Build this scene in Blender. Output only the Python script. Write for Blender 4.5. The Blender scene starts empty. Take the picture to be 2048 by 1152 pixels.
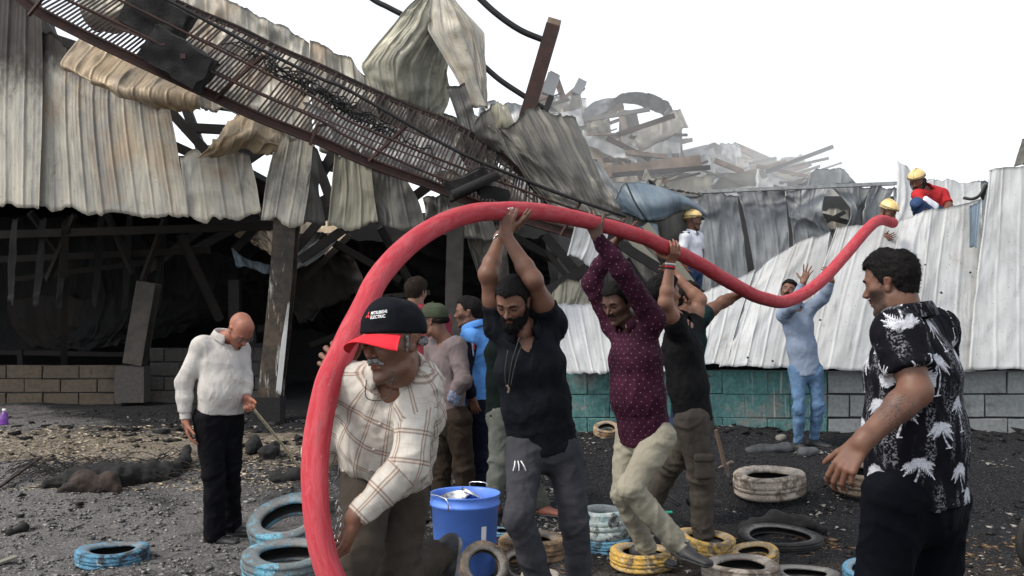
import bpy, math, random
import numpy as np
from mathutils import Vector, Matrix
R = math.radians
rng = random.Random(7)
sc = bpy.context.scene
col = sc.collection

# ---------------------------------------------------------------- camera, sky, sun, exposure
CZ = 1.65
PITCH = math.atan((620 - 576) / 2000.0)
cam_d = bpy.data.cameras.new('camera')
cam_d.sensor_width = 36.0
cam_d.lens = 36.0 * 2000 / 2048
cam_d.clip_start = 0.05
cam_d.clip_end = 2000
cam = bpy.data.objects.new('camera', cam_d)
col.objects.link(cam)
cam.location = (0, 0, CZ)
cam.rotation_euler = (R(90) + PITCH, 0, 0)
sc.camera = cam
SUN_EL, SUN_AZ = R(50), R(-118)          # azimuth measured from +Y towards +X
w = bpy.data.worlds.new('World'); sc.world = w; w.use_nodes = True
wn, wl = w.node_tree.nodes, w.node_tree.links
wn.clear()
sky = wn.new('ShaderNodeTexSky'); sky.sky_type = 'NISHITA'; sky.sun_disc = False
sky.sun_elevation = SUN_EL; sky.sun_rotation = SUN_AZ
sky.air_density = 1.0; sky.dust_density = 1.0; sky.ozone_density = 1.0
hs = wn.new('ShaderNodeHueSaturation'); hs.inputs['Saturation'].default_value = 0.25
bg = wn.new('ShaderNodeBackground'); bg.inputs['Strength'].default_value = 0.15
wo = wn.new('ShaderNodeOutputWorld')
wl.new(sky.outputs[0], hs.inputs['Color']); wl.new(hs.outputs[0], bg.inputs[0]); wl.new(bg.outputs[0], wo.inputs[0])
sun_d = bpy.data.lights.new('sun', 'SUN'); sun_d.energy = 1.4; sun_d.angle = R(14); sun_d.color = (1.0, 0.92, 0.80)
sun = bpy.data.objects.new('sun', sun_d); col.objects.link(sun)
sdir = Vector((math.sin(SUN_AZ) * math.cos(SUN_EL), math.cos(SUN_AZ) * math.cos(SUN_EL), math.sin(SUN_EL)))
sun.rotation_euler = sdir.to_track_quat('Z', 'Y').to_euler()
sc.view_settings.view_transform = 'Standard'
sc.view_settings.look = 'None'
sc.view_settings.exposure = 0.93
sc.view_settings.gamma = 1.0
try:
    sc.view_settings.use_curve_mapping = False
    sc.cycles.use_denoising = True
    sc.cycles.max_bounces = 6
    sc.cycles.diffuse_bounces = 3
    sc.cycles.volume_bounces = 3
    sc.cycles.volume_step_rate = 2.0
except Exception:
    pass

# ---------------------------------------------------------------- helpers
CP, SP = math.cos(PITCH), math.sin(PITCH)
def P(px, py, Y):
    """world point in the plane y=Y that the photograph shows at pixel (px,py)"""
    cx, cy = (px - 1024) / 2000.0, (576 - py) / 2000.0
    d = np.array([cx, CP - SP * cy, SP + CP * cy])
    return d * (Y / d[1]) + np.array([0, 0, CZ])

def tag(o, label=None, cat=None, group=None, kind=None):
    if label: o['label'] = label
    if cat: o['category'] = cat
    if group: o['group'] = group
    if kind: o['kind'] = kind
    return o

def empty(name, loc, label=None, cat=None, group=None, kind=None):
    o = bpy.data.objects.new(name, None)
    col.objects.link(o); o.location = tuple(loc)
    o.empty_display_size = 0.1
    return tag(o, label, cat, group, kind)

def meshobj(name, verts, faces, mat, parent=None, smooth=True, attrs=None, loc=None):
    """verts in WORLD coordinates; faces: list of lists or (n,4) array. Origin goes to the parent's/given base."""
    verts = np.asarray(verts, dtype=np.float64)
    if parent is not None:
        base = np.array(parent.location)
        q = parent.parent
        while q is not None:
            base = base + np.array(q.location); q = q.parent
    o0 = np.array(loc) if loc is not None else (base if parent is not None else verts.mean(0))
    v = verts - o0
    me = bpy.data.meshes.new(name)
    if isinstance(faces, np.ndarray):
        nf, k = faces.shape
        me.vertices.add(len(v)); me.vertices.foreach_set('co', v.astype(np.float32).ravel())
        me.loops.add(nf * k); me.loops.foreach_set('vertex_index', faces.astype(np.int32).ravel())
        me.polygons.add(nf); me.polygons.foreach_set('loop_start', np.arange(0, nf * k, k, dtype=np.int32))
        me.update(calc_edges=True)
    else:
        me.from_pydata([tuple(p) for p in v], [], [tuple(int(i) for i in f) for f in faces]); me.update()
    if smooth and len(me.polygons):
        me.polygons.foreach_set('use_smooth', np.ones(len(me.polygons), dtype=bool))
    if attrs:
        for k, a in attrs.items():
            a = np.asarray(a, dtype=np.float32)
            if len(a) == len(me.loops) and len(a) != len(me.vertices):
                at = me.attributes.new(k, 'FLOAT_VECTOR', 'CORNER'); at.data.foreach_set('vector', a.ravel()); continue
            at = me.attributes.new(k, 'FLOAT_VECTOR', 'POINT')
            at.data.foreach_set('vector', np.asarray(a, dtype=np.float32).ravel())
    if mat is not None: me.materials.append(mat)
    o = bpy.data.objects.new(name, me); col.objects.link(o)
    if parent is not None:
        o.parent = parent
        o.location = tuple(o0 - base)
    else:
        o.location = tuple(o0)
    return o

# ---- numpy noise
def _hash(ix, iy, iz, seed):
    h = (ix.astype(np.int64) * 374761393 + iy.astype(np.int64) * 668265263 + iz.astype(np.int64) * 2147483647 + seed * 1274126177) & 0xffffffff
    h = ((h ^ (h >> 13)) * 1274126177) & 0xffffffff
    h = ((h ^ (h >> 16)) * 2246822519) & 0xffffffff
    return ((h ^ (h >> 15)) & 0xffff) / 32767.5 - 1.0
def vnoise(p, seed=0):
    p = np.asarray(p, dtype=np.float64)
    i = np.floor(p).astype(np.int64); f = p - i
    u = f * f * f * (f * (f * 6 - 15) + 10)
    out = 0
    for dx in (0, 1):
        wx = u[..., 0] if dx else 1 - u[..., 0]
        for dy in (0, 1):
            wy = u[..., 1] if dy else 1 - u[..., 1]
            for dz in (0, 1):
                wz = u[..., 2] if dz else 1 - u[..., 2]
                out = out + wx * wy * wz * _hash(i[..., 0] + dx, i[..., 1] + dy, i[..., 2] + dz, seed)
    return out
def fbm(p, oct=3, seed=0):
    s, a = 0, 1.0
    for k in range(oct):
        s = s + a * vnoise(np.asarray(p) * 2 ** k, seed + k * 17); a *= .5
    return s
def ridge(p, oct=2, seed=0):
    s, a = 0, 1.0
    for k in range(oct):
        s = s + a * (1 - 2 * np.abs(vnoise(np.asarray(p) * 2 ** k, seed + k * 31))); a *= .5
    return s

def catmull(pts, n):
    pts = [np.array(p, float) for p in pts]
    P0 = [2 * pts[0] - pts[1]] + pts + [2 * pts[-1] - pts[-2]]
    out = []
    m = len(pts) - 1
    for i in range(m):
        a, b, c, d = P0[i], P0[i + 1], P0[i + 2], P0[i + 3]
        for k in range(n):
            t = k / n
            out.append(.5 * ((2 * b) + (-a + c) * t + (2 * a - 5 * b + 4 * c - d) * t * t + (-a + 3 * b - 3 * c + d) * t ** 3))
    out.append(pts[-1])
    return np.array(out)

def tube_geo(pts, r, seg=10, caps=True):
    pts = np.asarray(pts, float); n = len(pts)
    rr = np.full(n, r) if np.isscalar(r) else np.asarray(r, float)
    T = np.gradient(pts, axis=0); T /= np.linalg.norm(T, axis=1)[:, None] + 1e-12
    up = np.array([0, 0, 1.0]) if abs(T[0][2]) < .9 else np.array([1.0, 0, 0])
    N = np.cross(T[0], up); N /= np.linalg.norm(N)
    V, A = [], []
    s = 0
    for i in range(n):
        N = N - T[i] * np.dot(N, T[i]); N /= np.linalg.norm(N)
        B = np.cross(T[i], N)
        if i: s += np.linalg.norm(pts[i] - pts[i - 1])
        for k in range(seg):
            a = 2 * math.pi * k / seg
            V.append(pts[i] + rr[i] * (N * math.cos(a) + B * math.sin(a)))
            A.append((math.cos(a), math.sin(a), s))
    Fc = []
    for i in range(n - 1):
        for k in range(seg):
            k2 = (k + 1) % seg
            Fc.append((i * seg + k, i * seg + k2, (i + 1) * seg + k2, (i + 1) * seg + k))
    if caps:
        Fc.append(tuple(range(seg))[::-1]); Fc.append(tuple((n - 1) * seg + k for k in range(seg)))
    return V, Fc, A
def tube(name, pts, r, mat, parent=None, seg=10, attrs=False):
    V, Fc, A = tube_geo(pts, r, seg)
    return meshobj(name, V, Fc, mat, parent, True, {'st': A} if attrs else None)

def bar_geo(A, B, w, d, up=(0, 0, 1), off=0):
    A, B = np.array(A, float), np.array(B, float)
    t = B - A; t /= np.linalg.norm(t)
    up = np.array(up, float)
    s = np.cross(t, up)
    if np.linalg.norm(s) < 1e-3: s = np.cross(t, np.array([1.0, 0.1, 0]))
    s /= np.linalg.norm(s); u = np.cross(s, t)
    V = []
    for q in (A, B):
        for a, b in ((-1, -1), (1, -1), (1, 1), (-1, 1)):
            V.append(q + s * a * w / 2 + u * b * d / 2)
    Fc = [(0, 3, 2, 1), (4, 5, 6, 7), (0, 1, 5, 4), (1, 2, 6, 5), (2, 3, 7, 6), (3, 0, 4, 7)]
    return V, [tuple(i + off for i in f) for f in Fc]
def bar(name, A, B, w, d, mat, parent=None, up=(0, 0, 1)):
    V, Fc = bar_geo(A, B, w, d, up)
    return meshobj(name, V, Fc, mat, parent, False)
def ibeam(name, pts, w, h, mat, parent=None, thick=.02, up=(0, 0, 1), wob=0, seed=0):
    """steel I-section swept along a polyline"""
    pts = np.asarray(pts, float); n = len(pts)
    T = np.gradient(pts, axis=0); T /= np.linalg.norm(T, axis=1)[:, None]
    sec = [(-w/2, -h/2), (w/2, -h/2), (w/2, -h/2+thick), (thick/2, -h/2+thick), (thick/2, h/2-thick), (w/2, h/2-thick), (w/2, h/2), (-w/2, h/2), (-w/2, h/2-thick), (-thick/2, h/2-thick), (-thick/2, -h/2+thick), (-w/2, -h/2+thick)]
    V, Fc = [], []
    for i in range(n):
        s = np.cross(T[i], np.array(up, float)); s /= np.linalg.norm(s); u = np.cross(s, T[i])
        for a, b in sec: V.append(pts[i] + s * a + u * b)
    m = len(sec)
    for i in range(n - 1):
        for k in range(m):
            Fc.append((i*m+k, i*m+(k+1) % m, (i+1)*m+(k+1) % m, (i+1)*m+k))
    for o_ in (0, (n-1)*m):
        for q in ((0, 1, 2, 11), (10, 3, 4, 9), (8, 5, 6, 7)): Fc.append(tuple(o_ + k for k in q))
    return meshobj(name, V, Fc, mat, parent, False)

# ---------------------------------------------------------------- material helper
class MB:
    def __init__(s, name, rough=.6, metal=0.0, spec=.5):
        s.m = bpy.data.materials.new(name); s.m.use_nodes = True
        s.n, s.l = s.m.node_tree.nodes, s.m.node_tree.links
        s.b = s.n['Principled BSDF']
        s.b.inputs['Roughness'].default_value = rough
        s.b.inputs['Metallic'].default_value = metal
        try: s.b.inputs['Specular IOR Level'].default_value = spec
        except Exception: pass
    def N(s, t, **k):
        n = s.n.new(t)
        for a, v in k.items(): setattr(n, a, v)
        return n
    def link(s, a, b): s.l.new(a, b)
    def attr(s, name):
        n = s.N('ShaderNodeAttribute'); n.attribute_name = name; return n.outputs['Vector']
    def obj(s):
        return s.N('ShaderNodeTexCoord').outputs['Object']
    def sep(s, v):
        n = s.N('ShaderNodeSeparateXYZ'); s.link(v, n.inputs[0]); return n.outputs
    def mapv(s, v, scale=(1, 1, 1), loc=(0, 0, 0)):
        n = s.N('ShaderNodeMapping'); s.link(v, n.inputs[0]); n.inputs['Scale'].default_value = scale; n.inputs['Location'].default_value = loc
        return n.outputs[0]
    def noise(s, v, scale=5, detail=4, rough=.6, dist=0):
        n = s.N('ShaderNodeTexNoise'); s.link(v, n.inputs['Vector'])
        n.inputs['Scale'].default_value = scale; n.inputs['Detail'].default_value = detail
        n.inputs['Roughness'].default_value = rough; n.inputs['Distortion'].default_value = dist
        return n.outputs[0]
    def voro(s, v, scale=5, feat='F1'):
        n = s.N('ShaderNodeTexVoronoi'); n.feature = feat; s.link(v, n.inputs['Vector']); n.inputs['Scale'].default_value = scale
        return n
    def ramp(s, f, a, b, c0=0.0, c1=1.0):
        n = s.N('ShaderNodeMapRange'); s.link(f, n.inputs[0])
        n.inputs[1].default_value = a; n.inputs[2].default_value = b; n.inputs[3].default_value = c0; n.inputs[4].default_value = c1
        n.interpolation_type = 'SMOOTHSTEP'
        return n.outputs[0]
    def math(s, op, a, b=None, c=None):
        n = s.N('ShaderNodeMath'); n.operation = op
        for i, x in enumerate((a, b, c)):
            if x is None: continue
            if isinstance(x, (int, float)): n.inputs[i].default_value = x
            else: s.link(x, n.inputs[i])
        return n.outputs[0]
    def mix(s, f, a, b):
        n = s.N('ShaderNodeMix'); n.data_type = 'RGBA'
        for sock, x in ((n.inputs[0], f), (n.inputs[6], a), (n.inputs[7], b)):
            if isinstance(x, (int, float)): sock.default_value = x
            elif isinstance(x, tuple): sock.default_value = (*x[:3], 1)
            else: s.link(x, sock)
        return n.outputs[2]
    def col(s, c):
        if isinstance(c, tuple): s.b.inputs['Base Color'].default_value = (*c[:3], 1)
        else: s.link(c, s.b.inputs['Base Color'])
        return s
    def rough(s, r):
        s.link(r, s.b.inputs['Roughness']); return s
    def bump(s, h, strength=.3, dist=.01):
        n = s.N('ShaderNodeBump'); n.inputs['Strength'].default_value = strength; n.inputs['Distance'].default_value = dist
        s.link(h, n.inputs['Height']); s.link(n.outputs[0], s.b.inputs['Normal']); return s

def metal_mat(name, c1, c2, c3, spots=(.05, .04, .035), sootcol=(.025, .02, .016), rough=.5, metallic=.15, blotch=.5, streak=(7, .5), warm=None):
    m = MB(name, rough, metallic, .4)
    st = m.attr('st'); x = m.sep(st)
    uv = m.N('ShaderNodeCombineXYZ'); m.link(x[0], uv.inputs[0]); m.link(x[1], uv.inputs[1])
    info = m.N('ShaderNodeObjectInfo'); m.link(info.outputs['Random'], uv.inputs[2])
    uvm = m.N('ShaderNodeVectorMath'); uvm.operation = 'MULTIPLY'; m.link(uv.outputs[0], uvm.inputs[0]); uvm.inputs[1].default_value = (1, 1, 37)
    U = uvm.outputs[0]
    s1 = m.noise(m.mapv(U, (streak[0], streak[1], 1)), 1.0, 5, .65, .3)
    s2 = m.noise(m.mapv(U, (1.1, .5, 1), (3, 7, 0)), 1.3, 6, .7, .8)
    s3 = m.noise(m.mapv(U, (3.0, 1.6, 1), (9, 1, 0)), 2.0, 7, .7, .5)
    c = m.mix(m.ramp(s1, .38, .66), c1, c2)
    c = m.mix(m.ramp(s2, .42, .68, 0, blotch + .35), c, c3)
    if warm:
        c = m.mix(m.ramp(m.noise(m.mapv(U, (1.4, .8, 1), (6, 3, 1)), 1.2, 5, .65, .6), .50, .68, 0, .55), c, warm)
    rust = m.ramp(m.noise(m.mapv(U, (2.2, .7, 1), (1, 4, 2)), 2.2, 8, .75, 1.0), .58, .72, 0, .75)
    c = m.mix(rust, c, spots)
    # soot: from the attribute plus noise
    sf = m.math('ADD', x[2], m.math('MULTIPLY', m.math('SUBTRACT', s3, .5), 1.1))
    sf = m.math('ADD', sf, m.math('MULTIPLY', m.math('SUBTRACT', s2, .5), .8))
    drip = m.noise(m.mapv(U, (11, .9, 1), (2, 2, 5)), 1.6, 7, .78, .5)
    c = m.mix(m.ramp(drip, .54, .70, 0, .6), c, tuple(x * .45 for x in c3))
    v = m.voro(m.mapv(U, (9, 6, 1)), 2.0)
    c = m.mix(m.ramp(v.outputs['Distance'], .05, .11, .8, 0), c, (.05, .042, .035))
    gr = m.noise(m.mapv(U, (30, 16, 1)), 1.5, 5, .8)
    c = m.mix(m.ramp(gr, .58, .74, 0, .55), c, tuple(x * .5 for x in c3))
    c = m.mix(m.ramp(sf, .15, 1.0, 0, .97), c, sootcol)
    m.col(c)
    m.rough(m.ramp(s3, .3, .8, rough - .12, rough + .3))
    m.bump(m.noise(m.mapv(U, (14, 5, 1)), 2, 5, .7), .25, .01)
    return m.m

def creases(m, o, k=1.0):
    w_ = m.noise(m.mapv(o, (1, 1, .8)), 5.5, 2, .5, .8)
    a1 = m.math('ABSOLUTE', m.math('SUBTRACT', w_, .5))
    r1 = m.math('MULTIPLY', m.math('SQRT', m.math('ADD', m.math('MULTIPLY', a1, a1), .0006)), -2.4 * k)
    w2 = m.noise(m.mapv(o, (1, 1, .8), (3, 1, 2)), 12, 2, .5, .6)
    a2 = m.math('ABSOLUTE', m.math('SUBTRACT', w2, .5))
    r2 = m.math('MULTIPLY', m.math('SQRT', m.math('ADD', m.math('MULTIPLY', a2, a2), .0012)), -.7 * k)
    return m.math('ADD', r1, r2)
def cloth_mat(name, c, var=.25, rough=.85, scale=9, dust=None):
    m = MB(name, rough, 0, .08)
    o = m.obj()
    n = m.noise(o, scale, 5, .6)
    dk = tuple(x * (1 - var) for x in c); lt = tuple(min(1, x * (1 + var)) for x in c)
    cc = m.mix(m.ramp(n, .3, .7), dk, lt)
    if dust:
        cc = m.mix(m.ramp(m.noise(o, 5, 6, .75, .6), .56, .74, 0, dust[3] if len(dust) > 3 else .5), cc, dust[:3])
    m.col(cc)
    m.bump(m.math('ADD', creases(m, o), m.math('MULTIPLY', m.noise(o, 420, 2, .5), .01)), .34, .04)
    return m.m
def flat_mat(name, c, rough=.5, metal=0, var=.3, scale=12, spec=.5, bump=.2):
    m = MB(name, rough, metal, spec)
    o = m.obj(); n = m.noise(o, scale, 6, .65)
    m.col(m.mix(m.ramp(n, .3, .7), tuple(x * (1 - var) for x in c), tuple(min(1, x * (1 + var)) for x in c)))
    m.rough(m.ramp(n, .3, .7, max(0.05, rough - .1), min(1, rough + .1)))
    if bump: m.bump(m.noise(o, scale * 3, 5, .65), bump, .01)
    return m.m

# ---------------------------------------------------------------- sheet metal
def smooth01(x): x = np.clip(x, 0, 1); return x * x * (3 - 2 * x)
def interp_grid(rows, nu, nv, lin=False):
    G = np.array([[P(*q) if len(q) == 3 else np.array(q[:3]) for q in r] for r in rows])   # (nr,nc,3)
    def interp(Gx, n, axis):
        Gx = np.moveaxis(Gx, axis, 0); m = Gx.shape[0]
        t = np.linspace(0, m - 1, n); i = np.clip(np.floor(t).astype(int), 0, m - 2); f = (t - i).reshape(-1, *([1] * (Gx.ndim - 1)))
        if lin or m == 2:
            out = Gx[i] * (1 - f) + Gx[i + 1] * f
        else:
            E = np.concatenate([2 * Gx[:1] - Gx[1:2], Gx, 2 * Gx[-1:] - Gx[-2:-1]])
            a, b, c, d = E[i], E[i + 1], E[i + 2], E[i + 3]
            out = .5 * ((2 * b) + (-a + c) * f + (2 * a - 5 * b + 4 * c - d) * f * f + (-a + 3 * b - 3 * c + d) * f ** 3)
        return np.moveaxis(out, 0, axis)
    return interp(interp(G, nv, 0), nu, 1)

def sheet(name, rows, mat, parent=None, pitch=.2, amp=.022, crump=.04, cf=1.3, seed=0, jag=.045, soot=(0, 0), lin=False, thick=.004, res=20, ribfrac=.17, sootfn=None, holes=0, label=None):
    """thin formed sheet. rows run along the ribs, columns across them."""
    G0 = interp_grid(rows, 24, 24, lin)
    Lu = np.linalg.norm(np.diff(G0, axis=1), axis=2).sum(1).max(); Lv = np.linalg.norm(np.diff(G0, axis=0), axis=2).sum(0).max()
    nrib = max(1, int(round(Lu / pitch)))
    nu = int(min(420, max(16, nrib * res))) + 1
    nv = int(min(90, max(14, Lv / .05))) + 1
    G = interp_grid(rows, nu, nv, lin)
    U, V = np.meshgrid(np.linspace(0, Lu, nu), np.linspace(0, Lv, nv))
    uu, vv = U / Lu, V / Lv
    # ragged ends
    if jag:
        e = fbm(np.stack([U * 5, V * 0, V * 0 + seed], -1), 4, seed) * jag
        dv = (np.gradient(G, axis=0)); dv /= np.linalg.norm(dv, axis=2)[..., None] + 1e-9
        G = G + dv * (e * (vv ** 6 - (1 - vv) ** 6))[..., None]
    du, dv = np.gradient(G, axis=1), np.gradient(G, axis=0)
    nrm = np.cross(du, dv); nrm /= np.linalg.norm(nrm, axis=2)[..., None] + 1e-9
    fl = np.where(nrm[..., 1:2] > 0, -1.0, 1.0) if abs(nrm[..., 1].mean()) > .15 else 1.0
    nrm = nrm * (np.sign(fl.mean()) if not np.isscalar(fl) else 1)
    ph = (uu * nrib) % 1.0
    rib = smooth01(ph / .045) * smooth01((ribfrac - ph) / .045)
    minor = .22 * (smooth01((ph - .5) / .03) * smooth01((.58 - ph) / .03) + smooth01((ph - .74) / .03) * smooth01((.82 - ph) / .03))
    h = amp * (rib + minor)
    q = np.stack([U * cf, V * cf * .6, U * 0 + seed * 3.7], -1)
    wv = fbm(q * .5, 2, seed)
    c = crump * (ridge(q + wv[..., None] * .6, 3, seed + 5) * .55 + wv * .9)
    sharp = crump * .35 * ridge(np.stack([U * cf * 3.1 + V, V * cf * 2.3 - U, U * 0 + seed], -1), 2, seed + 9)
    kk = ridge(np.stack([U * cf * 1.5 + .4 * V, V * cf * 1.1 - .3 * U, U * 0 + seed * 1.3], -1), 1, seed + 19)
    h = h * (1 - .5 * smooth01(ridge(q * 1.3, 1, seed + 3))) + c + sharp + crump * .55 * np.clip((kk - .72) / .28, 0, 1) ** 1.3
    G = G + nrm * h[..., None]
    n = nu * nv
    du, dv = np.gradient(G, axis=1), np.gradient(G, axis=0)
    nr2 = np.cross(du, dv); nr2 /= np.linalg.norm(nr2, axis=2)[..., None] + 1e-9
    top = G.reshape(-1, 3); bot = (G + nr2 * thick).reshape(-1, 3)
    idx = np.arange(n).reshape(nv, nu)
    a, b, c_, d = idx[:-1, :-1], idx[:-1, 1:], idx[1:, 1:], idx[1:, :-1]
    keep = np.ones(a.shape, bool)
    if holes:
        hn = vnoise(np.stack([U * 2.1, V * 1.6, U * 0 + seed], -1), seed + 77)[:-1, :-1] - .12 * (1 - np.minimum.reduce([uu, 1 - uu, vv, 1 - vv])[:-1, :-1] * 8).clip(0, 1)
        keep = hn < (1 - holes)
    f1 = np.stack([a, b, c_, d], -1)[keep]; f2 = np.stack([d, c_, b, a], -1)[keep] + n
    rim = []
    for line in (idx[0], idx[-1], idx[:, 0], idx[:, -1]):
        rim.append(np.stack([line[:-1], line[1:], line[1:] + n, line[:-1] + n], -1))
    Fc = np.concatenate([f1, f2] + rim)
    so = soot[0] * (1 - vv) + soot[1] * vv
    if sootfn is not None: so = sootfn(uu, vv)
    A = np.stack([U, V, so], -1).reshape(-1, 3); A = np.concatenate([A, A])
    o = meshobj(name, np.concatenate([top, bot]), Fc, mat, parent, True, {'st': A})
    if label: o['label'] = label
    return o

# ---------------------------------------------------------------- implicit surfaces
BIG = 0.08
class Pr:
    __slots__ = ('A', 'B', 's', 'wa', 'wb', 'da', 'db', 'k', 'op', 'flat')
    def __init__(s, A, B, wa, wb=None, da=None, db=None, side=None, k=.02, op='+', flat=0):
        s.A, s.B = np.array(A, float), np.array(B, float)
        if np.linalg.norm(s.B - s.A) < 1e-6: s.B = s.A + np.array([0, 0, 1e-5])
        s.wa = wa; s.wb = wa if wb is None else wb
        s.da = wa if da is None else da; s.db = (s.wb if da is None else s.da) if db is None else db
        s.s = None if side is None else np.array(side, float)
        s.k, s.op, s.flat = k, op, flat

def eval_field(prims, h, clips=(), pad=None):
    pad = pad or 3 * h
    los, his = [], []
    for p in prims:
        if p.op != '+': continue
        r = max(p.wa, p.wb, p.da, p.db)
        los.append(np.minimum(p.A, p.B) - r); his.append(np.maximum(p.A, p.B) + r)
    lo = np.min(los, 0) - pad; hi = np.max(his, 0) + pad
    n = np.ceil((hi - lo) / h).astype(int) + 1
    F = np.full(n, BIG, np.float32)
    ax = [(lo[i] + np.arange(n[i]) * h).astype(np.float32) for i in range(3)]
    for p in prims:
        r = max(p.wa, p.wb, p.da, p.db) + p.k + BIG * .6
        a = np.clip(np.floor((np.minimum(p.A, p.B) - r - lo) / h).astype(int), 0, n); b = np.clip(np.ceil((np.maximum(p.A, p.B) + r - lo) / h).astype(int) + 1, 0, n)
        if np.any(b <= a): continue
        X = ax[0][a[0]:b[0], None, None] - p.A[0]; Y = ax[1][None, a[1]:b[1], None] - p.A[1]; Z = ax[2][None, None, a[2]:b[2]] - p.A[2]
        t = p.B - p.A; L = np.linalg.norm(t); t = t / L
        al = X * t[0] + Y * t[1] + Z * t[2]
        tt = np.clip(al / L, 0, 1)
        ex = al - tt * L
        if p.s is None or (p.wa == p.da and p.wb == p.db):
            rx, ry, rz = X - tt * L * t[0], Y - tt * L * t[1], Z - tt * L * t[2]
            rr = p.wa + (p.wb - p.wa) * tt
            d = np.sqrt(rx * rx + ry * ry + rz * rz) - rr
        else:
            s = p.s - t * np.dot(p.s, t); s /= np.linalg.norm(s); f = np.cross(s, t)
            u = X * s[0] + Y * s[1] + Z * s[2]; v = X * f[0] + Y * f[1] + Z * f[2]
            ww = p.wa + (p.wb - p.wa) * tt; dd = p.da + (p.db - p.da) * tt
            mm = np.minimum(ww, dd)
            k0 = np.sqrt((u / ww) ** 2 + (v / dd) ** 2 + (ex / mm) ** 2)
            k1 = np.sqrt((u / ww ** 2) ** 2 + (v / dd ** 2) ** 2 + (ex / mm ** 2) ** 2) + 1e-6
            d = k0 * (k0 - 1) / k1
        if p.flat & 2: d = np.maximum(d, al - L)
        if p.flat & 1: d = np.maximum(d, -al)
        sub = F[a[0]:b[0], a[1]:b[1], a[2]:b[2]]
        k = p.k
        if p.op == '+':
            hh = np.clip(.5 + .5 * (sub - d) / k, 0, 1)
            res = sub + (d - sub) * hh - k * hh * (1 - hh)
        else:
            e = -d
            hh = np.clip(.5 + .5 * (e - sub) / k, 0, 1)
            res = sub + (e - sub) * hh + k * hh * (1 - hh)
        F[a[0]:b[0], a[1]:b[1], a[2]:b[2]] = res
    for (pt, nn) in clips:     # remove the side nn points to
        pt, nn = np.array(pt, float), np.array(nn, float); nn = nn / np.linalg.norm(nn)
        d = (ax[0][:, None, None] - pt[0]) * nn[0] + (ax[1][None, :, None] - pt[1]) * nn[1] + (ax[2][None, None, :] - pt[2]) * nn[2]
        F = np.maximum(F, d.astype(np.float32))
    return F, lo

def surfnet(F, lo, h):
    S = F < 0
    nx, ny, nz = F.shape
    C = [(i, j, k) for i in (0, 1) for j in (0, 1) for k in (0, 1)]
    def sl(o): return tuple(slice(o[a], F.shape[a] - 1 + o[a]) for a in range(3))
    anyv = np.zeros((nx - 1, ny - 1, nz - 1), bool); allv = np.ones_like(anyv)
    for c in C:
        s = S[sl(c)]; anyv |= s; allv &= s
    act = anyv & ~allv
    idx = np.full(act.shape, -1, np.int32)
    cells = np.argwhere(act)
    idx[act] = np.arange(len(cells))
    vals = {c: F[cells[:, 0] + c[0], cells[:, 1] + c[1], cells[:, 2] + c[2]] for c in C}
    acc = np.zeros((len(cells), 3)); cnt = np.zeros(len(cells))
    for c in C:
        for a in range(3):
            if c[a]: continue
            d = list(c); d[a] = 1; d = tuple(d)
            v0, v1 = vals[c], vals[d]
            m = (v0 < 0) != (v1 < 0)
            t = np.where(m, v0 / (v0 - v1 + 1e-12), 0)
            q = np.zeros((len(cells), 3)); q[:] = c; q[:, a] = t
            acc[m] += q[m]; cnt[m] += 1
    V = (cells + acc / np.maximum(cnt, 1)[:, None]) * h + lo
    quads = []
    for a in range(3):
        b, c = (a + 1) % 3, (a + 2) % 3
        s0 = [slice(None)] * 3; s1 = [slice(None)] * 3
        s0[a] = slice(0, -1); s1[a] = slice(1, None)
        E = S[tuple(s0)] != S[tuple(s1)]
        inner = [slice(None)] * 3; inner[b] = slice(1, -1); inner[c] = slice(1, -1)
        e = np.argwhere(E[tuple(inner)])
        if not len(e): continue
        off = np.zeros(3, int); off[b] = 1; off[c] = 1
        e = e + off
        pos = S[tuple(e.T)]
        def g(db, dc):
            q = e.copy(); q[:, b] -= db; q[:, c] -= dc
            return idx[q[:, 0], q[:, 1], q[:, 2]]
        qd = np.stack([g(0, 0), g(1, 0), g(1, 1), g(0, 1)], 1)
        qd[~pos] = qd[~pos][:, ::-1]
        quads.append(qd)
    Q = np.concatenate(quads); Q = Q[(Q >= 0).all(1)]
    return V, Q
def vnormals(V, Q):
    n = np.cross(V[Q[:, 2]] - V[Q[:, 0]], V[Q[:, 3]] - V[Q[:, 1]])
    N = np.zeros_like(V)
    for k in range(4): np.add.at(N, Q[:, k], n)
    return N / (np.linalg.norm(N, axis=1)[:, None] + 1e-12)
def polish(V, Q, it=1):
    for _ in range(it):
        S = np.zeros_like(V); c = np.zeros(len(V))
        for a in range(4):
            b = (a + 1) % 4
            np.add.at(S, Q[:, a], V[Q[:, b]]); np.add.at(c, Q[:, a], 1)
            np.add.at(S, Q[:, b], V[Q[:, a]]); np.add.at(c, Q[:, b], 1)
        V = V * .5 + .5 * S / np.maximum(c, 1)[:, None]
    return V
def blob(prims, h, clips=(), smooth=1):
    F, lo = eval_field(prims, h, clips)
    V, Q = surfnet(F, lo, h)
    if smooth: V = polish(V, Q, smooth)
    c = V.mean(0)
    vol = np.einsum('ij,ij->i', V[Q[:, 0]] - c, np.cross(V[Q[:, 1]] - c, V[Q[:, 2]] - c)).sum()
    if vol < 0: Q = Q[:, ::-1].copy()
    return V, Q
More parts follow.
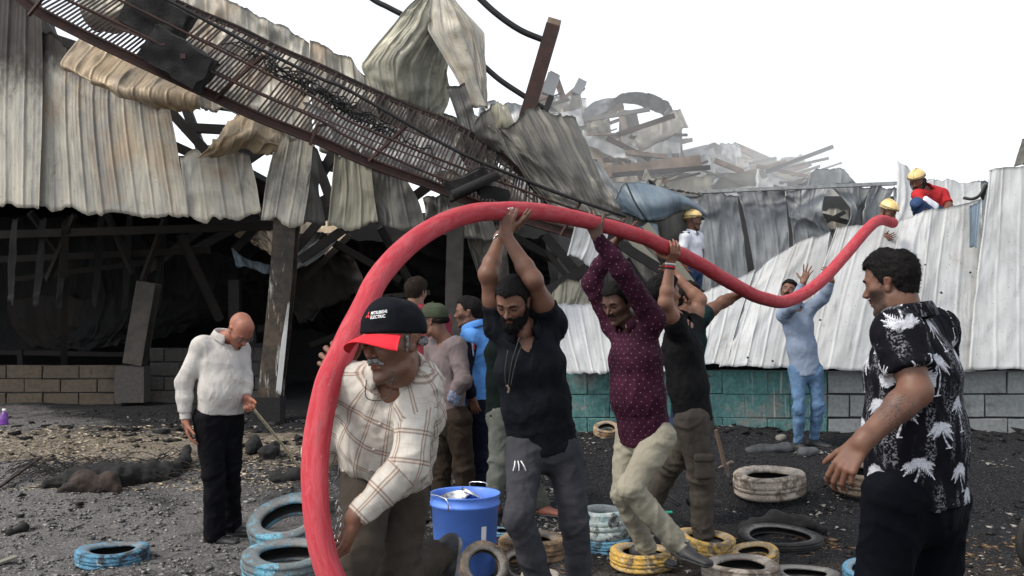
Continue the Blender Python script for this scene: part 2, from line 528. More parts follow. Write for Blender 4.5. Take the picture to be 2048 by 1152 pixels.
# ================================================================ SETTING
def gz(x, y):
    x, y = np.asarray(x, float), np.asarray(y, float)
    bank = .5 * (1 - smooth01((y - 3.8) / 2.0)) * (1 - .76 * smooth01((x + .2) / .9))
    far = .30 * smooth01((y - 7.3) / 3.4) + .06 * smooth01((y - 11) / 3)
    p = np.stack([x, y, x * 0], -1)
    fade = np.clip(1.2 - np.abs(y - 8) / 60, 0, 1)
    r = .03 * fbm(p * .9, 3, 3) + .007 * fbm(p * 5, 3, 8) * (y < 16)
    edge = .10 * smooth01(1 - np.abs(y - 10.6) / .55) * smooth01((x - .3) / .8) * (1 + .8 * vnoise(p * 1.7, 5))
    right = .05 * smooth01((x - .6) / 1.5) * smooth01(1 - np.abs(y - 8.6) / 1.4) * (1 + vnoise(p * 2.2, 12))
    return bank + far + (r + right) * fade + edge
def gpt(px, py):
    """where the photograph's pixel meets the ground"""
    Y = 7.0
    lo_, hi_ = 3.0, 40.0
    for _ in range(40):
        Y = (lo_ + hi_) / 2
        q = P(px, py, Y)
        if q[2] > gz(q[0], q[1]): lo_ = Y
        else: hi_ = Y
    return P(px, py, Y)

def ground_mat():
    m = MB('ash_ground', .95, 0, .15)
    o = m.obj(); s = m.sep(o)
    n1 = m.noise(o, 1.1, 8, .7, .4); n2 = m.noise(o, 7, 8, .75); n3 = m.noise(o, 55, 5, .7); n4 = m.noise(o, 2.6, 7, .7, .8)
    gravel = m.mix(m.ramp(n3, .35, .68), (.07, .068, .068), (.32, .305, .295))
    gravel = m.mix(m.ramp(n2, .4, .7), gravel, (.15, .145, .14))
    ash = m.mix(m.ramp(n3, .42, .75), (.010, .0105, .012), (.062, .061, .065))
    ash = m.mix(m.ramp(n2, .6, .8, 0, .7), ash, (.07, .068, .07))
    straw = m.mix(m.ramp(n3, .4, .65), (.11, .09, .07), (.44, .37, .28))
    brown = m.mix(m.ramp(n3, .4, .7), (.02, .017, .014), (.13, .10, .075))
    # gravel towards the camera-left, ash elsewhere
    g = m.math('SUBTRACT', m.math('MULTIPLY', s[1], -.55), m.math('MULTIPLY', s[0], .55))
    g = m.math('ADD', g, m.math('MULTIPLY', m.math('SUBTRACT', n1, .5), 3.2))
    c = m.mix(m.ramp(g, -4.1, -2.9), ash, gravel)
    # pale straw strewn in a band
    b = m.math('SUBTRACT', 1.0, m.math('MULTIPLY', m.math('ABSOLUTE', m.math('SUBTRACT', s[1], 10.3)), .8))
    b = m.math('ADD', b, m.math('MULTIPLY', m.math('SUBTRACT', n4, .5), 2.4))
    b = m.math('SUBTRACT', b, m.math('MAXIMUM', 0.0, m.math('MULTIPLY', m.math('ADD', s[0], 1.8), 1.1)))
    c = m.mix(m.ramp(b, .15, .75, 0, .9), c, straw)
    bb = m.math('ADD', m.math('MULTIPLY', m.math('SUBTRACT', 6.9, s[1]), 1.2), m.math('MULTIPLY', m.math('SUBTRACT', n4, .5), 3.0))
    bb = m.math('MULTIPLY', m.ramp(bb, -.1, .8), m.ramp(s[0], .2, .9))
    c = m.mix(m.math('MULTIPLY', bb, .75), c, brown)
    blk = m.ramp(m.noise(m.mapv(o, (1, 1, 1), (5, 3, 0)), 1.6, 7, .75, 1.2), .52, .66, 0, .8)
    c = m.mix(blk, c, (.012, .012, .013))
    # paint-like white specks of ash
    v = m.voro(o, 38); c = m.mix(m.ramp(v.outputs['Distance'], .09, .16, .8, 0), c, m.mix(n2, (.2, .19, .18), (.5, .48, .45)))
    m.col(c)
    m.rough(m.ramp(n2, .3, .7, .75, 1.0))
    m.bump(m.math('ADD', m.math('MULTIPLY', n3, .6), n2), .9, .05)
    return m.m
M_ground = ground_mat()
def build_ground():
    xs = np.concatenate([np.array([-400, -150, -60, -30, -18, -12]), np.arange(-8.5, 8.5, .065), np.array([9, 12, 18, 30, 60, 150, 400])])
    ys = np.concatenate([np.array([-60, -20, -8, -3, 0, 1.5, 2.5]), np.arange(3.2, 13, .06), np.arange(13.2, 22, .5), np.array([24, 28, 35, 50, 80, 150, 300, 700])])
    X, Y = np.meshgrid(xs, ys)
    Z = gz(X, Y)
    fine = (np.abs(X) < 8.4) & (Y > 3) & (Y < 12.9)
    q = np.stack([X, Y, X * 0], -1)
    Z = Z + fine * (.010 * fbm(q * 14, 3, 21) + .006 * np.maximum(0, ridge(q * 6, 2, 9) - .3))
    n = X.size; idx = np.arange(n).reshape(X.shape)
    Fc = np.stack([idx[:-1, :-1], idx[:-1, 1:], idx[1:, 1:], idx[1:, :-1]], -1).reshape(-1, 4)
    o = meshobj('ground', np.stack([X, Y, Z], -1).reshape(-1, 3), Fc, M_ground, loc=(0, 0, 0))
    tag(o, kind='structure')
build_ground()

# ---- materials
M_cream = metal_mat('scorched_cream_metal', (.52, .485, .40), (.35, .335, .30), (.21, .205, .195), spots=(.14, .09, .055), blotch=.6, warm=(.40, .27, .155))
M_tan = metal_mat('scorched_tan_metal', (.47, .37, .25), (.36, .27, .17), (.27, .23, .18), spots=(.10, .06, .035), blotch=.4)
M_white = metal_mat('white_sheet_metal', (.48, .49, .495), (.39, .40, .40), (.31, .31, .30), spots=(.27, .23, .19), blotch=.4, rough=.5, metallic=.05)
M_grey = metal_mat('smoked_grey_metal', (.31, .325, .335), (.215, .23, .24), (.14, .15, .16), spots=(.20, .17, .14), blotch=.6)
M_dark = metal_mat('dark_burnt_metal', (.15, .145, .13), (.085, .083, .078), (.20, .19, .165), spots=(.05, .04, .03), blotch=.5)
M_olive = metal_mat('olive_burnt_metal', (.36, .34, .26), (.25, .24, .19), (.15, .15, .13), spots=(.06, .05, .035), blotch=.6)
M_blue = metal_mat('blue_grey_metal', (.14, .19, .235), (.09, .125, .16), (.20, .24, .27), spots=(.10, .09, .085), blotch=.4)
M_rust = flat_mat('rusty_red_steel', (.042, .020, .016), .8, .1, .55, 9)
M_rustl = flat_mat('pale_rusty_steel', (.19, .135, .10), .8, .1, .5, 5)
M_bsteel = flat_mat('black_burnt_steel', (.018, .016, .016), .65, .2, .5, 9)
M_grate = flat_mat('sooty_grating_steel', (.032, .020, .017), .8, .1, .6, 3)
M_soot_shade = flat_mat('soot', (.006, .006, .0065), .95, 0, .5, 4)  # near-black soot colour also stands in for unlit depth in hall and shed
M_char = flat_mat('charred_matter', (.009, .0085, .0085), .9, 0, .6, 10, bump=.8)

def block_mat(name, c, paint=None, soot=.3):
    m = MB(name, .9, 0, .2)
    o = m.obj(); g = m.N('ShaderNodeNewGeometry').outputs['Position']
    info = m.N('ShaderNodeObjectInfo').outputs['Random']
    n = m.noise(g, 3, 7, .7); n2 = m.noise(g, 22, 6, .7)
    cc = m.mix(m.ramp(n2, .3, .7), tuple(x * .8 for x in c), tuple(x * 1.2 for x in c))
    cc = m.mix(m.math('MULTIPLY', info, .35), cc, tuple(x * .6 for x in c))
    if paint:
        drip = m.noise(m.mapv(g, (26, 26, .9)), 1, 5, .7)
        cc = m.mix(m.ramp(n, .36, .50), cc, m.mix(m.ramp(n2, .3, .7), tuple(x * .75 for x in paint), tuple(min(1, x * 1.3) for x in paint)))
        cc = m.mix(m.ramp(drip, .56, .66, 0, .75), cc, (.42, .43, .40))
    cc = m.mix(m.ramp(m.noise(g, 1.3, 7, .75, .6), .5, .7, 0, soot + .4), cc, (.02, .02, .02))
    m.col(cc); m.bump(m.math('ADD', n2, m.noise(g, 70, 4, .7)), .5, .01)
    return m.m
M_teal = block_mat('teal_painted_block', (.20, .21, .20), (.08, .185, .178), .42)
M_block = block_mat('grey_block', (.26, .275, .275), None, .25)
M_blockp = block_mat('soot_smeared_pale_block', (.095, .078, .06), None, .5)
M_mortar = flat_mat('mortar', (.035, .037, .037), .95, 0, .4, 8)

def box_geo(c, s, j=0, seed=0):
    r_ = random.Random(seed)
    V = []
    for dx in (-1, 1):
        for dy in (-1, 1):
            for dz in (-1, 1):
                V.append([c[0] + dx * s[0] / 2 + r_.uniform(-j, j), c[1] + dy * s[1] / 2 + r_.uniform(-j, j), c[2] + dz * s[2] / 2 + r_.uniform(-j, j)])
    return V, [(0, 1, 3, 2), (4, 6, 7, 5), (0, 4, 5, 1), (2, 3, 7, 6), (0, 2, 6, 4), (1, 5, 7, 3)]
def bevbox_mesh(name, s, b, mat, seed=0):
    """block with worn chamfered front edges, shared mesh"""
    r_ = random.Random(seed)
    x, y, z = s[0] / 2, s[1] / 2, s[2] / 2
    V = []
    for (yy, k) in ((y, 0), (-y + b, 0), (-y, b)):
        for (sx, sz) in ((-1, -1), (1, -1), (1, 1), (-1, 1)):
            V.append((sx * (x - k) + r_.uniform(-.007, .007), yy + r_.uniform(-.003, .003), sz * (z - k) + r_.uniform(-.006, .006)))
    Fc = [(8, 9, 10, 11), (0, 3, 2, 1)]
    for a in (0, 4):
        for i in range(4):
            j = (i + 1) % 4
            Fc.append((a + i, a + j, a + 4 + j, a + 4 + i))
    me = bpy.data.meshes.new(name); me.from_pydata(V, [], Fc); me.update(); me.materials.append(mat)
    return me
def block_wall(root, x0, x1, y, z0, rows, bl, bh, mats, seed, thick=.2, mort=.018, skip=0, core=None):
    r_ = random.Random(seed)
    zt = z0 + rows * bh
    V, Fc = box_geo(((x0 + x1) / 2, y + thick / 2 + .02, (z0 + zt) / 2 - .2), (x1 - x0, thick - .03, zt - z0 + .38))
    meshobj('mortar_core', V, Fc, core or M_mortar, root, False)
    meshes = {}
    for i in range(rows):
        off = (i % 2) * bl / 2
        x = x0 - off
        while x < x1:
            a, b = max(x, x0), min(x + bl, x1)
            if b - a > .05 and r_.random() > skip:
                mt = mats(((a + b) / 2), i)
                key = (round(b - a, 2), mt.name, r_.randint(0, 2))
                if key not in meshes:
                    meshes[key] = bevbox_mesh('block', (b - a - mort, thick, bh - mort), .008, mt, r_.randint(0, 99))
                o = bpy.data.objects.new('block', meshes[key]); col.objects.link(o); o.parent = root
                bx, by, bz = root.location
                o.location = ((a + b) / 2 - bx, y + thick / 2 + r_.uniform(-.006, .006) - by, z0 + (i + .5) * bh - bz)
                o.rotation_euler = (r_.uniform(-.01, .01), r_.uniform(-.006, .006), r_.uniform(-.012, .012))
            x += bl

# ---- front block wall (teal, then bare grey)
YW = 10.9
xa, xb = P(1085, 800, YW)[0], P(2120, 800, YW)[0]
rt = empty('block_wall', (xa, YW, .25), 'low block wall, teal painted and streaked on one half and bare grey on the other', 'wall')
xs_ = P(1655, 800, YW)[0]
M_tealc = flat_mat('teal_smeared_mortar', (.045, .095, .092), .95, 0, .4, 8)
block_wall(rt, xa, xs_, YW, .22, 3, .49, .256, lambda x, i: M_teal, 4, mort=.006, core=M_tealc)
block_wall(rt, xs_, xb, YW, .22, 3, .49, .256, lambda x, i: M_block, 5, mort=.020)
# ---- block wall in the dark left
YL = 13.8
xa, xb = P(-60, 760, YL)[0], P(243, 760, YL)[0]
rt2 = empty('burnt_block_wall', (xa, YL, .3), 'low soot smeared block wall at the left edge of the burnt hall', 'wall')
block_wall(rt2, xa, xb, YL, .32, 3, .5, .19, lambda x, i: M_blockp, 9)
xa, xb = P(285, 760, YL)[0], P(540, 760, YL)[0]
rt3 = empty('burnt_block_wall', (xa, YL + .25, .3), 'blackened block wall behind the bald man, right of the stub pillar', 'wall')
M_blockd = block_mat('blackened_block', (.07, .065, .06), None, .5)
block_wall(rt3, xa, xb, YL + .25, .32, 4, .42, .2, lambda x, i: M_blockd, 11)

# ---- burnt hall: everything fixed to its frame
hall = empty('burnt_hall', (P(555, 840, 12.2)[0], 12.2, .3), 'burnt steel hall with scorched corrugated cladding hanging over a black interior', 'building')
D0 = 12.0
def S(name, rows, mat, par, D=None, **k):
    rr = [[(q[0], q[1], (q[2] if len(q) > 2 else 0) + (D or D0)) for q in r] for r in rows]
    return sheet(name, rr, mat, par, **k)
S('cladding_panel', [[(-60, -60), (20, -60), (82, -50)], [(-60, 180), (10, 180), (85, 190)], [(-60, 402), (10, 408), (78, 415)]], M_cream, hall, 11.9, seed=1, amp=.02, crump=.010, cf=.8,
  sootfn=lambda u, v: 1.05 - 1.35 * smooth01((v - .25) / .5) + .12 * u)
S('cladding_panel', [[(78, 60), (200, 120), (330, 175, .1)], [(76, 230), (200, 240), (352, 280)], [(74, 412), (220, 428), (377, 437)]], M_cream, hall, 12.0, seed=2, amp=.02, crump=.016, cf=.9, pitch=.21,
  sootfn=lambda u, v: 1.1 - 1.55 * smooth01(v / .5) + .5 * np.exp(-((u - .85) / .2) ** 2) * np.exp(-((v - .2) / .2) ** 2) + .22 * np.exp(-((u - .55) / .05) ** 2))
S('cladding_panel', [[(362, 312), (430, 300, -.15), (497, 303)], [(370, 370), (440, 365), (512, 365)], [(377, 436), (450, 440), (524, 430)]], M_cream, hall, 12.0, seed=3, amp=.018, crump=.03)
S('cladding_panel', [[(556, 262), (590, 272), (625, 292)], [(535, 350), (575, 360), (618, 370)], [(521, 438), (560, 447), (606, 447)]], M_cream, hall, 11.95, seed=4, amp=.018, crump=.03, soot=(-.1, .1))
S('cladding_panel', [[(622, 292), (630, 300, .15)], [(612, 370), (640, 380, .2)], [(602, 446), (652, 446, .25)]], M_dark, hall, 11.97, seed=5, crump=.05)
S('cladding_panel', [[(668, 312), (700, 318), (742, 335)], [(662, 380), (705, 385), (748, 392)], [(655, 448), (700, 455), (757, 448)]], M_olive, hall, 12.05, seed=6, amp=.018, crump=.03, soot=(.15, 0))
S('cladding_panel', [[(742, 335), (785, 350), (815, 362)], [(745, 392), (790, 400), (838, 405)], [(748, 450), (800, 458), (850, 454)]], M_dark, hall, 12.1, seed=7, amp=.014, crump=.06)
S('cladding_panel', [[(842, 385), (900, 395), (965, 402)], [(850, 420), (910, 430), (985, 440)], [(850, 462), (920, 470), (1000, 486)]], M_dark, hall, 12.6, seed=8, crump=.08, soot=(.2, .1))
# curled and crumpled pieces under the walkway
S('curled_sheet', [[(158, 70, .3), (290, 128, .2), (415, 190, .1)], [(120, 128, -.2), (250, 180, -.25), (400, 198, -.2)], [(165, 152, .1), (300, 206, .05), (402, 212, 0)]], M_tan, hall, 11.4, seed=9, crump=.05, amp=.012, soot=(.35, .05))
S('crumpled_sheet', [[(452, 238, .2), (500, 222), (562, 262)], [(425, 285, -.2), (485, 265, -.3), (560, 290, -.1)], [(392, 310), (468, 306), (545, 298)]], M_tan, hall, 11.7, seed=10, crump=.12, amp=.008)
S('bowed_sheet', [[(150, -30), (230, -40), (330, -30)], [(165, 20, -.3), (240, 25, -.4), (310, 10, -.3)], [(188, 66), (240, 60), (292, 28)]], M_olive, hall, 12.0, seed=12, crump=.04, amp=.003, pitch=.6)
# roofing seen above and through the walkway
S('roof_sheet', [[(290, -60), (450, -8), (618, 84)], [(300, 60), (450, 110), (620, 190)], [(320, 190), (450, 225), (630, 300)]], M_cream, hall, 12.9, seed=13, crump=.08, pitch=.3, amp=.02, soot=(-.15, .25))
S('roof_sheet', [[(618, 84), (690, 112), (748, 165)], [(622, 190), (700, 220), (760, 250)], [(640, 300), (700, 315), (770, 340)]], M_cream, hall, 12.95, seed=14, crump=.09, soot=(-.1, .15))
S('roof_sheet', [[(600, 200, -.1), (740, 245), (900, 280)], [(650, 280), (760, 300), (940, 350)], [(660, 320), (780, 350), (960, 400)]], M_white, hall, 12.7, seed=15, crump=.14, soot=(.1, .3), holes=.45)
S('roof_sheet', [[(740, 160), (850, 215), (980, 265)], [(760, 260), (870, 300), (1000, 340)], [(800, 350), (900, 385), (1060, 420)]], M_dark, hall, 13.3, seed=16, crump=.15, soot=(.1, .4))
S('roof_sheet', [[(910, 190), (960, 230), (1010, 250)], [(930, 260), (975, 300), (1040, 330)], [(960, 300), (1000, 330), (1070, 370)]], M_cream, hall, 13.0, seed=17, crump=.1, soot=(.2, .4))
# the two big sheets folded up above the walkway
S('upright_sheet', [[(848, -22), (872, -26, .1), (905, -12, .3)], [(790, 50), (850, 55, -.1), (905, 70, .3)], [(722, 130), (800, 122, -.15), (890, 150, .3)], [(745, 188), (805, 205), (875, 232, .3)]], M_olive, hall, 12.25, seed=18, crump=.05, pitch=.22, amp=.03, lin=True, soot=(.0, .25), jag=.01)
S('upright_sheet', [[(862, 60, .35), (905, 175, .2)], [(842, 120, .3), (898, 205, .25)], [(808, 205, .1), (882, 237, .2)]], M_olive, hall, 12.3, seed=19, crump=.03, amp=.01, soot=(.1, .45))
S('upright_sheet', [[(866, -25, .1), (884, -25, 0), (905, -10, .1)], [(856, 58, .15), (912, 48, -.05), (967, 66, .1)], [(903, 138, .1), (940, 130, 0), (968, 140, .1)], [(952, 213, .1), (961, 216, .05), (968, 219, .1)]], M_cream, hall, 12.05, seed=20, crump=.04, pitch=.2, amp=.035, soot=(.15, -.2), jag=.005, lin=True)
S('hanging_strip', [[(892, 175), (928, 162)], [(912, 230), (948, 225)], [(930, 300), (962, 290)], [(940, 345), (975, 350)]], M_dark, hall, 11.9, seed=21, crump=.06, amp=.03, pitch=.15, soot=(0, .3))
# slope of dark corrugated roofing
S('fallen_roof_sheet', [[(975, 222, .2), (1010, 250, 0), (1062, 228, .1), (1150, 232, .4)], [(1015, 300), (1050, 310), (1108, 308), (1190, 325, .2)], [(1060, 370), (1100, 375), (1150, 372), (1225, 392)], [(1095, 408), (1130, 418), (1180, 428), (1254, 440)]], M_dark, hall, 11.6, seed=22, crump=.07, pitch=.2, amp=.05, soot=(.1, -.25))
S('fallen_roof_sheet', [[(985, 214, .3), (1000, 205, .2), (1018, 216, .1)], [(975, 240, .4), (1000, 235, .2), (1030, 245, 0)], [(955, 262, .5), (990, 262, .3), (1030, 275, .1)]], M_olive, hall, 11.6, seed=23, crump=.05, amp=.02, soot=(.2, .1))
S('torn_flap', [[(948, 235, .1), (985, 212)], [(960, 270, .2), (1000, 262)], [(990, 300, .3), (1018, 305)]], M_dark, hall, 11.6, seed=24, crump=.05)
S('roof_sheet', [[(1120, 445), (1200, 440), (1300, 470)], [(1180, 520), (1240, 520), (1330, 560)], [(1200, 590), (1260, 600), (1350, 620)]], M_dark, hall, 13.5, seed=25, crump=.12, soot=(.0, .1))
S('hanging_sheet', [[(1152, 440), (1185, 440), (1222, 448)], [(1142, 480), (1175, 485), (1210, 492)], [(1133, 515), (1160, 522), (1192, 543)]], M_white, hall, 11.0, seed=26, crump=.03, pitch=.17)
S('fallen_sheet', [[(425, 425, 1), (560, 425, 1), (700, 430, 1)], [(440, 460), (570, 470), (690, 470)], [(500, 500, -.6), (590, 520, -.6), (655, 512, -.6)]], M_tan, hall, 15.5, seed=27, crump=.1, pitch=.35)
S('fallen_sheet', [[(600, 470), (660, 470), (690, 465)], [(590, 510), (630, 505), (660, 500)], [(560, 560), (590, 540), (620, 530)]], M_grey, hall, 14.6, seed=28, crump=.1)
S('fallen_sheet', [[(470, 500), (510, 520), (560, 530)], [(480, 530), (520, 545), (565, 560)]], M_blue, hall, 14.2, seed=29, crump=.14, soot=(.4, .3))
S('hanging_sheet', [[(930, 455), (975, 450), (1010, 455)], [(940, 500), (975, 520), (1015, 510)], [(960, 560), (985, 575), (1020, 560)]], M_dark, hall, 12.9, seed=30, crump=.1, soot=(.4, .4))
# sagging lining and back of the hall, blacked out to stand in for interior darkness
S('sagging_lining', [[(-80, 430), (200, 450), (480, 520)], [(-80, 600), (200, 620, -1), (470, 600)], [(-80, 705, -.5), (180, 700, -1), (430, 640)]], M_soot_shade, hall, 16.5, seed=31, crump=.07, amp=.0)
def slab(name, a, b, mat, par, j=0):
    a, b = np.minimum(a, b), np.maximum(a, b)
    V, Fc = box_geo((a + b) / 2, b - a, j)
    return meshobj(name, V, Fc, mat, par, False)
slab('back_wall', (-11.5, 19.5, .1), (0.9, 19.8, 3.55), M_soot_shade, hall)
slab('side_wall', (-11.8, 12.2, .1), (-11.5, 19.8, 3.6), M_soot_shade, hall)
slab('shade_ceiling', (-11.5, 12.6, 3.52), (-3.6, 19.5, 3.60), M_soot_shade, hall)  # unseen roof added to keep sky light out of the hall
S('shade_ceiling', [[(500, 490, 0), (700, 470, 0), (1090, 480, 0)], [(480, 560, 1), (760, 620, 1.5), (1100, 560, 1)], [(560, 640, 2), (760, 700, 3), (1110, 650, 2)]], M_soot_shade, hall, 15.5, seed=32, crump=.10, amp=0)  # black sheet stands in for darkness in the open part of the hall
# columns
def column(pts, wd, mat, name='column'):
    return ibeam(name, [P(*q) for q in pts], wd, wd * .9, mat, hall, .022, up=(0, 1, 0))
def colmat():
    m = MB('peeling_column_steel', .6, .2, .4)
    o = m.obj(); s = m.sep(o)
    n = m.noise(m.mapv(o, (9, 9, 1.2)), 1, 7, .75, .4)
    c = m.mix(m.ramp(m.noise(o, 5, 6, .7), .35, .7), (.02, .018, .016), (.085, .06, .04))
    c = m.mix(m.ramp(n, .57, .66, 0, .9), c, (.52, .50, .46))
    m.col(c); m.bump(n, .3, .01); return m.m
M_col = colmat(); M_col2 = flat_mat('sooty_post', (.04, .035, .03), .8, 0, .5, 6)
column([(574, 436, 12.2), (566, 560, 12.2), (553, 690, 12.2), (541, 795, 12.2)], .27, M_col)
slab('column_base', P(520, 840, 12.35) - np.array([0, 0, .2]), P(560, 795, 12.05), M_char, hall)
S('peeling_strip', [[(577, 600), (580, 600)], [(562, 690), (572, 690)], [(551, 792), (562, 793)]], M_white, hall, 12.03, seed=61, crump=.01, amp=0, jag=.04, soot=(.2, -.1))
column([(298, 565, 13.6), (285, 640, 13.6), (270, 728, 13.6)], .26, M_col2)
slab('stub_pillar', P(243, 802, 13.75), P(288, 733, 13.5), M_blockd, hall)
column([(912, 440, 11.5), (908, 580, 11.5), (905, 860, 11.5)], .19, M_col2)
column([(470, 560, 15), (470, 800, 15)], .16, M_bsteel)
def beam(a, b, wd=.09, mat=None, par=None, name='roof_beam'):
    return bar(name, P(*a), P(*b), wd, wd * 1.3, mat or M_bsteel, par or hall)
for a, b in [((320, 200, 12.6), (420, 310, 12.6)), ((365, 255, 12.7), (500, 262, 12.7)), ((372, 215, 12.9), (405, 305, 12.9)), ((330, 195, 13), (470, 215, 13)), ((345, 290, 12.5), (400, 315, 12.5)),
             ((400, 300, 13.2), (560, 300, 13.2)), ((495, 320, 12.9), (560, 275, 12.9)), ((625, 300, 12.5), (665, 410, 12.5)), ((640, 355, 12.6), (670, 300, 12.6)), ((640, 395, 12.7), (665, 440, 12.7)),
             ((635, 330, 13), (700, 340, 13)), ((820, 400, 13), (860, 370, 13)), ((80, 40, 12.7), (150, 130, 12.7)), ((85, 70, 12.5), (160, 95, 12.5)), ((80, 110, 12.9), (165, 140, 12.9)), ((90, 30, 13), (130, 150, 13)),
             ((390, 500, 14.5), (520, 430, 14.5)), ((470, 500, 14.8), (545, 420, 14.8)), ((430, 440, 14), (600, 455, 14)), ((600, 520, 14), (700, 450, 14)), ((590, 500, 14.2), (650, 430, 14.2)), ((300, 540, 15), (440, 430, 15)),
             ((1090, 470, 13), (1200, 600, 13)), ((1250, 520, 12.8), (1330, 640, 12.8)), ((1210, 470, 12.6), (1420, 600, 12.6)), ((1080, 590, 12.5), (1200, 520, 12.5)), ((620, 640, 17), (700, 520, 17)), ((700, 520, 17), (860, 450, 17)), ((640, 560, 16.5), (820, 540, 16.5)),
             ((440, 700, 16), (560, 690, 16)), ((505, 650, 16.5), (510, 780, 16.5)), ((480, 660, 17), (560, 655, 17))]:
    beam(a, b)
for a, b in [((1255, 470, 12.7), (1340, 560, 12.7)), ((1290, 450, 12.9), (1400, 590, 12.9)), ((1180, 450, 12.9), (1260, 590, 12.9)), ((1100, 640, 12.0), (1175, 560, 12.3))]:
    beam(a, b, .08, M_olive)
M_burnt = flat_mat('burnt_brown_steel', (.013, .010, .008), .9, 0, .6, 5)
for a, b, w_ in [((-20, 470, 13.2), (560, 452, 13.4), .08), ((-20, 520, 14.2), (420, 500, 14.4), .07), ((60, 425, 13.3), (130, 520, 13.8), .06), ((150, 430, 13.4), (95, 560, 13.8), .06), ((215, 430, 13.3), (265, 545, 13.9), .06), ((330, 440, 13.4), (285, 560, 13.9), .06),
                 ((20, 560, 15), (330, 520, 15), .06), ((360, 470, 14), (440, 640, 14.6), .08), ((130, 455, 13.2), (128, 725, 14.5), .09), ((40, 700, 15), (46, 790, 15), .06), ((300, 695, 15), (330, 780, 15), .06), ((0, 705, 15), (430, 712, 15.2), .05),
                 ((610, 560, 14.8), (700, 470, 14.8), .07), ((640, 470, 14.5), (800, 560, 15), .08), ((760, 455, 14), (840, 600, 14.4), .07), ((700, 600, 15.5), (860, 585, 15.5), .06), ((620, 690, 16), (760, 640, 16), .07), ((1090, 500, 12.8), (1180, 610, 12.8), .05), ((1020, 470, 12.5), (1110, 520, 12.9), .07)]:
    beam(a, b, w_, M_burnt, hall, 'burnt_beam')
S('fallen_sheet', [[(560, 560), (620, 520), (700, 500)], [(575, 600), (640, 560), (720, 540)], [(600, 650), (660, 610), (740, 580)]], M_burnt, hall, 15.3, seed=63, crump=.12, pitch=.4)
S('fallen_sheet', [[(20, 600), (150, 590), (240, 610)], [(30, 650), (150, 660), (250, 650)], [(60, 690), (160, 700), (240, 690)]], M_burnt, hall, 15.6, seed=64, crump=.12, pitch=.4)
for i, (x, w_) in enumerate([(30, .05), (85, .07), (130, .05), (200, .08), (260, .06), (325, .05)]):
    S('charred_strip', [[(x - 4, 432), (x + 9, 432)], [(x - 12, 540), (x + 2, 545)], [(x - 16, 610 + 10 * (i % 3)), (x - 4, 615)]], M_soot_shade, hall, 13.0 + .3 * i, seed=60 + i, crump=.05, pitch=.5, amp=0, jag=.05)
# pale pipe pieces and sheets lying behind the S0 sheet
S('split_sheet', [[(1105, 585), (1130, 565), (1160, 568)], [(1098, 618), (1125, 618), (1150, 618)]], M_olive, hall, 11.6, seed=33, crump=.04, pitch=.15)
S('split_sheet', [[(1160, 575), (1200, 590), (1240, 590)], [(1145, 618), (1190, 618), (1235, 618)]], M_olive, hall, 11.5, seed=34, crump=.05, pitch=.15)

# ---- posts and curved pipes against the sky
o = empty('roof_post', tuple(P(1050, 232, 11.9)), 'thick rust brown hollow post leaning up against the white sky', 'post')
a, b = P(1052, 236, 11.9), P(1106, 52, 11.9)
bar('post_shaft', a, b, .17, .17, M_rust, o, up=(0, 1, 0))
d_ = (b - a) / np.linalg.norm(b - a)
bar('post_cap', b + d_ * .001, b + d_ * .07, .16, .16, M_rustl, o, up=(0, 1, 0))
tag(bar('post_stump', P(1086, 235, 11.8), P(1103, 192, 11.8), .07, .07, M_bsteel), 'short black post stump beside the leaning rust brown post', 'post')
tag(tube('bent_pipe', catmull([P(700, -40, 12.4), P(745, -2, 12.4), P(775, 14, 12.4), P(806, 30, 12.4)], 6), .035, M_bsteel, seg=8), 'thin dark pipe crossing the top edge beside the folded sheets', 'pipe')
tag(tube('bent_pipe', catmull([P(940, -22, 12.2), P(990, 25, 12.2), P(1040, 60, 12.2), P(1092, 82, 12.2)], 8), .04, M_bsteel, seg=8), 'bowed dark pipe running from the top edge to the tip of the leaning post', 'pipe')
tag(tube('bent_pipe', catmull([P(963, 128, 12.15), P(1000, 160, 12.15), P(1045, 190, 12.15), P(1090, 218, 12.15)], 8), .035, M_bsteel, seg=8), 'bowed dark pipe behind the foot of the leaning post', 'pipe')

# ---- walkway (catwalk) across the left half
walk = empty('walkway', tuple(P(620, 275, 10.4)), 'rusty steel catwalk with barred deck and handrails sloping down over the cladding', 'walkway')
def wy(px): return 10.0 + 1.2 * (px / 1100.0)
low = [(30, -12), (80, 24), (180, 76), (280, 124), (400, 180), (519, 235), (639, 282), (740, 326), (860, 369), (939, 402), (1080, 448), (1160, 470)]
upp = [(170, -75), (271, -40), (371, 12), (479, 58), (560, 98), (639, 132), (720, 170), (811, 210), (899, 245), (979, 291), (1035, 340), (1091, 403), (1130, 440)]
L3 = catmull([P(x, y, wy(x)) for x, y in low], 8); U3 = catmull([P(x, y, wy(x) + .75) for x, y in upp], 8)
ibeam('lower_beam', L3, .07, .105, M_rust, walk, .02)
ibeam('upper_beam', U3, .04, .06, M_grate, walk, .02)
def at_t(C, t):
    s = np.concatenate([[0], np.cumsum(np.linalg.norm(np.diff(C, axis=0), axis=1))]); s /= s[-1]
    return np.array([np.interp(t, s, C[:, i]) for i in range(3)])
V1, F1 = bar_geo((0, 0, 0), (1, 0, 0), .021, .008)
sl_me = bpy.data.meshes.new('grating_slat'); sl_me.from_pydata([tuple(v) for v in V1], [], F1); sl_me.materials.append(M_grate)
rs = random.Random(3)
NS = 142
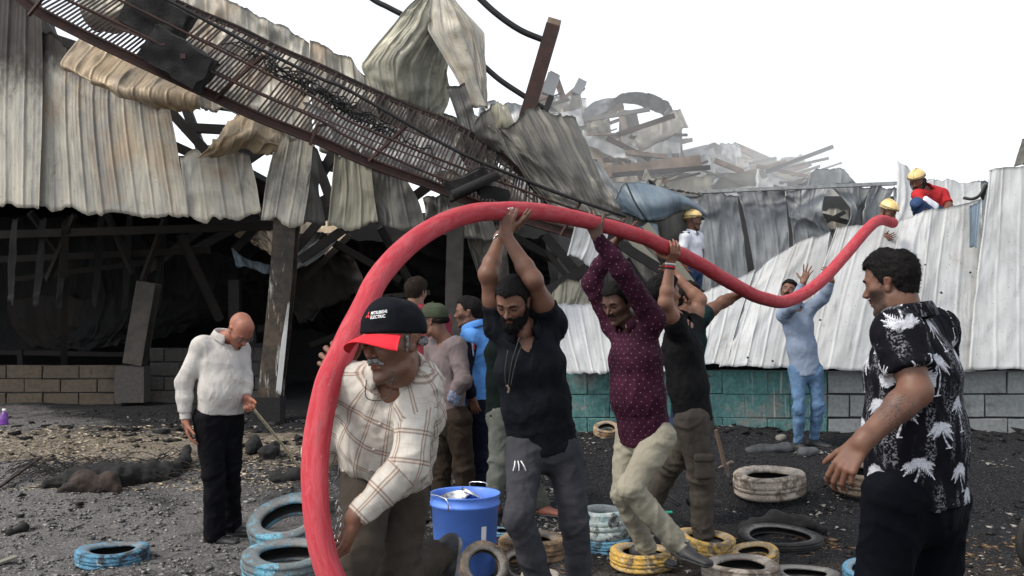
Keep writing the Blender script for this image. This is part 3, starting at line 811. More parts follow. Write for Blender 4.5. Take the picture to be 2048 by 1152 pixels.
for i in range(NS):
    t = .03 + .955 * i / (NS - 1)
    a, b = at_t(L3, t), at_t(U3, t)
    if .395 < t < .40 or rs.random() < .03: continue
    o = bpy.data.objects.new('grating_slat', sl_me); col.objects.link(o); o.parent = walk
    dv = Vector(b - a); dv += Vector((rs.uniform(-.02, .02), rs.uniform(-.03, .03), rs.uniform(-.02, .02)))
    X = dv.normalized(); Z = Vector((X.y, -X.x, 0)).normalized() if abs(X.z) < .99 else Vector((1, 0, 0))
    tang = Vector(at_t(L3, min(1, t + .01)) - at_t(L3, max(0, t - .01))).normalized()
    Y = (tang - X * tang.dot(X)).normalized(); Z = X.cross(Y)
    Mx = Matrix((X * dv.length, Y, Z)).transposed().to_4x4()
    Mx.translation = Vector(a) - walk.location
    o.matrix_local = Mx
for f in (.33, .66):
    bar_pts = np.array([at_t(L3, t) * (1 - f) + at_t(U3, t) * f for t in np.linspace(.03, .98, 40)]) + np.array([0, -.015, -.02])
    tube('cross_rod', bar_pts, .009, M_grate, walk, 6)
rails = [([(100, -20), (132, -2), (280, 68), (400, 132), (520, 188), (639, 240), (700, 276), (860, 348), (960, 384), (1060, 430)], .014, M_rust),
         ([(200, -22), (235, -2), (360, 60), (520, 140), (640, 202), (700, 243), (900, 327), (1020, 371), (1140, 415), (1248, 446)], .014, M_rust),
         ([(290, -22), (331, -2), (440, 56), (500, 88), (639, 156), (700, 182), (900, 295), (1020, 348), (1140, 395), (1251, 433)], .019, M_bsteel)]
for pts, r_, m_ in rails:
    tube('handrail', catmull([P(x, y, wy(x) - .35) for x, y in pts], 5), r_, m_, walk, 8)
for a, b in [((58, 30), (92, -12)), ((432, 196), (527, 110)), ((738, 322), (812, 252)), ((1122, 470), (1162, 402)), ((1251, 433), (1243, 448))]:
    bar('rail_post', P(a[0], a[1], wy(a[0]) - .05), P(b[0], b[1], wy(b[0]) - .33), .03, .03, M_rust, walk)
bar('bracket', P(620, 290, wy(620) - .1), P(634, 252, wy(620) - .1), .03, .03, M_rust, walk); bar('bracket', P(634, 252, wy(620) - .1), P(652, 250, wy(620)), .03, .03, M_rust, walk)
# melted cables draped on the deck
for i in range(15):
    r_ = random.Random(i + 50)
    t0 = r_.uniform(.28, .5); t1 = t0 + r_.uniform(.12, .3)
    pts = []
    for t in np.linspace(t0, t1, 14):
        f = .78 - (t - .28) * .75 + r_.uniform(-.09, .09)
        pts.append(at_t(L3, t) * (1 - f) + at_t(U3, t) * f + np.array([r_.uniform(-.04, .04), -.06 - r_.random() * .05, r_.uniform(-.04, .04)]))
    tube('melted_cable', catmull(pts, 3), .008, M_soot_shade, walk, 5)
# burnt unit hanging at the top left and charred box lower down
def charbox(name, c, sz, rot, seed, label, cat):
    c = np.array(c)
    rr = Matrix.Rotation(rot[1], 3, 'Y') @ Matrix.Rotation(rot[0], 3, 'X') @ Matrix.Rotation(rot[2], 3, 'Z')
    n = 13; V, Fc = [], []
    for ax_ in range(3):
        for sgn in (-1, 1):
            b0 = len(V)
            for i in range(n):
                for j in range(n):
                    p = [0, 0, 0]; p[ax_] = sgn; p[(ax_ + 1) % 3] = -1 + 2 * i / (n - 1); p[(ax_ + 2) % 3] = -1 + 2 * j / (n - 1)
                    p = np.array(p) * np.array(sz) / 2
                    p = p + .03 * np.array([vnoise(p[None] * 9 + q * 5, seed + q)[0] for q in range(3)])
                    V.append(c + np.array(rr @ Vector(p)))
            for i in range(n - 1):
                for j in range(n - 1):
                    f = (b0 + i * n + j, b0 + (i + 1) * n + j, b0 + (i + 1) * n + j + 1, b0 + i * n + j + 1)
                    Fc.append(f if sgn > 0 else f[::-1])
    root = empty(name, c - np.array([0, 0, sz[2] / 2]), label, cat)
    meshobj('casing', V, Fc, M_char, root)
    return root, rr
r1, rr = charbox('burnt_unit', P(360, 118, 10.2), (.66, .35, .36), (.1, R(33), .1), 1, 'black burnt square unit hanging lowest on the walkway at the top left', 'burnt unit')
for dx in (-.12, .12):
    q = np.array(rr @ Vector((dx, -.19, .05))) + P(352, 112, 10.2)
    meshobj('vent', *box_geo(q, (.05, .02, .05)), M_rust, r1, False)
r2, rr = charbox('burnt_unit', P(315, 38, 10.5), (.62, .4, .42), (.1, R(30), .1), 2, 'long black burnt unit above the square one on the walkway', 'burnt unit')
bar('frame_bar', P(225, 52, 10.3), P(345, 95, 10.3), .03, .03, M_rust, r2)
r3, rr = charbox('burnt_box', P(935, 368, 10.6), (.45, .25, .2), (.1, R(-25), 0), 3, 'charred box lying on the lower end of the walkway above the hose', 'burnt box')
tube('box_pipe', [P(905, 390, 10.4), P(995, 350, 10.4)], .05, M_char, r3, 8)
r4, rr = charbox('burnt_box', P(985, 385, 10.7), (.3, .22, .13), (.1, R(15), .3), 4, 'smaller charred lump at the walkway end beside the charred box', 'burnt box')
tube('loose_wire', catmull([P(930, 350, 10.4), P(960, 335, 10.4), P(990, 345, 10.4), P(1010, 372, 10.4)], 6), .008, M_char, r4, 5)

# ---- white sheets leaning over the front wall
clad = empty('leaning_cladding', (P(1700, 740, 10.7)[0], 10.7, 1.0), 'row of white corrugated sheets leaning back over the low block wall', 'cladding')
def W(rows, mat=M_white, **k):
    k.setdefault('seed', 40); k.setdefault('pitch', .24); k.setdefault('crump', .035); k.setdefault('amp', .012); k.setdefault('cf', .9)
    return S('cladding_sheet', rows, mat, clad, 10.7, **k)
W([[(1396, 600, .7), (1440, 575, .7), (1508, 545, .86)], [(1388, 660, .34), (1430, 655, .34), (1474, 650, .36)], [(1382, 730, .05), (1410, 732, .05), (1452, 733, .05)]], seed=41, soot=(-.2, -.1), jag=.015)
W([[(1500, 552, .8), (1545, 512, .9), (1600, 488, 1.0), (1660, 466, 1.02)], [(1466, 640, .4), (1510, 610, .45), (1560, 600, .5), (1634, 600, .55)], [(1438, 734), (1480, 734), (1530, 736), (1594, 740, .06)]], seed=42, soot=(-.2, -.1), jag=.015)
W([[(1672, 458, 1.1), (1700, 455, 1.1), (1750, 452, 1.1), (1814, 440, 1.18)], [(1622, 600, .5), (1660, 600, .5), (1710, 600, .5), (1782, 600, .56)], [(1580, 738), (1630, 740), (1680, 742), (1752, 745, .06)]], seed=43, soot=(-.2, -.1), jag=.015)
W([[(1802, 444, 1.15), (1850, 428, 1.1), (1900, 418, 1.1), (1958, 402, 1.16)], [(1768, 600, .5), (1830, 590, .5), (1880, 585, .5), (1964, 580, .56)], [(1736, 744), (1800, 744), (1870, 745), (1950, 744, .06)]], seed=44, soot=(-.25, -.1), jag=.012)
W([[(1976, 345, 1.0), (2010, 338, 1.0), (2060, 335, 1.0), (2110, 332, 1.0)], [(1950, 560, .45), (2000, 560, .45), (2060, 560, .45), (2110, 560, .45)], [(1934, 741), (2000, 742), (2060, 742), (2110, 742)]], seed=45, soot=(-.25, -.1), jag=.012)
W([[(1093, 612, .45), (1200, 612, .45), (1300, 606, .5), (1402, 600, .6)], [(1108, 680, .2), (1210, 680, .2), (1300, 676, .25), (1392, 670, .3)], [(1128, 742), (1220, 745), (1310, 742), (1392, 738)]], seed=46, soot=(-.2, -.05), pitch=.18)
W([[(1788, 330, 3.2), (1850, 362, 3.2), (1900, 360, 3.2), (1962, 362, 3.2)], [(1788, 470, 2.6), (1850, 470, 2.6), (1900, 470, 2.6), (1962, 450, 2.6)]], seed=47, soot=(-.2, -.1), crump=.06)
S('blue_underside', [[(1668, 470, .2), (1684, 462, .2)], [(1652, 530, .2), (1664, 520, .2)]], M_blue, clad, 11.7, seed=48)
S('blue_underside', [[(1938, 420, -.05), (1962, 405, -.05)], [(1938, 492, -.3), (1953, 490, -.3)]], M_blue, clad, 11.6, seed=49, crump=.01)
S('torn_trim', [[(1960, 395), (1982, 342)], [(1966, 402), (1990, 350)]], M_bsteel, clad, 11.65, seed=50, crump=.02, amp=0)
tag(tube('twisted_strap', catmull([P(1928, 396, 11.7), P(1945, 398, 11.6), P(1960, 390, 11.6), P(1972, 370, 11.6)], 6), .02, M_bsteel, seg=6), 'black twisted metal strap on top of the white sheets behind the red shirted fireman', 'metal strap')
slab('gap_shade_strip', P(1120, 752, 11.1), P(2110, 725, 11.35), M_char, clad)  # black slab stands in for the shade in the gap under the sheets
for (x, y) in [(1495, 715), (1545, 722), (1640, 640), (1760, 520), (1790, 610), (1850, 530), (1990, 560), (2020, 450), (1882, 585), (1940, 545)]:
    c = P(x, y, 10.7 + (735 - y) / 300 * 1.05 - .05)
    V, Fc, _a = tube_geo([c, c + np.array([0, -.012, 0])], .012, 8)
    meshobj('screw', V, Fc, M_bsteel, clad)
tag(S('dark_awning', [[(2044, 278), (2120, 230)], [(2026, 334), (2120, 334)]], M_dark, None, 13.0, seed=51, crump=.02, amp=.0), 'dark angular roof corner rising above the last white sheet at the right edge', 'roof corner')

# ---- grey smoked shed behind
shed = empty('smoked_shed', (P(1560, 560, 15.5)[0], 15.5, 1.6), 'smoky grey blue shed side with torn vertical sheets hanging open', 'building')
def G(rows, mat=M_grey, **k):
    k.setdefault('pitch', .26); k.setdefault('crump', .05); k.setdefault('amp', .02)
    return S('shed_sheet', rows, mat, shed, 15.5, **k)
G([[(1345, 400, .2), (1410, 388), (1473, 386)], [(1350, 470), (1420, 470), (1486, 470)], [(1360, 590), (1430, 590), (1500, 590)]], seed=70)
G([[(1475, 386), (1520, 380), (1568, 376)], [(1492, 450), (1535, 450), (1574, 440)], [(1520, 600, .1), (1550, 600), (1584, 600)]], seed=71)
G([[(1571, 378), (1612, 376), (1656, 374)], [(1576, 420), (1610, 420, -.1), (1645, 420, -.2)], [(1584, 470), (1625, 470), (1664, 478)], [(1590, 600), (1630, 600), (1670, 600)]], seed=72)
G([[(1657, 376), (1700, 374), (1742, 372)], [(1695, 418, -.2), (1708, 418, -.1), (1722, 418)], [(1685, 460), (1705, 460), (1722, 460)]], seed=73)
G([[(1741, 374), (1760, 374), (1790, 374)], [(1722, 430, -.2), (1745, 430), (1760, 440)], [(1730, 480), (1745, 480), (1770, 480)]], seed=74)
G([[(1788, 372), (1880, 368), (1975, 366)], [(1790, 480), (1880, 480), (1975, 470)]], seed=75)
bar('eaves_trim', P(1400, 384, 15.3), P(1792, 367, 15.3), .12, .05, M_grey_trim if 'M_grey_trim' in globals() else flat_mat('trim_metal', (.30, .31, .31), .6, .3, .3), shed)
S('buckled_gutter', [[(1290, 345, .3), (1340, 372), (1400, 384)], [(1285, 362, .2), (1335, 382), (1400, 392)]], M_dark, shed, 15.2, seed=76, crump=.06, amp=.01)
slab('inside_shade', P(1340, 600, 17), P(1980, 395, 17.2), M_soot_shade, shed)  # black slab stands in for the shade behind the torn sheets
S('inner_sheet', [[(1640, 420), (1698, 418)], [(1645, 455), (1700, 462)]], M_cream, shed, 16.4, seed=78, crump=.05, amp=.01)
beam((1640, 430, 16.2), (1700, 446, 16.2), .06, None, shed, 'inner_beam'); beam((1640, 450, 16.1), (1690, 424, 16.1), .05, None, shed, 'inner_beam')
S('roof_hump', [[(1598, 368), (1632, 341), (1685, 342), (1712, 368)], [(1588, 376, .1), (1640, 376, 0), (1690, 376, 0), (1722, 376, .1)]], M_grey, shed, 17.4, seed=77, crump=.04, amp=.0)
# blue-grey duct
duct = empty('fallen_duct', tuple(P(1300, 500, 13.5)), 'dented blue grey sheet metal duct half sunk in the wreckage left of the officer', 'duct')
S('duct_side', [[(1229, 408, .3), (1240, 385, .1), (1253, 368), (1300, 370), (1350, 386), (1385, 404, .1), (1412, 431, .3)], [(1234, 414, .3), (1258, 408, -.1), (1280, 408, -.25), (1320, 402, -.3), (1355, 402, -.2), (1385, 412, 0), (1411, 432, .3)], [(1238, 420, .3), (1268, 430, -.1), (1293, 442, -.25), (1325, 436, -.25), (1352, 424, -.1), (1380, 420, .05), (1410, 434, .3)]], M_blue, duct, 13.6, seed=80, crump=.012, amp=.0, soot=(-.5, -.4), jag=0)
S('duct_side', [[(1238, 420, .32), (1268, 430, -.08), (1293, 442, -.23), (1325, 436, -.23), (1352, 424, -.08), (1380, 420, .07), (1410, 434, .32)], [(1246, 455, .4), (1275, 465, .1), (1300, 480, 0), (1330, 478, 0), (1360, 465, .1), (1382, 450, .2), (1400, 442, .4)], [(1258, 505, .6), (1285, 525, .4), (1310, 535, .3), (1335, 530, .3), (1360, 510, .4), (1380, 485, .5), (1395, 465, .6)]], M_dark, duct, 13.6, seed=81, crump=.02, amp=.0, soot=(.0, .1), jag=0)
tube('duct_seam', catmull([P(1253, 368, 13.55), P(1270, 405, 13.35), P(1294, 441, 13.3)], 6), .012, M_bsteel, duct, 6)
S('duct_flap', [[(1268, 460), (1310, 450), (1318, 475)], [(1272, 475), (1312, 470), (1322, 488)]], M_blue, duct, 13.2, seed=82, crump=.03, amp=0)

# ---- collapsed roof heap, far and hazy
heap = empty('collapsed_building', (P(1250, 400, 21)[0], 21, 1.5), 'collapsed steel building of buckled sheets and beams fading in smoke behind the duct', 'building')
def H(rows, mat=M_grey, D=21, **k):
    k.setdefault('pitch', .5); k.setdefault('crump', .16); k.setdefault('amp', .05); k.setdefault('cf', .7); k.setdefault('res', 10)
    return S(k.pop('name', 'buckled_sheet'), rows, mat, heap, D, **k)
H([[(1120, 255), (1185, 208), (1255, 182, -.4), (1318, 192, -.4), (1350, 228, -.2), (1366, 330)], [(1140, 262, .3), (1195, 232), (1245, 205), (1318, 226), (1328, 240), (1322, 330)]], M_grey, 20, seed=90, lin=False, crump=.08, amp=.02, jag=.02)
H([[(1130, 250), (1185, 235), (1220, 240)], [(1120, 290), (1190, 280), (1225, 300)], [(1150, 340), (1200, 345), (1250, 350)]], M_olive, 20.5, seed=91, cf=1.4, crump=.2)
H([[(1090, 200), (1120, 195), (1172, 200)], [(1090, 240), (1130, 240), (1172, 228)]], M_white, 22, seed=92, pitch=.3)
H([[(960, 212), (1030, 208), (1100, 215)], [(960, 250), (1040, 250), (1150, 262)], [(1000, 320), (1080, 320), (1180, 340)]], M_grey, 19, seed=93)
H([[(1095, 268), (1150, 268), (1200, 280)], [(1110, 330), (1190, 330), (1260, 340)], [(1130, 400), (1200, 400), (1290, 400)]], M_cream, 20, seed=94, soot=(.3, 0))
H([[(1240, 290), (1290, 310), (1330, 330)], [(1240, 340), (1300, 350), (1400, 355)], [(1240, 400), (1320, 400), (1420, 400)]], M_grey, 21, seed=95)
H([[(1280, 268), (1320, 290), (1330, 320)], [(1270, 330), (1310, 335), (1340, 335)]], M_dark, 20.6, seed=96, crump=.05)
H([[(1380, 305), (1430, 290), (1476, 290)], [(1370, 330), (1430, 320), (1500, 335)], [(1360, 370), (1440, 370), (1570, 372)]], M_white, 22, seed=97)
H([[(1400, 305), (1425, 290), (1440, 300)], [(1395, 318), (1420, 320), (1440, 312)]], M_dark, 21.5, seed=98)
H([[(1470, 288), (1520, 315), (1575, 338)], [(1478, 300), (1520, 330), (1578, 352)], [(1490, 345), (1530, 350), (1580, 370)]], M_cream, 23, seed=99)
H([[(1405, 362), (1460, 345), (1520, 343), (1545, 362)], [(1400, 378), (1460, 378), (1520, 376), (1550, 378)]], M_dark, 19, seed=100, crump=.05, amp=.0)
H([[(1215, 330), (1300, 322), (1400, 318)], [(1225, 345), (1300, 340), (1400, 338)]], M_dark, 18.5, seed=101, crump=.05, amp=.0)
H([[(1230, 352), (1320, 350), (1420, 352)], [(1230, 420), (1320, 420), (1420, 420)]], M_olive, 19, seed=102)
H([[(1220, 368), (1290, 362), (1300, 380)], [(1210, 420), (1280, 420), (1300, 420)]], M_white, 17.5, seed=103, soot=(.1, .1))
H([[(1050, 300), (1130, 290), (1200, 330)], [(1080, 400), (1160, 400), (1260, 430)]], M_grey, 17, seed=104, crump=.2)
H([[(1300, 356), (1332, 360), (1330, 376)], [(1298, 374), (1318, 376), (1330, 378)]], M_rustl, 17, seed=105, crump=.03, pitch=.15)
for (a, b, w_, m_) in [((1048, 262, 21), (1110, 148, 21), .22, M_rustl), ((1110, 150, 21.3), (1140, 235, 21.3), .12, M_rustl), ((1095, 190, 20.5), (1108, 150, 20.5), .25, M_grey), ((1085, 240, 20), (1165, 172, 20), .16, M_rustl),
                      ((1150, 172, 19.8), (1166, 180, 19.8), .3, M_grey), ((1105, 268, 19.5), (1375, 270, 19.5), .05, M_bsteel), ((1240, 208, 20.5), (1262, 335, 20.5), .12, M_rustl), ((1258, 222, 20.4), (1310, 330, 20.4), .09, M_bsteel),
                      ((1250, 222, 20.6), (1245, 330, 20.6), .2, M_rust), ((1262, 225, 20.6), (1285, 330, 20.6), .2, M_rust), ((1215, 345, 18.2), (1400, 322, 18.2), .2, M_rustl), ((1225, 350, 18.0), (1420, 335, 18.0), .08, M_bsteel), ((1470, 292, 22.5), (1570, 336, 22.5), .14, M_rustl),
                      ((1265, 330, 20), (1240, 380, 20), .2, M_dark), ((1355, 230, 20.2), (1358, 330, 20.2), .14, M_rustl), ((1200, 236, 20), (1245, 210, 20), .12, M_rustl), ((1230, 320, 21), (1330, 345, 21), .2, M_dark), ((1265, 345, 19), (1290, 345, 19), .3, M_rustl)]:
    bar('beam', P(*a), P(*b), w_, w_, m_, heap)
r_ = random.Random(77)
for i in range(190):
    x = r_.uniform(980, 1590); top = np.interp(x, [980, 1100, 1250, 1360, 1480, 1600], [215, 195, 250, 318, 296, 360])
    y = r_.uniform(top + 14, 398); D = r_.uniform(18.5, 23)
    a = P(x, y, D); L = r_.uniform(.5, 1.5); th = r_.uniform(-.5, .4)
    b = a + L * np.array([math.cos(th), r_.uniform(-.4, .4), math.sin(th)])
    if i % 3 == 0:
        w2 = r_.uniform(.2, .7) * np.array([-math.sin(th) * .6, r_.uniform(.2, .8), math.cos(th)])
        sheet('buckled_sheet', [[tuple(a) , tuple(b)], [tuple(a - w2), tuple(b - w2)]] if False else [[(*a, 0), (*b, 0)], [(*(a - w2), 0), (*(b - w2), 0)]], r_.choice([M_grey, M_cream, M_dark, M_white, M_olive]), heap, pitch=.3, seed=200 + i, crump=.08, res=7)
    else:
        bar('beam', a, b, r_.uniform(.025, .10), r_.uniform(.03, .10), r_.choice([M_dark, M_rustl, M_bsteel, M_rust]), heap)
# mound under the heap so that it rests on something
xs = np.linspace(P(930, 400, 22)[0], P(1640, 400, 22)[0], 70); ys = np.linspace(17.6, 27, 40)
X, Y = np.meshgrid(xs, ys)
u_ = (X - xs[0]) / (xs[-1] - xs[0]); v_ = (Y - ys[0]) / (ys[-1] - ys[0])
hz = np.interp(u_, [0, .15, .35, .5, .7, .9, 1], [3.2, 4.3, 3.7, 3.2, 3.4, 2.6, 1.2]) * np.sin(np.pi * np.clip(v_ * .8 + .2, 0, 1)) ** .6
Z = .3 + hz * 1.0 + .25 * ridge(np.stack([X, Y, X * 0], -1) * .8, 4, 5)
idx = np.arange(X.size).reshape(X.shape)
meshobj('rubble_mound', np.stack([X, Y, Z], -1).reshape(-1, 3), np.stack([idx[:-1, :-1], idx[:-1, 1:], idx[1:, 1:], idx[1:, :-1]], -1).reshape(-1, 4), M_dark, heap, False)['kind'] = 'stuff'

# ---- smoke drifting over the heap
sm = bpy.data.materials.new('smoke'); sm.use_nodes = True
sn, sl = sm.node_tree.nodes, sm.node_tree.links
sn.clear(); so_ = sn.new('ShaderNodeOutputMaterial'); sv = sn.new('ShaderNodeVolumePrincipled')
sv.inputs['Color'].default_value = (.98, .985, .99, 1); sv.inputs['Anisotropy'].default_value = .2
tc = sn.new('ShaderNodeTexCoord'); ln = sn.new('ShaderNodeVectorMath'); ln.operation = 'LENGTH'; sl.new(tc.outputs['Object'], ln.inputs[0])
mr = sn.new('ShaderNodeMapRange'); mr.interpolation_type = 'SMOOTHSTEP'; mr.inputs[1].default_value = 1.0; mr.inputs[2].default_value = .2; mr.inputs[3].default_value = 0; mr.inputs[4].default_value = .17
sl.new(ln.outputs['Value'], mr.inputs[0])
nz = sn.new('ShaderNodeTexNoise'); nz.inputs['Scale'].default_value = 2.4; nz.inputs['Detail'].default_value = 3; sl.new(tc.outputs['Object'], nz.inputs['Vector'])
nr = sn.new('ShaderNodeMapRange'); nr.inputs[1].default_value = .35; nr.inputs[2].default_value = .7; nr.inputs[3].default_value = .25; nr.inputs[4].default_value = 1.7; sl.new(nz.outputs[0], nr.inputs[0])
mu_ = sn.new('ShaderNodeMath'); mu_.operation = 'MULTIPLY'; sl.new(mr.outputs[0], mu_.inputs[0]); sl.new(nr.outputs[0], mu_.inputs[1])
sl.new(mu_.outputs[0], sv.inputs['Density']); sl.new(sv.outputs[0], so_.inputs['Volume'])
import bmesh
bm_ = bmesh.new(); bmesh.ops.create_icosphere(bm_, subdivisions=3, radius=1.0); me_ = bpy.data.meshes.new('smoke'); bm_.to_mesh(me_); bm_.free(); me_.materials.append(sm)
so2 = bpy.data.objects.new('smoke', me_); col.objects.link(so2); so2.location = (4.4, 19.2, 3.9); so2.scale = (7.5, 5.0, 3.3)
tag(so2, 'thin white smoke drifting over the collapsed sheets and the grey shed', 'smoke', kind='stuff')
# ================================================================ PEOPLE
def skin_mat(name, c):
    m = MB(name, .52, 0, .4)
    o = m.obj(); a = m.sep(m.attr('sk'))     # x: reddish, y: dark (stubble, round the eyes), z: tattoo
    n = m.noise(o, 14, 5, .6)
    cc = m.mix(m.ramp(n, .3, .7), tuple(x * .86 for x in c), tuple(x * 1.12 for x in c))
    cc = m.mix(a[0], cc, (c[0] * .85, c[1] * .52, c[2] * .5))
    cc = m.mix(m.math('MULTIPLY', a[1], m.ramp(m.noise(o, 260, 2, .5), .3, .6, .6, 1.0)), cc, (.022, .018, .016))
    tn = m.noise(m.mapv(o, (1, 1, 1)), 42, 3, .6, 2.5)
    tt = m.math('MULTIPLY', a[2], m.ramp(m.math('ABSOLUTE', m.math('SUBTRACT', tn, .5)), .015, .05, 1, 0))
    cc = m.mix(tt, cc, (.03, .03, .035))
    m.col(cc); m.bump(m.noise(o, 190, 3, .6), .12, .002)
    try:
        m.b.inputs['Subsurface Weight'].default_value = .06
        m.b.inputs['Subsurface Radius'].default_value = (.02, .008, .004)
    except Exception: pass
    return m.m
SK_mid = skin_mat('skin_brown', (.150, .072, .046))
SK_dark = skin_mat('skin_deep_brown', (.085, .041, .028))
SK_lite = skin_mat('skin_light_brown', (.235, .118, .078))
SK_red = skin_mat('skin_ruddy', (.29, .115, .072))
def hair_mat(name, c):
    m = MB(name, .75, 0, .12); o = m.obj()
    n = m.noise(m.mapv(o, (160, 160, 420)), 1, 3, .6)
    m.col(m.mix(m.ramp(n, .35, .7), tuple(x * .55 for x in c), tuple(x * 1.9 for x in c)))
    m.bump(n, .5, .004); return m.m
H_black = hair_mat('black_hair', (.007, .006, .006)); H_grey = hair_mat('grey_hair', (.15, .15, .15)); H_brown = hair_mat('dark_brown_hair', (.018, .012, .009))

def basis(yaw, pitch=0, roll=0):
    y, p, r = R(yaw), R(pitch), R(roll)
    f0 = np.array([math.sin(y), -math.cos(y), 0]); z = np.array([0, 0, 1.0])
    f = f0 * math.cos(p) - z * math.sin(p); u = z * math.cos(p) + f0 * math.sin(p)
    x = np.cross(u, f)                      # towards the person's left
    u2 = u * math.cos(r) + x * math.sin(r); x2 = x * math.cos(r) - u * math.sin(r)
    return x2, f, u2

def face_masks(hd, V, stubble):
    q = hd.loc(V)
    lip = np.exp(-((q[:, 2] + .0655) / .0085) ** 4) * np.exp(-(q[:, 0] / .022) ** 4) * (q[:, 1] > .072)
    ear = np.clip((np.abs(q[:, 0]) - .074) / .008, 0, 1) * .4
    ns = np.exp(-((q[:, 2] + .03) / .015) ** 2) * np.exp(-(q[:, 0] / .018) ** 2) * (q[:, 1] > .09) * .35
    jawz = smooth01((-.038 - q[:, 2] + .03 * smooth01((np.abs(q[:, 0]) - .03) / .03)) / .02) * smooth01((q[:, 1] + .0) / .02) * smooth01((q[:, 2] + .135) / .02) * (1 - lip)
    ex = np.exp(-((np.abs(q[:, 0]) - .032) / .02) ** 2 - ((q[:, 2] + .002) / .014) ** 2) * (q[:, 1] > .05) * .22  # darker skin round the eyes
    return np.clip(lip * .8 + ear + ns, 0, 1), np.clip(jawz * stubble + ex, 0, 1)
def strands(hd, V, Q, par, mat, n, L, seed, down=.6, w=.0009, name='loose_hairs'):
    r_ = np.random.RandomState(seed); N = vnormals(V, Q)
    i = r_.randint(0, len(V), n); p = V[i] + r_.normal(0, .002, (n, 3)); nn = N[i]
    q = hd.loc(p)
    comb = -hd.u[None] * down - hd.f[None] * (.5 * (q[:, 2:3] > .05)) + r_.normal(0, .35, (n, 3))
    comb = comb - nn * (comb * nn).sum(1)[:, None] * .8
    comb /= np.linalg.norm(comb, axis=1)[:, None]
    d = comb * .85 + nn * r_.uniform(.15, .6, (n, 1)); d /= np.linalg.norm(d, axis=1)[:, None]
    sd = np.cross(d, nn); sd /= np.linalg.norm(sd, axis=1)[:, None] + 1e-9
    ln = L * r_.uniform(.5, 1.3, (n, 1)) * hd.k
    T = np.stack([p - sd * w, p + sd * w, p + d * ln - nn * ln * .15], 1).reshape(-1, 3)
    o = meshobj(name, T, np.arange(n * 3).reshape(-1, 3), mat, par, False); o['kind'] = 'stuff'; return o
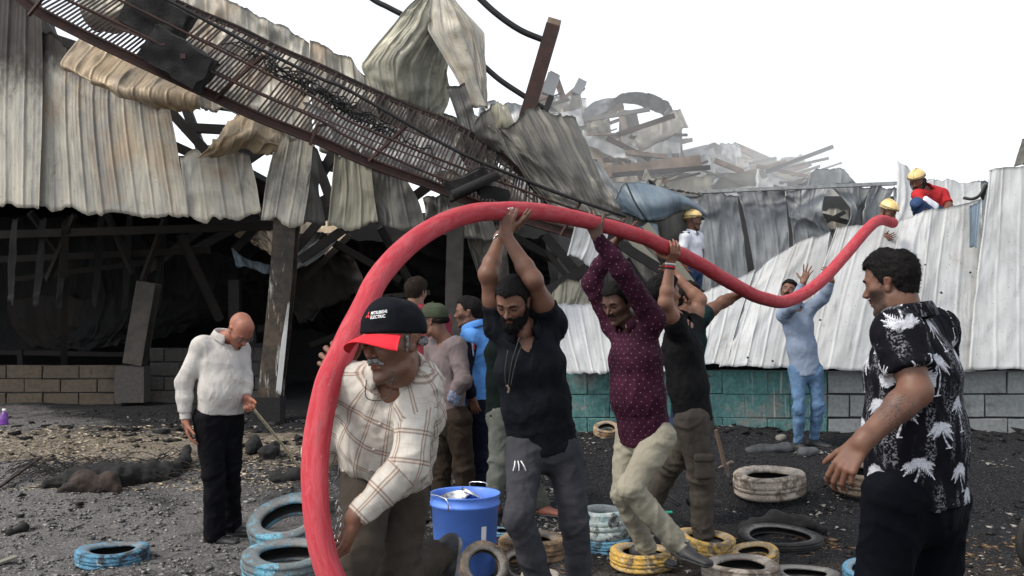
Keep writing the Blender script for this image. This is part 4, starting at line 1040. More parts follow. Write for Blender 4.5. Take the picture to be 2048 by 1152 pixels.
class Head:
    def __init__(s, c, yaw, pitch=0, roll=0, size=1.0, fat=0):
        s.c = np.array(c, float); s.x, s.f, s.u = basis(yaw, pitch, roll); s.k = size; s.fat = fat
    def w(s, p): return s.c + s.k * (p[0] * s.x + p[1] * s.f + p[2] * s.u)
    def loc(s, V):
        q = (V - s.c) / s.k
        return np.stack([q @ s.x, q @ s.f, q @ s.u], -1)
    def pr(s, A, B, wa, wb=None, da=None, db=None, k=.012, op='+', side='x', flat=0):
        sd = {'x': s.x, 'f': s.f, 'u': s.u}[side]
        sc_ = lambda v: None if v is None else v * s.k
        return Pr(s.w(A), s.w(B), sc_(wa), sc_(wb), sc_(da), sc_(db), sd, k * s.k, op, flat)
    def skull(s, g=0, k=.03):
        e = s.fat
        return [s.pr((0, -.030, .034), (0, .010, .036), .073 + g, .068 + g, .076 + g, .076 + g, k=k),
                s.pr((0, .030, .038), (0, .030, .05), .050 + g, .046 + g, .052 + g, .048 + g, k=k),
                s.pr((0, .005, -.015), (0, .028, -.005), .060 + e + g, .056 + e + g, .066 + g, .062 + g, k=k),
                s.pr((0, .022, -.03), (0, .040, -.078), .052 + e + g, .036 + e + g, .044 + g, .034 + g, k=k)]
    def face(s, jaw=0, nose=0, mouth=True):
        e = s.fat; P_ = s.skull()
        for sg in (-1, 1):
            P_ += [s.pr((sg * (.050 + e), -.006, -.055), (sg * (.045 + e), .012, -.078), .013, .012, k=.02),
                   s.pr((sg * (.045 + e), .012, -.078), (sg * .014, .066, -.101), .012, .011, k=.018),
                   s.pr((sg * .046, .050, -.016), (sg * .030, .070, -.028), .015 + e * .6, .012, k=.02),
                   s.pr((sg * .008, .083, .017), (sg * .030, .078, .020), .0085, .009, k=.012), s.pr((sg * .030, .078, .020), (sg * .047, .060, .014), .009, .008, k=.012)]
        P_ += [s.pr((0, .070, -.100), (0, .071, -.103), .0145 + e * .5, k=.014),
               s.pr((0, .064, -.052), (0, .066, -.066), .0215, .019, k=.02)]
        for sg in (-1, 1):
            P_ += [s.pr((sg * .026, .093, -.001), (sg * .040, .086, .000), .0115, .0115, k=.010, op='-'),
                   s.pr((sg * .028, .0700, -.0005), (sg * .034, .0680, -.0005), .0120, .0120, k=.003),
                   s.pr((sg * .019, .0805, .0035), (sg * .031, .0835, .0062), .0028, .0032, k=.003), s.pr((sg * .031, .0835, .0062), (sg * .045, .0735, .0025), .0032, .0026, k=.003),
                   s.pr((sg * .020, .0790, -.0090), (sg * .040, .0775, -.0095), .0025, k=.004)]
        P_ += [s.pr((0, .083, .012), (0, .100, -.018), .0052, .0065, k=.009), s.pr((0, .100, -.018), (0, .1075, -.030), .0066, .0088, k=.006), s.pr((0, .092, -.030), (0, .098, -.036), .0075, k=.006)]
        for sg in (-1, 1):
            P_ += [s.pr((sg * .0115, .088, -.031), (sg * .0125, .094, -.033), .0066, k=.004), s.pr((sg * .0065, .1015, -.0405), (sg * .007, .097, -.0415), .0026, k=.002, op='-')]
        if mouth:
            P_ += [s.pr((-.017, .0815, -.0595), (0, .0885, -.0585), .0038, .0052, k=.005), s.pr((.017, .0815, -.0595), (0, .0885, -.0585), .0038, .0052, k=.005),
                   s.pr((-.014, .0815, -.0715), (.014, .0815, -.0715), .0058, k=.006), s.pr((-.022, .0840, -.0652), (0, .0955, -.0648), .0022, k=.003, op='-'), s.pr((.022, .0840, -.0652), (0, .0955, -.0648), .0022, k=.003, op='-'),
                   s.pr((-.014, .088, -.084), (.014, .088, -.084), .006, k=.01, op='-')]
        for sg in (-1, 1):
            P_ += [s.pr((sg * .076, -.014, .014), (sg * .071, -.004, -.030), .0055, .0055, .017, .011, k=.006), s.pr((sg * .082, -.020, .012), (sg * .080, -.020, -.004), .0035, k=.004),
                   s.pr((sg * .083, -.009, .008), (sg * .079, -.005, -.012), .0045, .0045, .008, .006, k=.003, op='-')]
        return P_
    def hair(s, mat, par, style='short', h=.005, seed=0, thick=.007, up=.006):
        g = thick
        P_ = [s.pr((0, -.030, .034), (0, .010, .038), .073 + g, .068 + g * .8, .076 + g, .076 + g + up, k=.03),
              s.pr((0, .028, .048), (0, .030, .056), .050 + g, .048 + g, .050 + g, .048 + g + up * .6, k=.03),
              s.pr((0, -.045, -.03), (0, -.02, .01), .054 + g * .5, .066 + g * .6, .046, .056, k=.02)]
        F_, lo = eval_field(P_, h * s.k)
        nx_, ny_, nz_ = F_.shape
        gx, gy, gz_ = np.meshgrid(*[lo[i] + np.arange(F_.shape[i]) * h * s.k for i in range(3)], indexing='ij')
        q = s.loc(np.stack([gx, gy, gz_], -1).reshape(-1, 3)); x, y, z = np.abs(q[:, 0]), q[:, 1], q[:, 2]
        jit = .003 * fbm(q * np.array([120, 60, 60]), 2, seed)
        # hairline as a height over the face: forehead, receding temple, sideburn in front of the ear, behind the ear, nape
        line = np.interp(y, [-.13, -.06, -.035, -.022, -.012, .004, .018, .026, .040, .060, .10], [-.060, -.052, -.040, .022, .024, -.022, -.020, .024, .044, .066 + 0, .082]) + np.where(y > .04, -.012 * smooth01((.03 - x) / .03) + .006 * smooth01((x - .035) / .02), 0)
        cut = ((line - z) * .8 + jit).reshape(F_.shape).astype(np.float32) * s.k
        F_ = np.maximum(F_, cut)
        V, Q = surfnet(F_, lo, h * s.k); V = polish(V, Q, 1)
        c_ = V.mean(0)
        if np.einsum('ij,ij->i', V[Q[:, 0]] - c_, np.cross(V[Q[:, 1]] - c_, V[Q[:, 2]] - c_)).sum() < 0: Q = Q[:, ::-1].copy()
        N = vnormals(V, Q); q = s.loc(V)
        qq = np.stack([q[:, 0] * 60, q[:, 1] * 35, q[:, 2] * 45], -1)
        V = V + N * (.0022 * fbm(qq * 1.7, 2, seed) + (.005 * ridge(qq * .8, 2, seed + 2) * smooth01((q[:, 2] - .04) / .05) if style == 'tousled' else 0 * q[:, 0]))[:, None] * s.k
        if h < .0062: strands(s, V, Q, par, mat, 5000, .013 if style == 'tousled' else .008, seed)
        return meshobj('hair', V, Q, mat, par)
    def strip(s, name, pts, r, mat, par, squash=None, h=.0028, noise=.0015):
        P_ = [s.pr(a, b, r0, r1, k=.004) for (a, r0), (b, r1) in zip(list(zip(pts, r))[:-1], list(zip(pts, r))[1:])]
        V, Q = blob(P_, h * s.k, (), 1)
        V = V + vnormals(V, Q) * (noise * fbm(s.loc(V) * 160, 2, 5))[:, None]
        return meshobj(name, V, Q, mat, par)
    def brows(s, mat, par, r=.0042):
        for sg in (-1, 1):
            s.strip('eyebrow', [(sg * .010, .0905, .0165), (sg * .022, .0895, .0215), (sg * .036, .0868, .0235), (sg * .049, .0748, .0185)], [r * .75, r, r * .9, r * .45], mat, par, noise=.0008)
    def lashes(s, par, openness=0):
        for sg in (-1, 1):
            o_ = openness
            pts = [s.w((sg * x, y, zz)) for x, y, zz in ((.018, .0800, -.002), (.026, .0835, -.0035 + .0065 * o_), (.035, .0825, -.004 + .0065 * o_), (.045, .0745, -.002 + .002 * o_))]
            V, Fc, _ = tube_geo(catmull(pts, 3), .0013 * s.k, 5); meshobj('eyelash', V, Fc, H_black, par)
            if o_:
                V, Q = blob([s.pr((sg * .0300, .0704, -.0005), (sg * .0325, .0694, -.0005), .0125, k=.001)], .002 * s.k, [(s.w((0, 0, .0025)), s.u), (s.w((0, 0, -.0065)), -s.u)], 0)
                eo = meshobj('eye', V, Q, M_eye, par)
                V, Q = blob([s.pr((sg * .0315, .0790, -.0015), (sg * .0315, .0796, -.0015), .0046, k=.001)], .0015 * s.k, (), 0); meshobj('pupil', V, Q, H_black, par)
    def moustache(s, mat, par, r=.0065, drop=0):
        s.strip('moustache', [(-.027, .0790, -.057 - drop), (-.014, .0885, -.050), (0, .0925, -.0475), (.014, .0885, -.050), (.027, .0790, -.057 - drop)], [r * .6, r, r * .9, r, r * .6], mat, par, noise=.002)
    def beard(s, mat, par, g=.010, full=True, h=.004, seed=3):
        P_ = []; e = s.fat
        for sg in (-1, 1):
            P_ += [s.pr((sg * (.060 + e), .008, -.020), (sg * (.055 + e), .004, -.055), .004 + g * .5, .010 + g * .6, k=.012), s.pr((sg * (.052 + e), .002, -.060), (sg * (.044 + e), .016, -.080), .011 + g * .6, .011 + g * .8, k=.015),
                   s.pr((sg * (.044 + e), .016, -.082), (sg * .014, .066, -.106), .011 + g * .8, .011 + g, k=.018), s.pr((sg * .036, .048, -.066), (sg * .020, .072, -.086), .012 + g * .5, k=.012), s.pr((sg * .026, .0765, -.056), (sg * .024, .0745, -.078), .0065, k=.006)]
        P_ += [s.pr((0, .068, -.098), (0, .064, -.110 - g), .014 + g, .011 + g, k=.02), s.pr((-.02, .03, -.10), (.02, .03, -.10), .026 + g * .5, k=.02)]
        P_ += [s.pr((-.016, .098, -.0665), (.016, .098, -.0665), .0085, k=.003, op='-')]
        V, Q = blob(P_, h * s.k, (), 1)
        V = V + vnormals(V, Q) * (.004 * fbm(s.loc(V) * np.array([120, 90, 70]), 3, seed))[:, None]
        if h < .005: strands(s, V, Q, par, mat, 4500, .012, seed, 1.0)
        return meshobj('beard', V, Q, mat, par)
M_eye = flat_mat('eye_white', (.5, .47, .44), .2, 0, .1, 300, bump=0)

def hand_prims(wr, d, n, left, size=1.0, curl=(.3, .3, .35, .4), thumb=(.5, .3), spread=.12):
    """wrist, direction to the fingers, direction the palm faces; returns primitives and the knuckle centre"""
    d = d / np.linalg.norm(d); n = n - d * np.dot(n, d); n = n / np.linalg.norm(n)
    t = np.cross(d, n) * (-1 if left else 1)      # thumb side
    s = size; P_ = []
    kc = wr + d * .092 * s
    P_.append(Pr(wr - d * .02, wr + d * .012 * s, .027 * s, .027 * s, .021 * s, .020 * s, t, .02))
    for a in (-.024, -.008, .008, .024):
        P_.append(Pr(wr + t * a * .7 * s + d * .015 * s, kc + t * a * 1.15 * s - d * (.006 * abs(a) / .024) * s, .0135 * s, .0115 * s, .0135 * s, .0105 * s, t, .010))
    P_.append(Pr(wr + t * .022 * s + d * .02 * s + n * .006, wr + t * .030 * s + d * .05 * s + n * .008, .014 * s, .011 * s, k=.014))
    Ls = [(.044, .026, .021), (.048, .030, .022), (.044, .028, .021), (.035, .021, .018)]
    for i in range(4):
        a = (.0285, .0095, -.0095, -.0275)[i]
        base = kc + t * a * s - d * (.0, -.003, 0.0, .009)[i] * s
        dd = d + t * (spread * (1.5 - i)); dd /= np.linalg.norm(dd)
        c = curl[i] if not np.isscalar(curl) else curl
        ang = 0; p = base
        for j, L in enumerate(Ls[i]):
            ang += c * (1.15, 1.35, .85)[j]
            v = dd * math.cos(ang) + n * math.sin(ang)
            q = p + v * L * s
            r0 = (.0098, .0086, .0078)[j] * s * (1 if i < 3 else .88); r1 = (.0086, .0078, .0068)[j] * s * (1 if i < 3 else .88)
            P_.append(Pr(p, q, r0, r1, k=.0035)); p = q
    base = wr + t * .024 * s + d * .030 * s + n * .006 * s
    a0, a1 = thumb
    v1 = d * math.cos(a0 + .45) * .9 + t * math.sin(a0 + .45) + n * .25; v1 /= np.linalg.norm(v1)
    q1 = base + v1 * .040 * s
    v2 = v1 * math.cos(a1) + n * math.sin(a1) * .8 + d * .25; v2 /= np.linalg.norm(v2)
    q2 = q1 + v2 * .032 * s
    v3 = v2 + n * a1 * .5; v3 /= np.linalg.norm(v3)
    q3 = q2 + v3 * .024 * s
    P_ += [Pr(base, q1, .0135 * s, .011 * s, k=.010), Pr(q1, q2, .0105 * s, .0095 * s, k=.004), Pr(q2, q3, .0098 * s, .0075 * s, k=.003)]
    return P_, kc

def arm_prims(sh, el, wr, g=1.0, side=None):
    ax = (el - sh); fx = (wr - el)
    m1 = sh + ax * .5; m2 = el + fx * .28
    return [Pr(sh, m1, .052 * g, .050 * g, k=.03), Pr(m1, el, .049 * g, .041 * g, k=.03), Pr(el, el + .001, .042 * g, k=.02),
            Pr(el, m2, .041 * g, .044 * g, k=.03), Pr(m2, wr, .043 * g, .0275 * g, k=.02)]

def tri_sort(A): return A
def cloth_attr(V, segs, Q=None):
    """segs: list of (A,B,refdir,radius,offset). nearest segment gives (u around, v along, id), per face corner when Q is given"""
    if Q is not None:
        a = cloth_attr(V, segs); ids = np.round(np.median(a[Q][:, :, 2], axis=1)).astype(int)
        out = np.zeros((len(Q), 4, 3))
        for i in range(len(segs)):
            m = ids == i
            if not m.any(): continue
            b = cloth_attr(V[Q[m]].reshape(-1, 3), [segs[i]]).reshape(-1, 4, 3)
            per = 2 * math.pi * segs[i][3]
            b[:, :, 0] -= per * np.round((b[:, :, 0] - b[:, :1, 0]) / per)
            b[:, :, 2] = i
            out[m] = b
        return out.reshape(-1, 3)
    best = np.full(len(V), 1e9); out = np.zeros((len(V), 3))
    for i, (A, B, ref, rad, off) in enumerate(segs):
        t = B - A; L = np.linalg.norm(t); t = t / L
        al = (V - A) @ t; tt = np.clip(al, 0, L)
        r = V - A - tt[:, None] * t
        d = np.linalg.norm(r, axis=1) - rad
        s = ref - t * np.dot(ref, t); s /= np.linalg.norm(s); f = np.cross(s, t)
        u = np.arctan2(r @ s, r @ f) * rad
        m = d < best
        best[m] = d[m]
        out[m, 0] = u[m] + off; out[m, 1] = al[m]; out[m, 2] = i
    return out
def wrinkle(V, Q, amp, seed, joints=(), axis=None, f=11, sharp=1.0):
    N = vnormals(V, Q)
    q = V * f
    if axis is not None:        # stretch the folds along the hang of the cloth
        ax_ = axis / np.linalg.norm(axis); al = q @ ax_; q = q - .62 * al[:, None] * ax_
    wq = fbm(V * 3.1, 2, seed)[:, None] * 1.3
    def cr(x, o_, s_): r_ = np.clip(ridge(x, o_, s_), -1.2, 1.6); return np.sign(r_) * np.abs(r_) ** 1.5
    h = cr(q * .75 + wq, 2, seed) * .62 + fbm(q * .3, 2, seed + 4) * .55 + .22 * ridge(q * 1.7 - wq, 1, seed + 2)
    a = np.full(len(V), amp)
    for (J, r, m) in joints:
        d = np.linalg.norm(V - J, axis=1); wgt = np.exp(-(d / r) ** 2)
        hj = cr(V * 19 + wq * .9, 2, seed + 8) * .55
        h = h * (1 - wgt * .3) + hj * wgt * m
    return V + N * (h * a * .72)[:, None]

def collar_mesh(name, nb, up, fwd, r, mat, par, hgt=.035, gap=.35, flare=.028, dz=0, point=.03):
    """shirt collar: stand plus folded-down leaf with points; nb=neck base centre"""
    up = up / np.linalg.norm(up); fwd = fwd - up * np.dot(fwd, up); fwd /= np.linalg.norm(fwd); sd = np.cross(up, fwd)
    n = 40; V = []
    for i in range(n + 1):
        th = gap + (2 * math.pi - 2 * gap) * i / n
        dr = fwd * math.cos(th) + sd * math.sin(th)
        front = max(0, math.cos(th)) ** 1.5
        rx = r * (1 + .06 * abs(math.sin(th)))
        low = -.012 - point * max(0, (math.cos(th) - .55) / .45) ** 1.2
        wv = .003 * math.sin(th * 5 + 1)
        prof = [(rx + .006, -.022), (rx + .002, .0), (rx + .003, hgt * (1 - .35 * front)), (rx + .008, hgt * (1 - .35 * front) + .003), (rx + .014, hgt * .8 * (1 - .3 * front)), (rx + flare + .012 * front + wv, low), (rx + flare - .003 + .012 * front + wv, low - .003), (rx + .010, hgt * .5 * (1 - .3 * front)), (rx + .005, .0)]
        for a, b in prof: V.append(nb + dr * a + up * (b + dz))
    m = len(prof); Fc = []
    for i in range(n):
        for k in range(m):
            Fc.append((i * m + k, (i + 1) * m + k, (i + 1) * m + (k + 1) % m, i * m + (k + 1) % m))
    Fc.append(tuple(range(m))); Fc.append(tuple(n * m + k for k in range(m))[::-1])
    A = [((i // m) * .009, (i % m) * .012, 9) for i in range(len(V))]
    return meshobj(name, V, Fc, mat, par, True, {'cl': A})

def shoe(par, an, dirv, mat, sole, L=.27, side_n=None, up=np.array([0, 0, 1.0]), wd=.046):
    d = np.array(dirv, float); d /= np.linalg.norm(d); up = up - d * np.dot(up, d); up /= np.linalg.norm(up); s = np.cross(up, d)
    b = an - up * .085
    P_ = [Pr(b - d * .055 + up * .035, b + d * .04 + up * .035, wd * .78, wd * .85, .035, .036, s, .02), Pr(b + d * .03 + up * .032, b + d * (L - .115) + up * .022, wd * .95, wd * .8, .034, .024, s, .03),
          Pr(b - d * .03 + up * .05, an + up * .0 - d * .01, .042, .040, k=.03)]
    V, Q = blob(P_, .007, [(b + up * .016, -up), (an + up * .015, up)], 1)
    meshobj('shoe', V, Q, mat, par)
    P_ = [Pr(b - d * .055 + up * .012, b + d * (.045) + up * .012, wd * .82, wd * .86, .02, .02, s, .01), Pr(b + d * .04 + up * .012, b + d * (L - .112) + up * .014, wd * .98, wd * .84, .02, .02, s, .02)]
    V, Q = blob(P_, .007, [(b + up * .019, up), (b, -up)], 1)
    meshobj('shoe_sole', V, Q, sole, par)

def person(label, D, J, head, skin=None, girth=1.0, hh=.0045, shirt=None, trousers=None, hands=None, base=None, shoes=None, group=None, armg=1.0, legg=1.0, tattoo=None, seed=0, stubble=0, torso_d=1.0):
    G_ = {k: P(v[0], v[1], D + (v[2] if len(v) > 2 else 0)) for k, v in J.items()}
    hips = (G_['hipL'] + G_['hipR']) / 2; neck = G_['neck']; shm = (G_['shL'] + G_['shR']) / 2
    up = neck - hips; up /= np.linalg.norm(up)
    side = G_['shL'] - G_['shR']; side = side - up * np.dot(side, up); side /= np.linalg.norm(side)
    fwd = np.cross(side, up)
    hside = G_['hipL'] - G_['hipR']; hside = hside - up * np.dot(hside, up); hside /= np.linalg.norm(hside)
    bx, by = hips[0], hips[1]
    if base is None: base = (bx, by, float(gz(bx, by)))
    root = empty('person', base, label, 'person', group)
    hd = Head(P(head['c'][0], head['c'][1], D + (head['c'][2] if len(head['c']) > 2 else 0)), head.get('yaw', 0), head.get('pitch', 0), head.get('roll', 0), head.get('size', 1.0), head.get('fat', 0))
    # ---- body: head with neck, both arms with hands, hidden trunk and legs in one mesh
    nk = [hd.pr((0, -.030, -.05), (0, -.012, -.09), .049 * girth, .049 * girth, .050, .050, k=.02)]
    ntop = hd.w((0, -.022, -.08))
    nk.append(Pr(ntop, neck - up * .02, .050 * min(1.15, girth), .056 * min(1.2, girth), k=.03))
    Vs, Qs, As = [], [], []
    def addp(V, Q, A):
        Qs.append(Q + sum(len(v) for v in Vs)); Vs.append(V); As.append(A)
    V, Q = blob(hd.face() + nk, hh * hd.k * .8, (), 1)
    A = np.zeros((len(V), 3)); A[:, 0], A[:, 1] = face_masks(hd, V, stubble)
    addp(V, Q, A)
    hands = hands or {}
    for sd in ('L', 'R'):
        sh, el, wr = G_['sh' + sd], G_['el' + sd], G_['wr' + sd]
        P_ = arm_prims(sh, el, wr, armg)
        hn = hands.get(sd, {})
        if 'to' in hn: d = P(hn['to'][0], hn['to'][1], D + hn['to'][2]) - wr
        else: d = wr - el
        n = np.array(hn.get('n', -side if sd == 'L' else side), float)
        hp, kc = hand_prims(wr, d, n, sd == 'L', hn.get('size', 1.0), hn.get('curl', (.32, .36, .4, .45)), hn.get('thumb', (.25, .3)), hn.get('spread', .1))
        V, Q = blob(P_ + hp, hh * .9, (), 1)
        A = np.zeros((len(V), 3))
        kd = np.linalg.norm(V - kc, axis=1); A[:, 0] = .25 * np.exp(-(kd / .03) ** 2)
        if tattoo and tattoo[0] == sd:
            c0 = el + (wr - el) * tattoo[1]; A[:, 2] = np.exp(-(np.linalg.norm(V - c0 - np.array(tattoo[2]), axis=1) / tattoo[3]) ** 4)
        A[:, 0] += .25 * np.exp(-(np.linalg.norm(V - el, axis=1) / .03) ** 2)
        addp(V, Q, A)
    g = girth
    tr = [Pr(hips, hips + up * .12, .12, .12, .08, .08, side, .05), Pr(hips + up * .1, neck - up * .12, .12, .14, .085, .085, side, .05), Pr(G_['shL'], G_['shR'], .045, k=.05)]
    for sd in ('L', 'R'):
        hp, kn, an = G_['hip' + sd], G_['kn' + sd], G_['an' + sd]
        tr += [Pr(hp, kn, .06, .045, k=.04), Pr(kn, an, .045, .034, k=.03)]
    V, Q = blob(tr, .016, (), 0); addp(V, Q, np.zeros((len(V), 3)))
    b = meshobj('body', np.concatenate(Vs), np.concatenate(Qs), skin or SK_mid, root, True, {'sk': np.concatenate(As)})
    # ---- shirt
    ctx = dict(G=G_, up=up, side=side, fwd=fwd, hips=hips, neck=neck, hd=hd, root=root, hside=hside)
    if shirt:
        h = shirt.get('h', .009); sleeve = shirt.get('sleeve', 'long'); L = np.linalg.norm(neck - hips)
        wch, wwa, whi = shirt.get('w', (.165, .15, .165)); dch, dwa, dhi = shirt.get('d', (.115, .115, .115))
        wch, wwa, whi, dch, dwa, dhi = [v * g for v in (wch, wwa, whi, dch, dwa, dhi)]
        hem = shirt.get('hem', .02)
        lo_ = hips - up * hem
        c1 = hips + up * L * .33 + fwd * shirt.get('belly', .0); c2 = hips + up * L * .68; sm = shm - up * .03
        P_ = [Pr(lo_ - up * .08, c1, whi, wwa, dhi, dwa, hside + side, .04), Pr(c1, c2, wwa, wch, dwa, dch, side, .05), Pr(c2, neck - up * .085, wch, .105 * g, dch, .075 * g, side, .05)]
        if shirt.get('belly', 0): P_.append(Pr(c1 + fwd * .02, c1 + up * .06 + fwd * .02, wwa * .75, wwa * .8, dwa * .9, dwa * .85, side, .05))
        for sd in ('L', 'R'):
            sh, el, wr = G_['sh' + sd], G_['el' + sd], G_['wr' + sd]
            P_.append(Pr(neck - up * .055 + (sh - neck) * .18, sh, .058, .062 * armg, k=.05))
            P_.append(Pr(c2 + (sh - c2) * .55, sh, .075, .062, k=.05))
            sg = shirt.get('sg', 1.0) * armg
            if sleeve == 'long':
                P_ += [Pr(sh, el, .068 * sg, .056 * sg, k=.035), Pr(el, el + (wr - el) * .4, .056 * sg, .053 * sg, k=.03), Pr(el + (wr - el) * .4, wr - (wr - el) * shirt.get('cuff', .06), .053 * sg, .038 * sg, k=.02, flat=2)]
            elif sleeve == 'elbow':
                P_ += [Pr(sh, el, .068 * sg, .056 * sg, k=.035), Pr(el, el + (wr - el) * .35, .056 * sg, .05 * sg, k=.03, flat=2)]
            else:
                P_ += [Pr(sh, sh + (el - sh) * shirt.get('slen', .62), .066 * sg, .064 * sg, k=.035, flat=2)]
        # neck opening
        P_.append(Pr(neck - up * .045 + fwd * .012, neck + up * .12, .058 * min(1.15, g), .085, .064, .085, side, .012, '-'))
        if shirt.get('vneck'):
            P_.append(Pr(neck - up * shirt['vneck'] + fwd * (dch + .01), neck + fwd * .06, .012, .055, k=.01, op='-'))
        clips = [(lo_, -(up + fwd * shirt.get('hemtilt', 0)))] if not shirt.get('tucked') else [(lo_, -up)]
        V, Q = blob(P_, h, clips, 1)
        jn = [(G_['el' + s_], .10, 1.2) for s_ in 'LR'] + [(G_['sh' + s_] - up * .08, .10, .8) for s_ in 'LR'] + [(c1, .16, shirt.get('waistfold', .6))]
        V = wrinkle(V, Q, shirt.get('wr', .007), seed, jn, axis=shirt.get('axis', up), f=shirt.get('f', 15))
        segs = [(lo_, neck, fwd, .16, 0)]
        for s_ in 'LR':
            segs += [(G_['sh' + s_] + (G_['el' + s_] - G_['sh' + s_]) * .12, G_['el' + s_], fwd, .06, .35), (G_['el' + s_], G_['wr' + s_], fwd, .05, .35)]
        A = cloth_attr(V, segs, Q)
        o = meshobj(shirt.get('name', 'shirt'), V, Q, shirt['mat'], root, True, {'cl': A})
        if shirt.get('collar', True):
            co = meshobj
            collar_mesh('collar', neck - up * shirt.get('cz', .004) + fwd * .006, up + fwd * shirt.get('ctilt', .25), fwd, .068 * min(1.12, g), shirt.get('cmat', shirt['mat']), root, gap=shirt.get('gap', .45))
        if shirt.get('buttons'):
            for i in range(shirt['buttons']):
                t = .12 + .76 * i / (shirt['buttons'] - 1)
                # find the front surface
                c = lo_ + (neck - up * .08 - lo_) * t
                dv = V - c; al = np.abs(dv @ up) + np.abs(dv @ side); k_ = np.argmin(al + (dv @ fwd < 0) * 9)
                pt = V[k_] + fwd * .002
                Vb, Fb, _ = tube_geo([pt - fwd * .002, pt + fwd * .003], .0055, 8); meshobj('button', Vb, Fb, shirt.get('bmat', M_eye), root)
        if shirt.get('cuffs'):
            for s_ in 'LR':
                el, wr = G_['el' + s_], G_['wr' + s_]; t = (wr - el) / np.linalg.norm(wr - el)
                V2, Q2 = blob([Pr(wr - t * .070, wr - t * .012, .040 * armg, .037 * armg, k=.005, flat=3)], .006, (), 0)
                V2 = wrinkle(V2, Q2, .0025, seed + 5, f=25)
                meshobj('cuff', V2, Q2, shirt['mat'], root, True, {'cl': cloth_attr(V2, [(el, wr, fwd, .05, .35)], Q2)})
    if trousers:
        h = trousers.get('h', .010); lg = trousers.get('g', 1.0) * legg
        w_, d_ = trousers.get('w', .155) * g, trousers.get('d', .11) * g
        P_ = [Pr(hips + up * trousers.get('rise', .06), hips - up * .05, w_ * .94, w_, d_ * .95, d_, hside, .05, flat=1)]
        for s_ in 'LR':
            hp, kn, an = G_['hip' + s_], G_['kn' + s_], G_['an' + s_]
            P_ += [Pr(hp - up * .02, kn, .100 * lg, .068 * lg, k=.035), Pr(kn, kn + (an - kn) * .4, .068 * lg, .066 * lg, k=.03),
                   Pr(kn + (an - kn) * .4, an + (an - kn) / np.linalg.norm(an - kn) * trousers.get('over', .03), .066 * lg, trousers.get('cuffr', .058) * lg, k=.02, flat=2)]
        V, Q = blob(P_, h, (), 1)
        jn = []
        for s_ in 'LR': jn += [(G_['kn' + s_], .12, 1.1), (G_['an' + s_], .14, 1.5)]
        jn += [(hips - up * .12 + fwd * .06, .12, .8)]
        V = wrinkle(V, Q, trousers.get('wr', .008), seed + 50, jn, axis=up, f=12)
        N = vnormals(V, Q); hgt_ = np.zeros(len(V))
        for s_ in 'LR':
            for a_, b_, w0 in ((G_['kn' + s_], G_['an' + s_], .12), (G_['hip' + s_], G_['kn' + s_], .15)):
                t_ = (b_ - a_); L_ = np.linalg.norm(t_); t_ = t_ / L_; al = (V - a_) @ t_; rr_ = np.linalg.norm(V - a_ - al[:, None] * t_, axis=1)
                m_ = np.clip(1 - (rr_ / w0) ** 4, 0, 1) * (al > -.02) * (al < L_ + .08)
                th_ = (V - a_) @ side / .1
                ring = 1 - np.abs(vnoise(np.stack([al * 15 + th_ * .9 + seed, th_ * .8, al * 0 + ord(s_)], -1), seed)) * 2.4
                near = np.exp(-((al - (0 if w0 < .13 else L_)) / .11) ** 2) + np.exp(-((al - (L_ if w0 < .13 else 0)) / .12) ** 2) * .9
                hgt_ += m_ * ring * (.12 + near) * .0065
        V = V + N * hgt_[:, None]
        A = cloth_attr(V, [(G_['knL'], G_['hipL'], fwd, .08, 0), (G_['knR'], G_['hipR'], fwd, .08, .5), (G_['anL'], G_['knL'], fwd, .06, 0), (G_['anR'], G_['knR'], fwd, .06, .5)], Q)
        meshobj('trousers', V, Q, trousers['mat'], root, True, {'cl': A})
        if trousers.get('belt'):
            V, Q = blob([Pr(hips + up * (trousers.get('rise', .06) - .035), hips + up * (trousers.get('rise', .06) + .004), w_ * .97 + .004, w_ * .96 + .004, d_ + .004, d_ + .002, hside, .01, flat=3)], .008, (), 0)
            meshobj('belt', V, Q, M_belt, root)
    if shoes:
        for s_, dv in shoes['dirs'].items():
            shoe(root, G_['an' + s_] + np.array(shoes.get('off', {}).get(s_, (0, 0, 0))), dv, shoes['mat'], shoes['sole'], L=shoes.get('L', .28), wd=shoes.get('wd', .047), up=np.array(shoes.get('up', {}).get(s_, (0, 0, 1.0))))
    return ctx
M_belt = flat_mat('black_leather_belt', (.012, .012, .012), .4, 0, .3)
M_shoe = flat_mat('dark_shoe', (.02, .02, .022), .6, 0, .5, 20); M_sole = flat_mat('dusty_sole', (.16, .155, .15), .8, 0, .4, 25)
M_soleb = flat_mat('dark_sole', (.035, .035, .035), .8, 0, .4, 25)

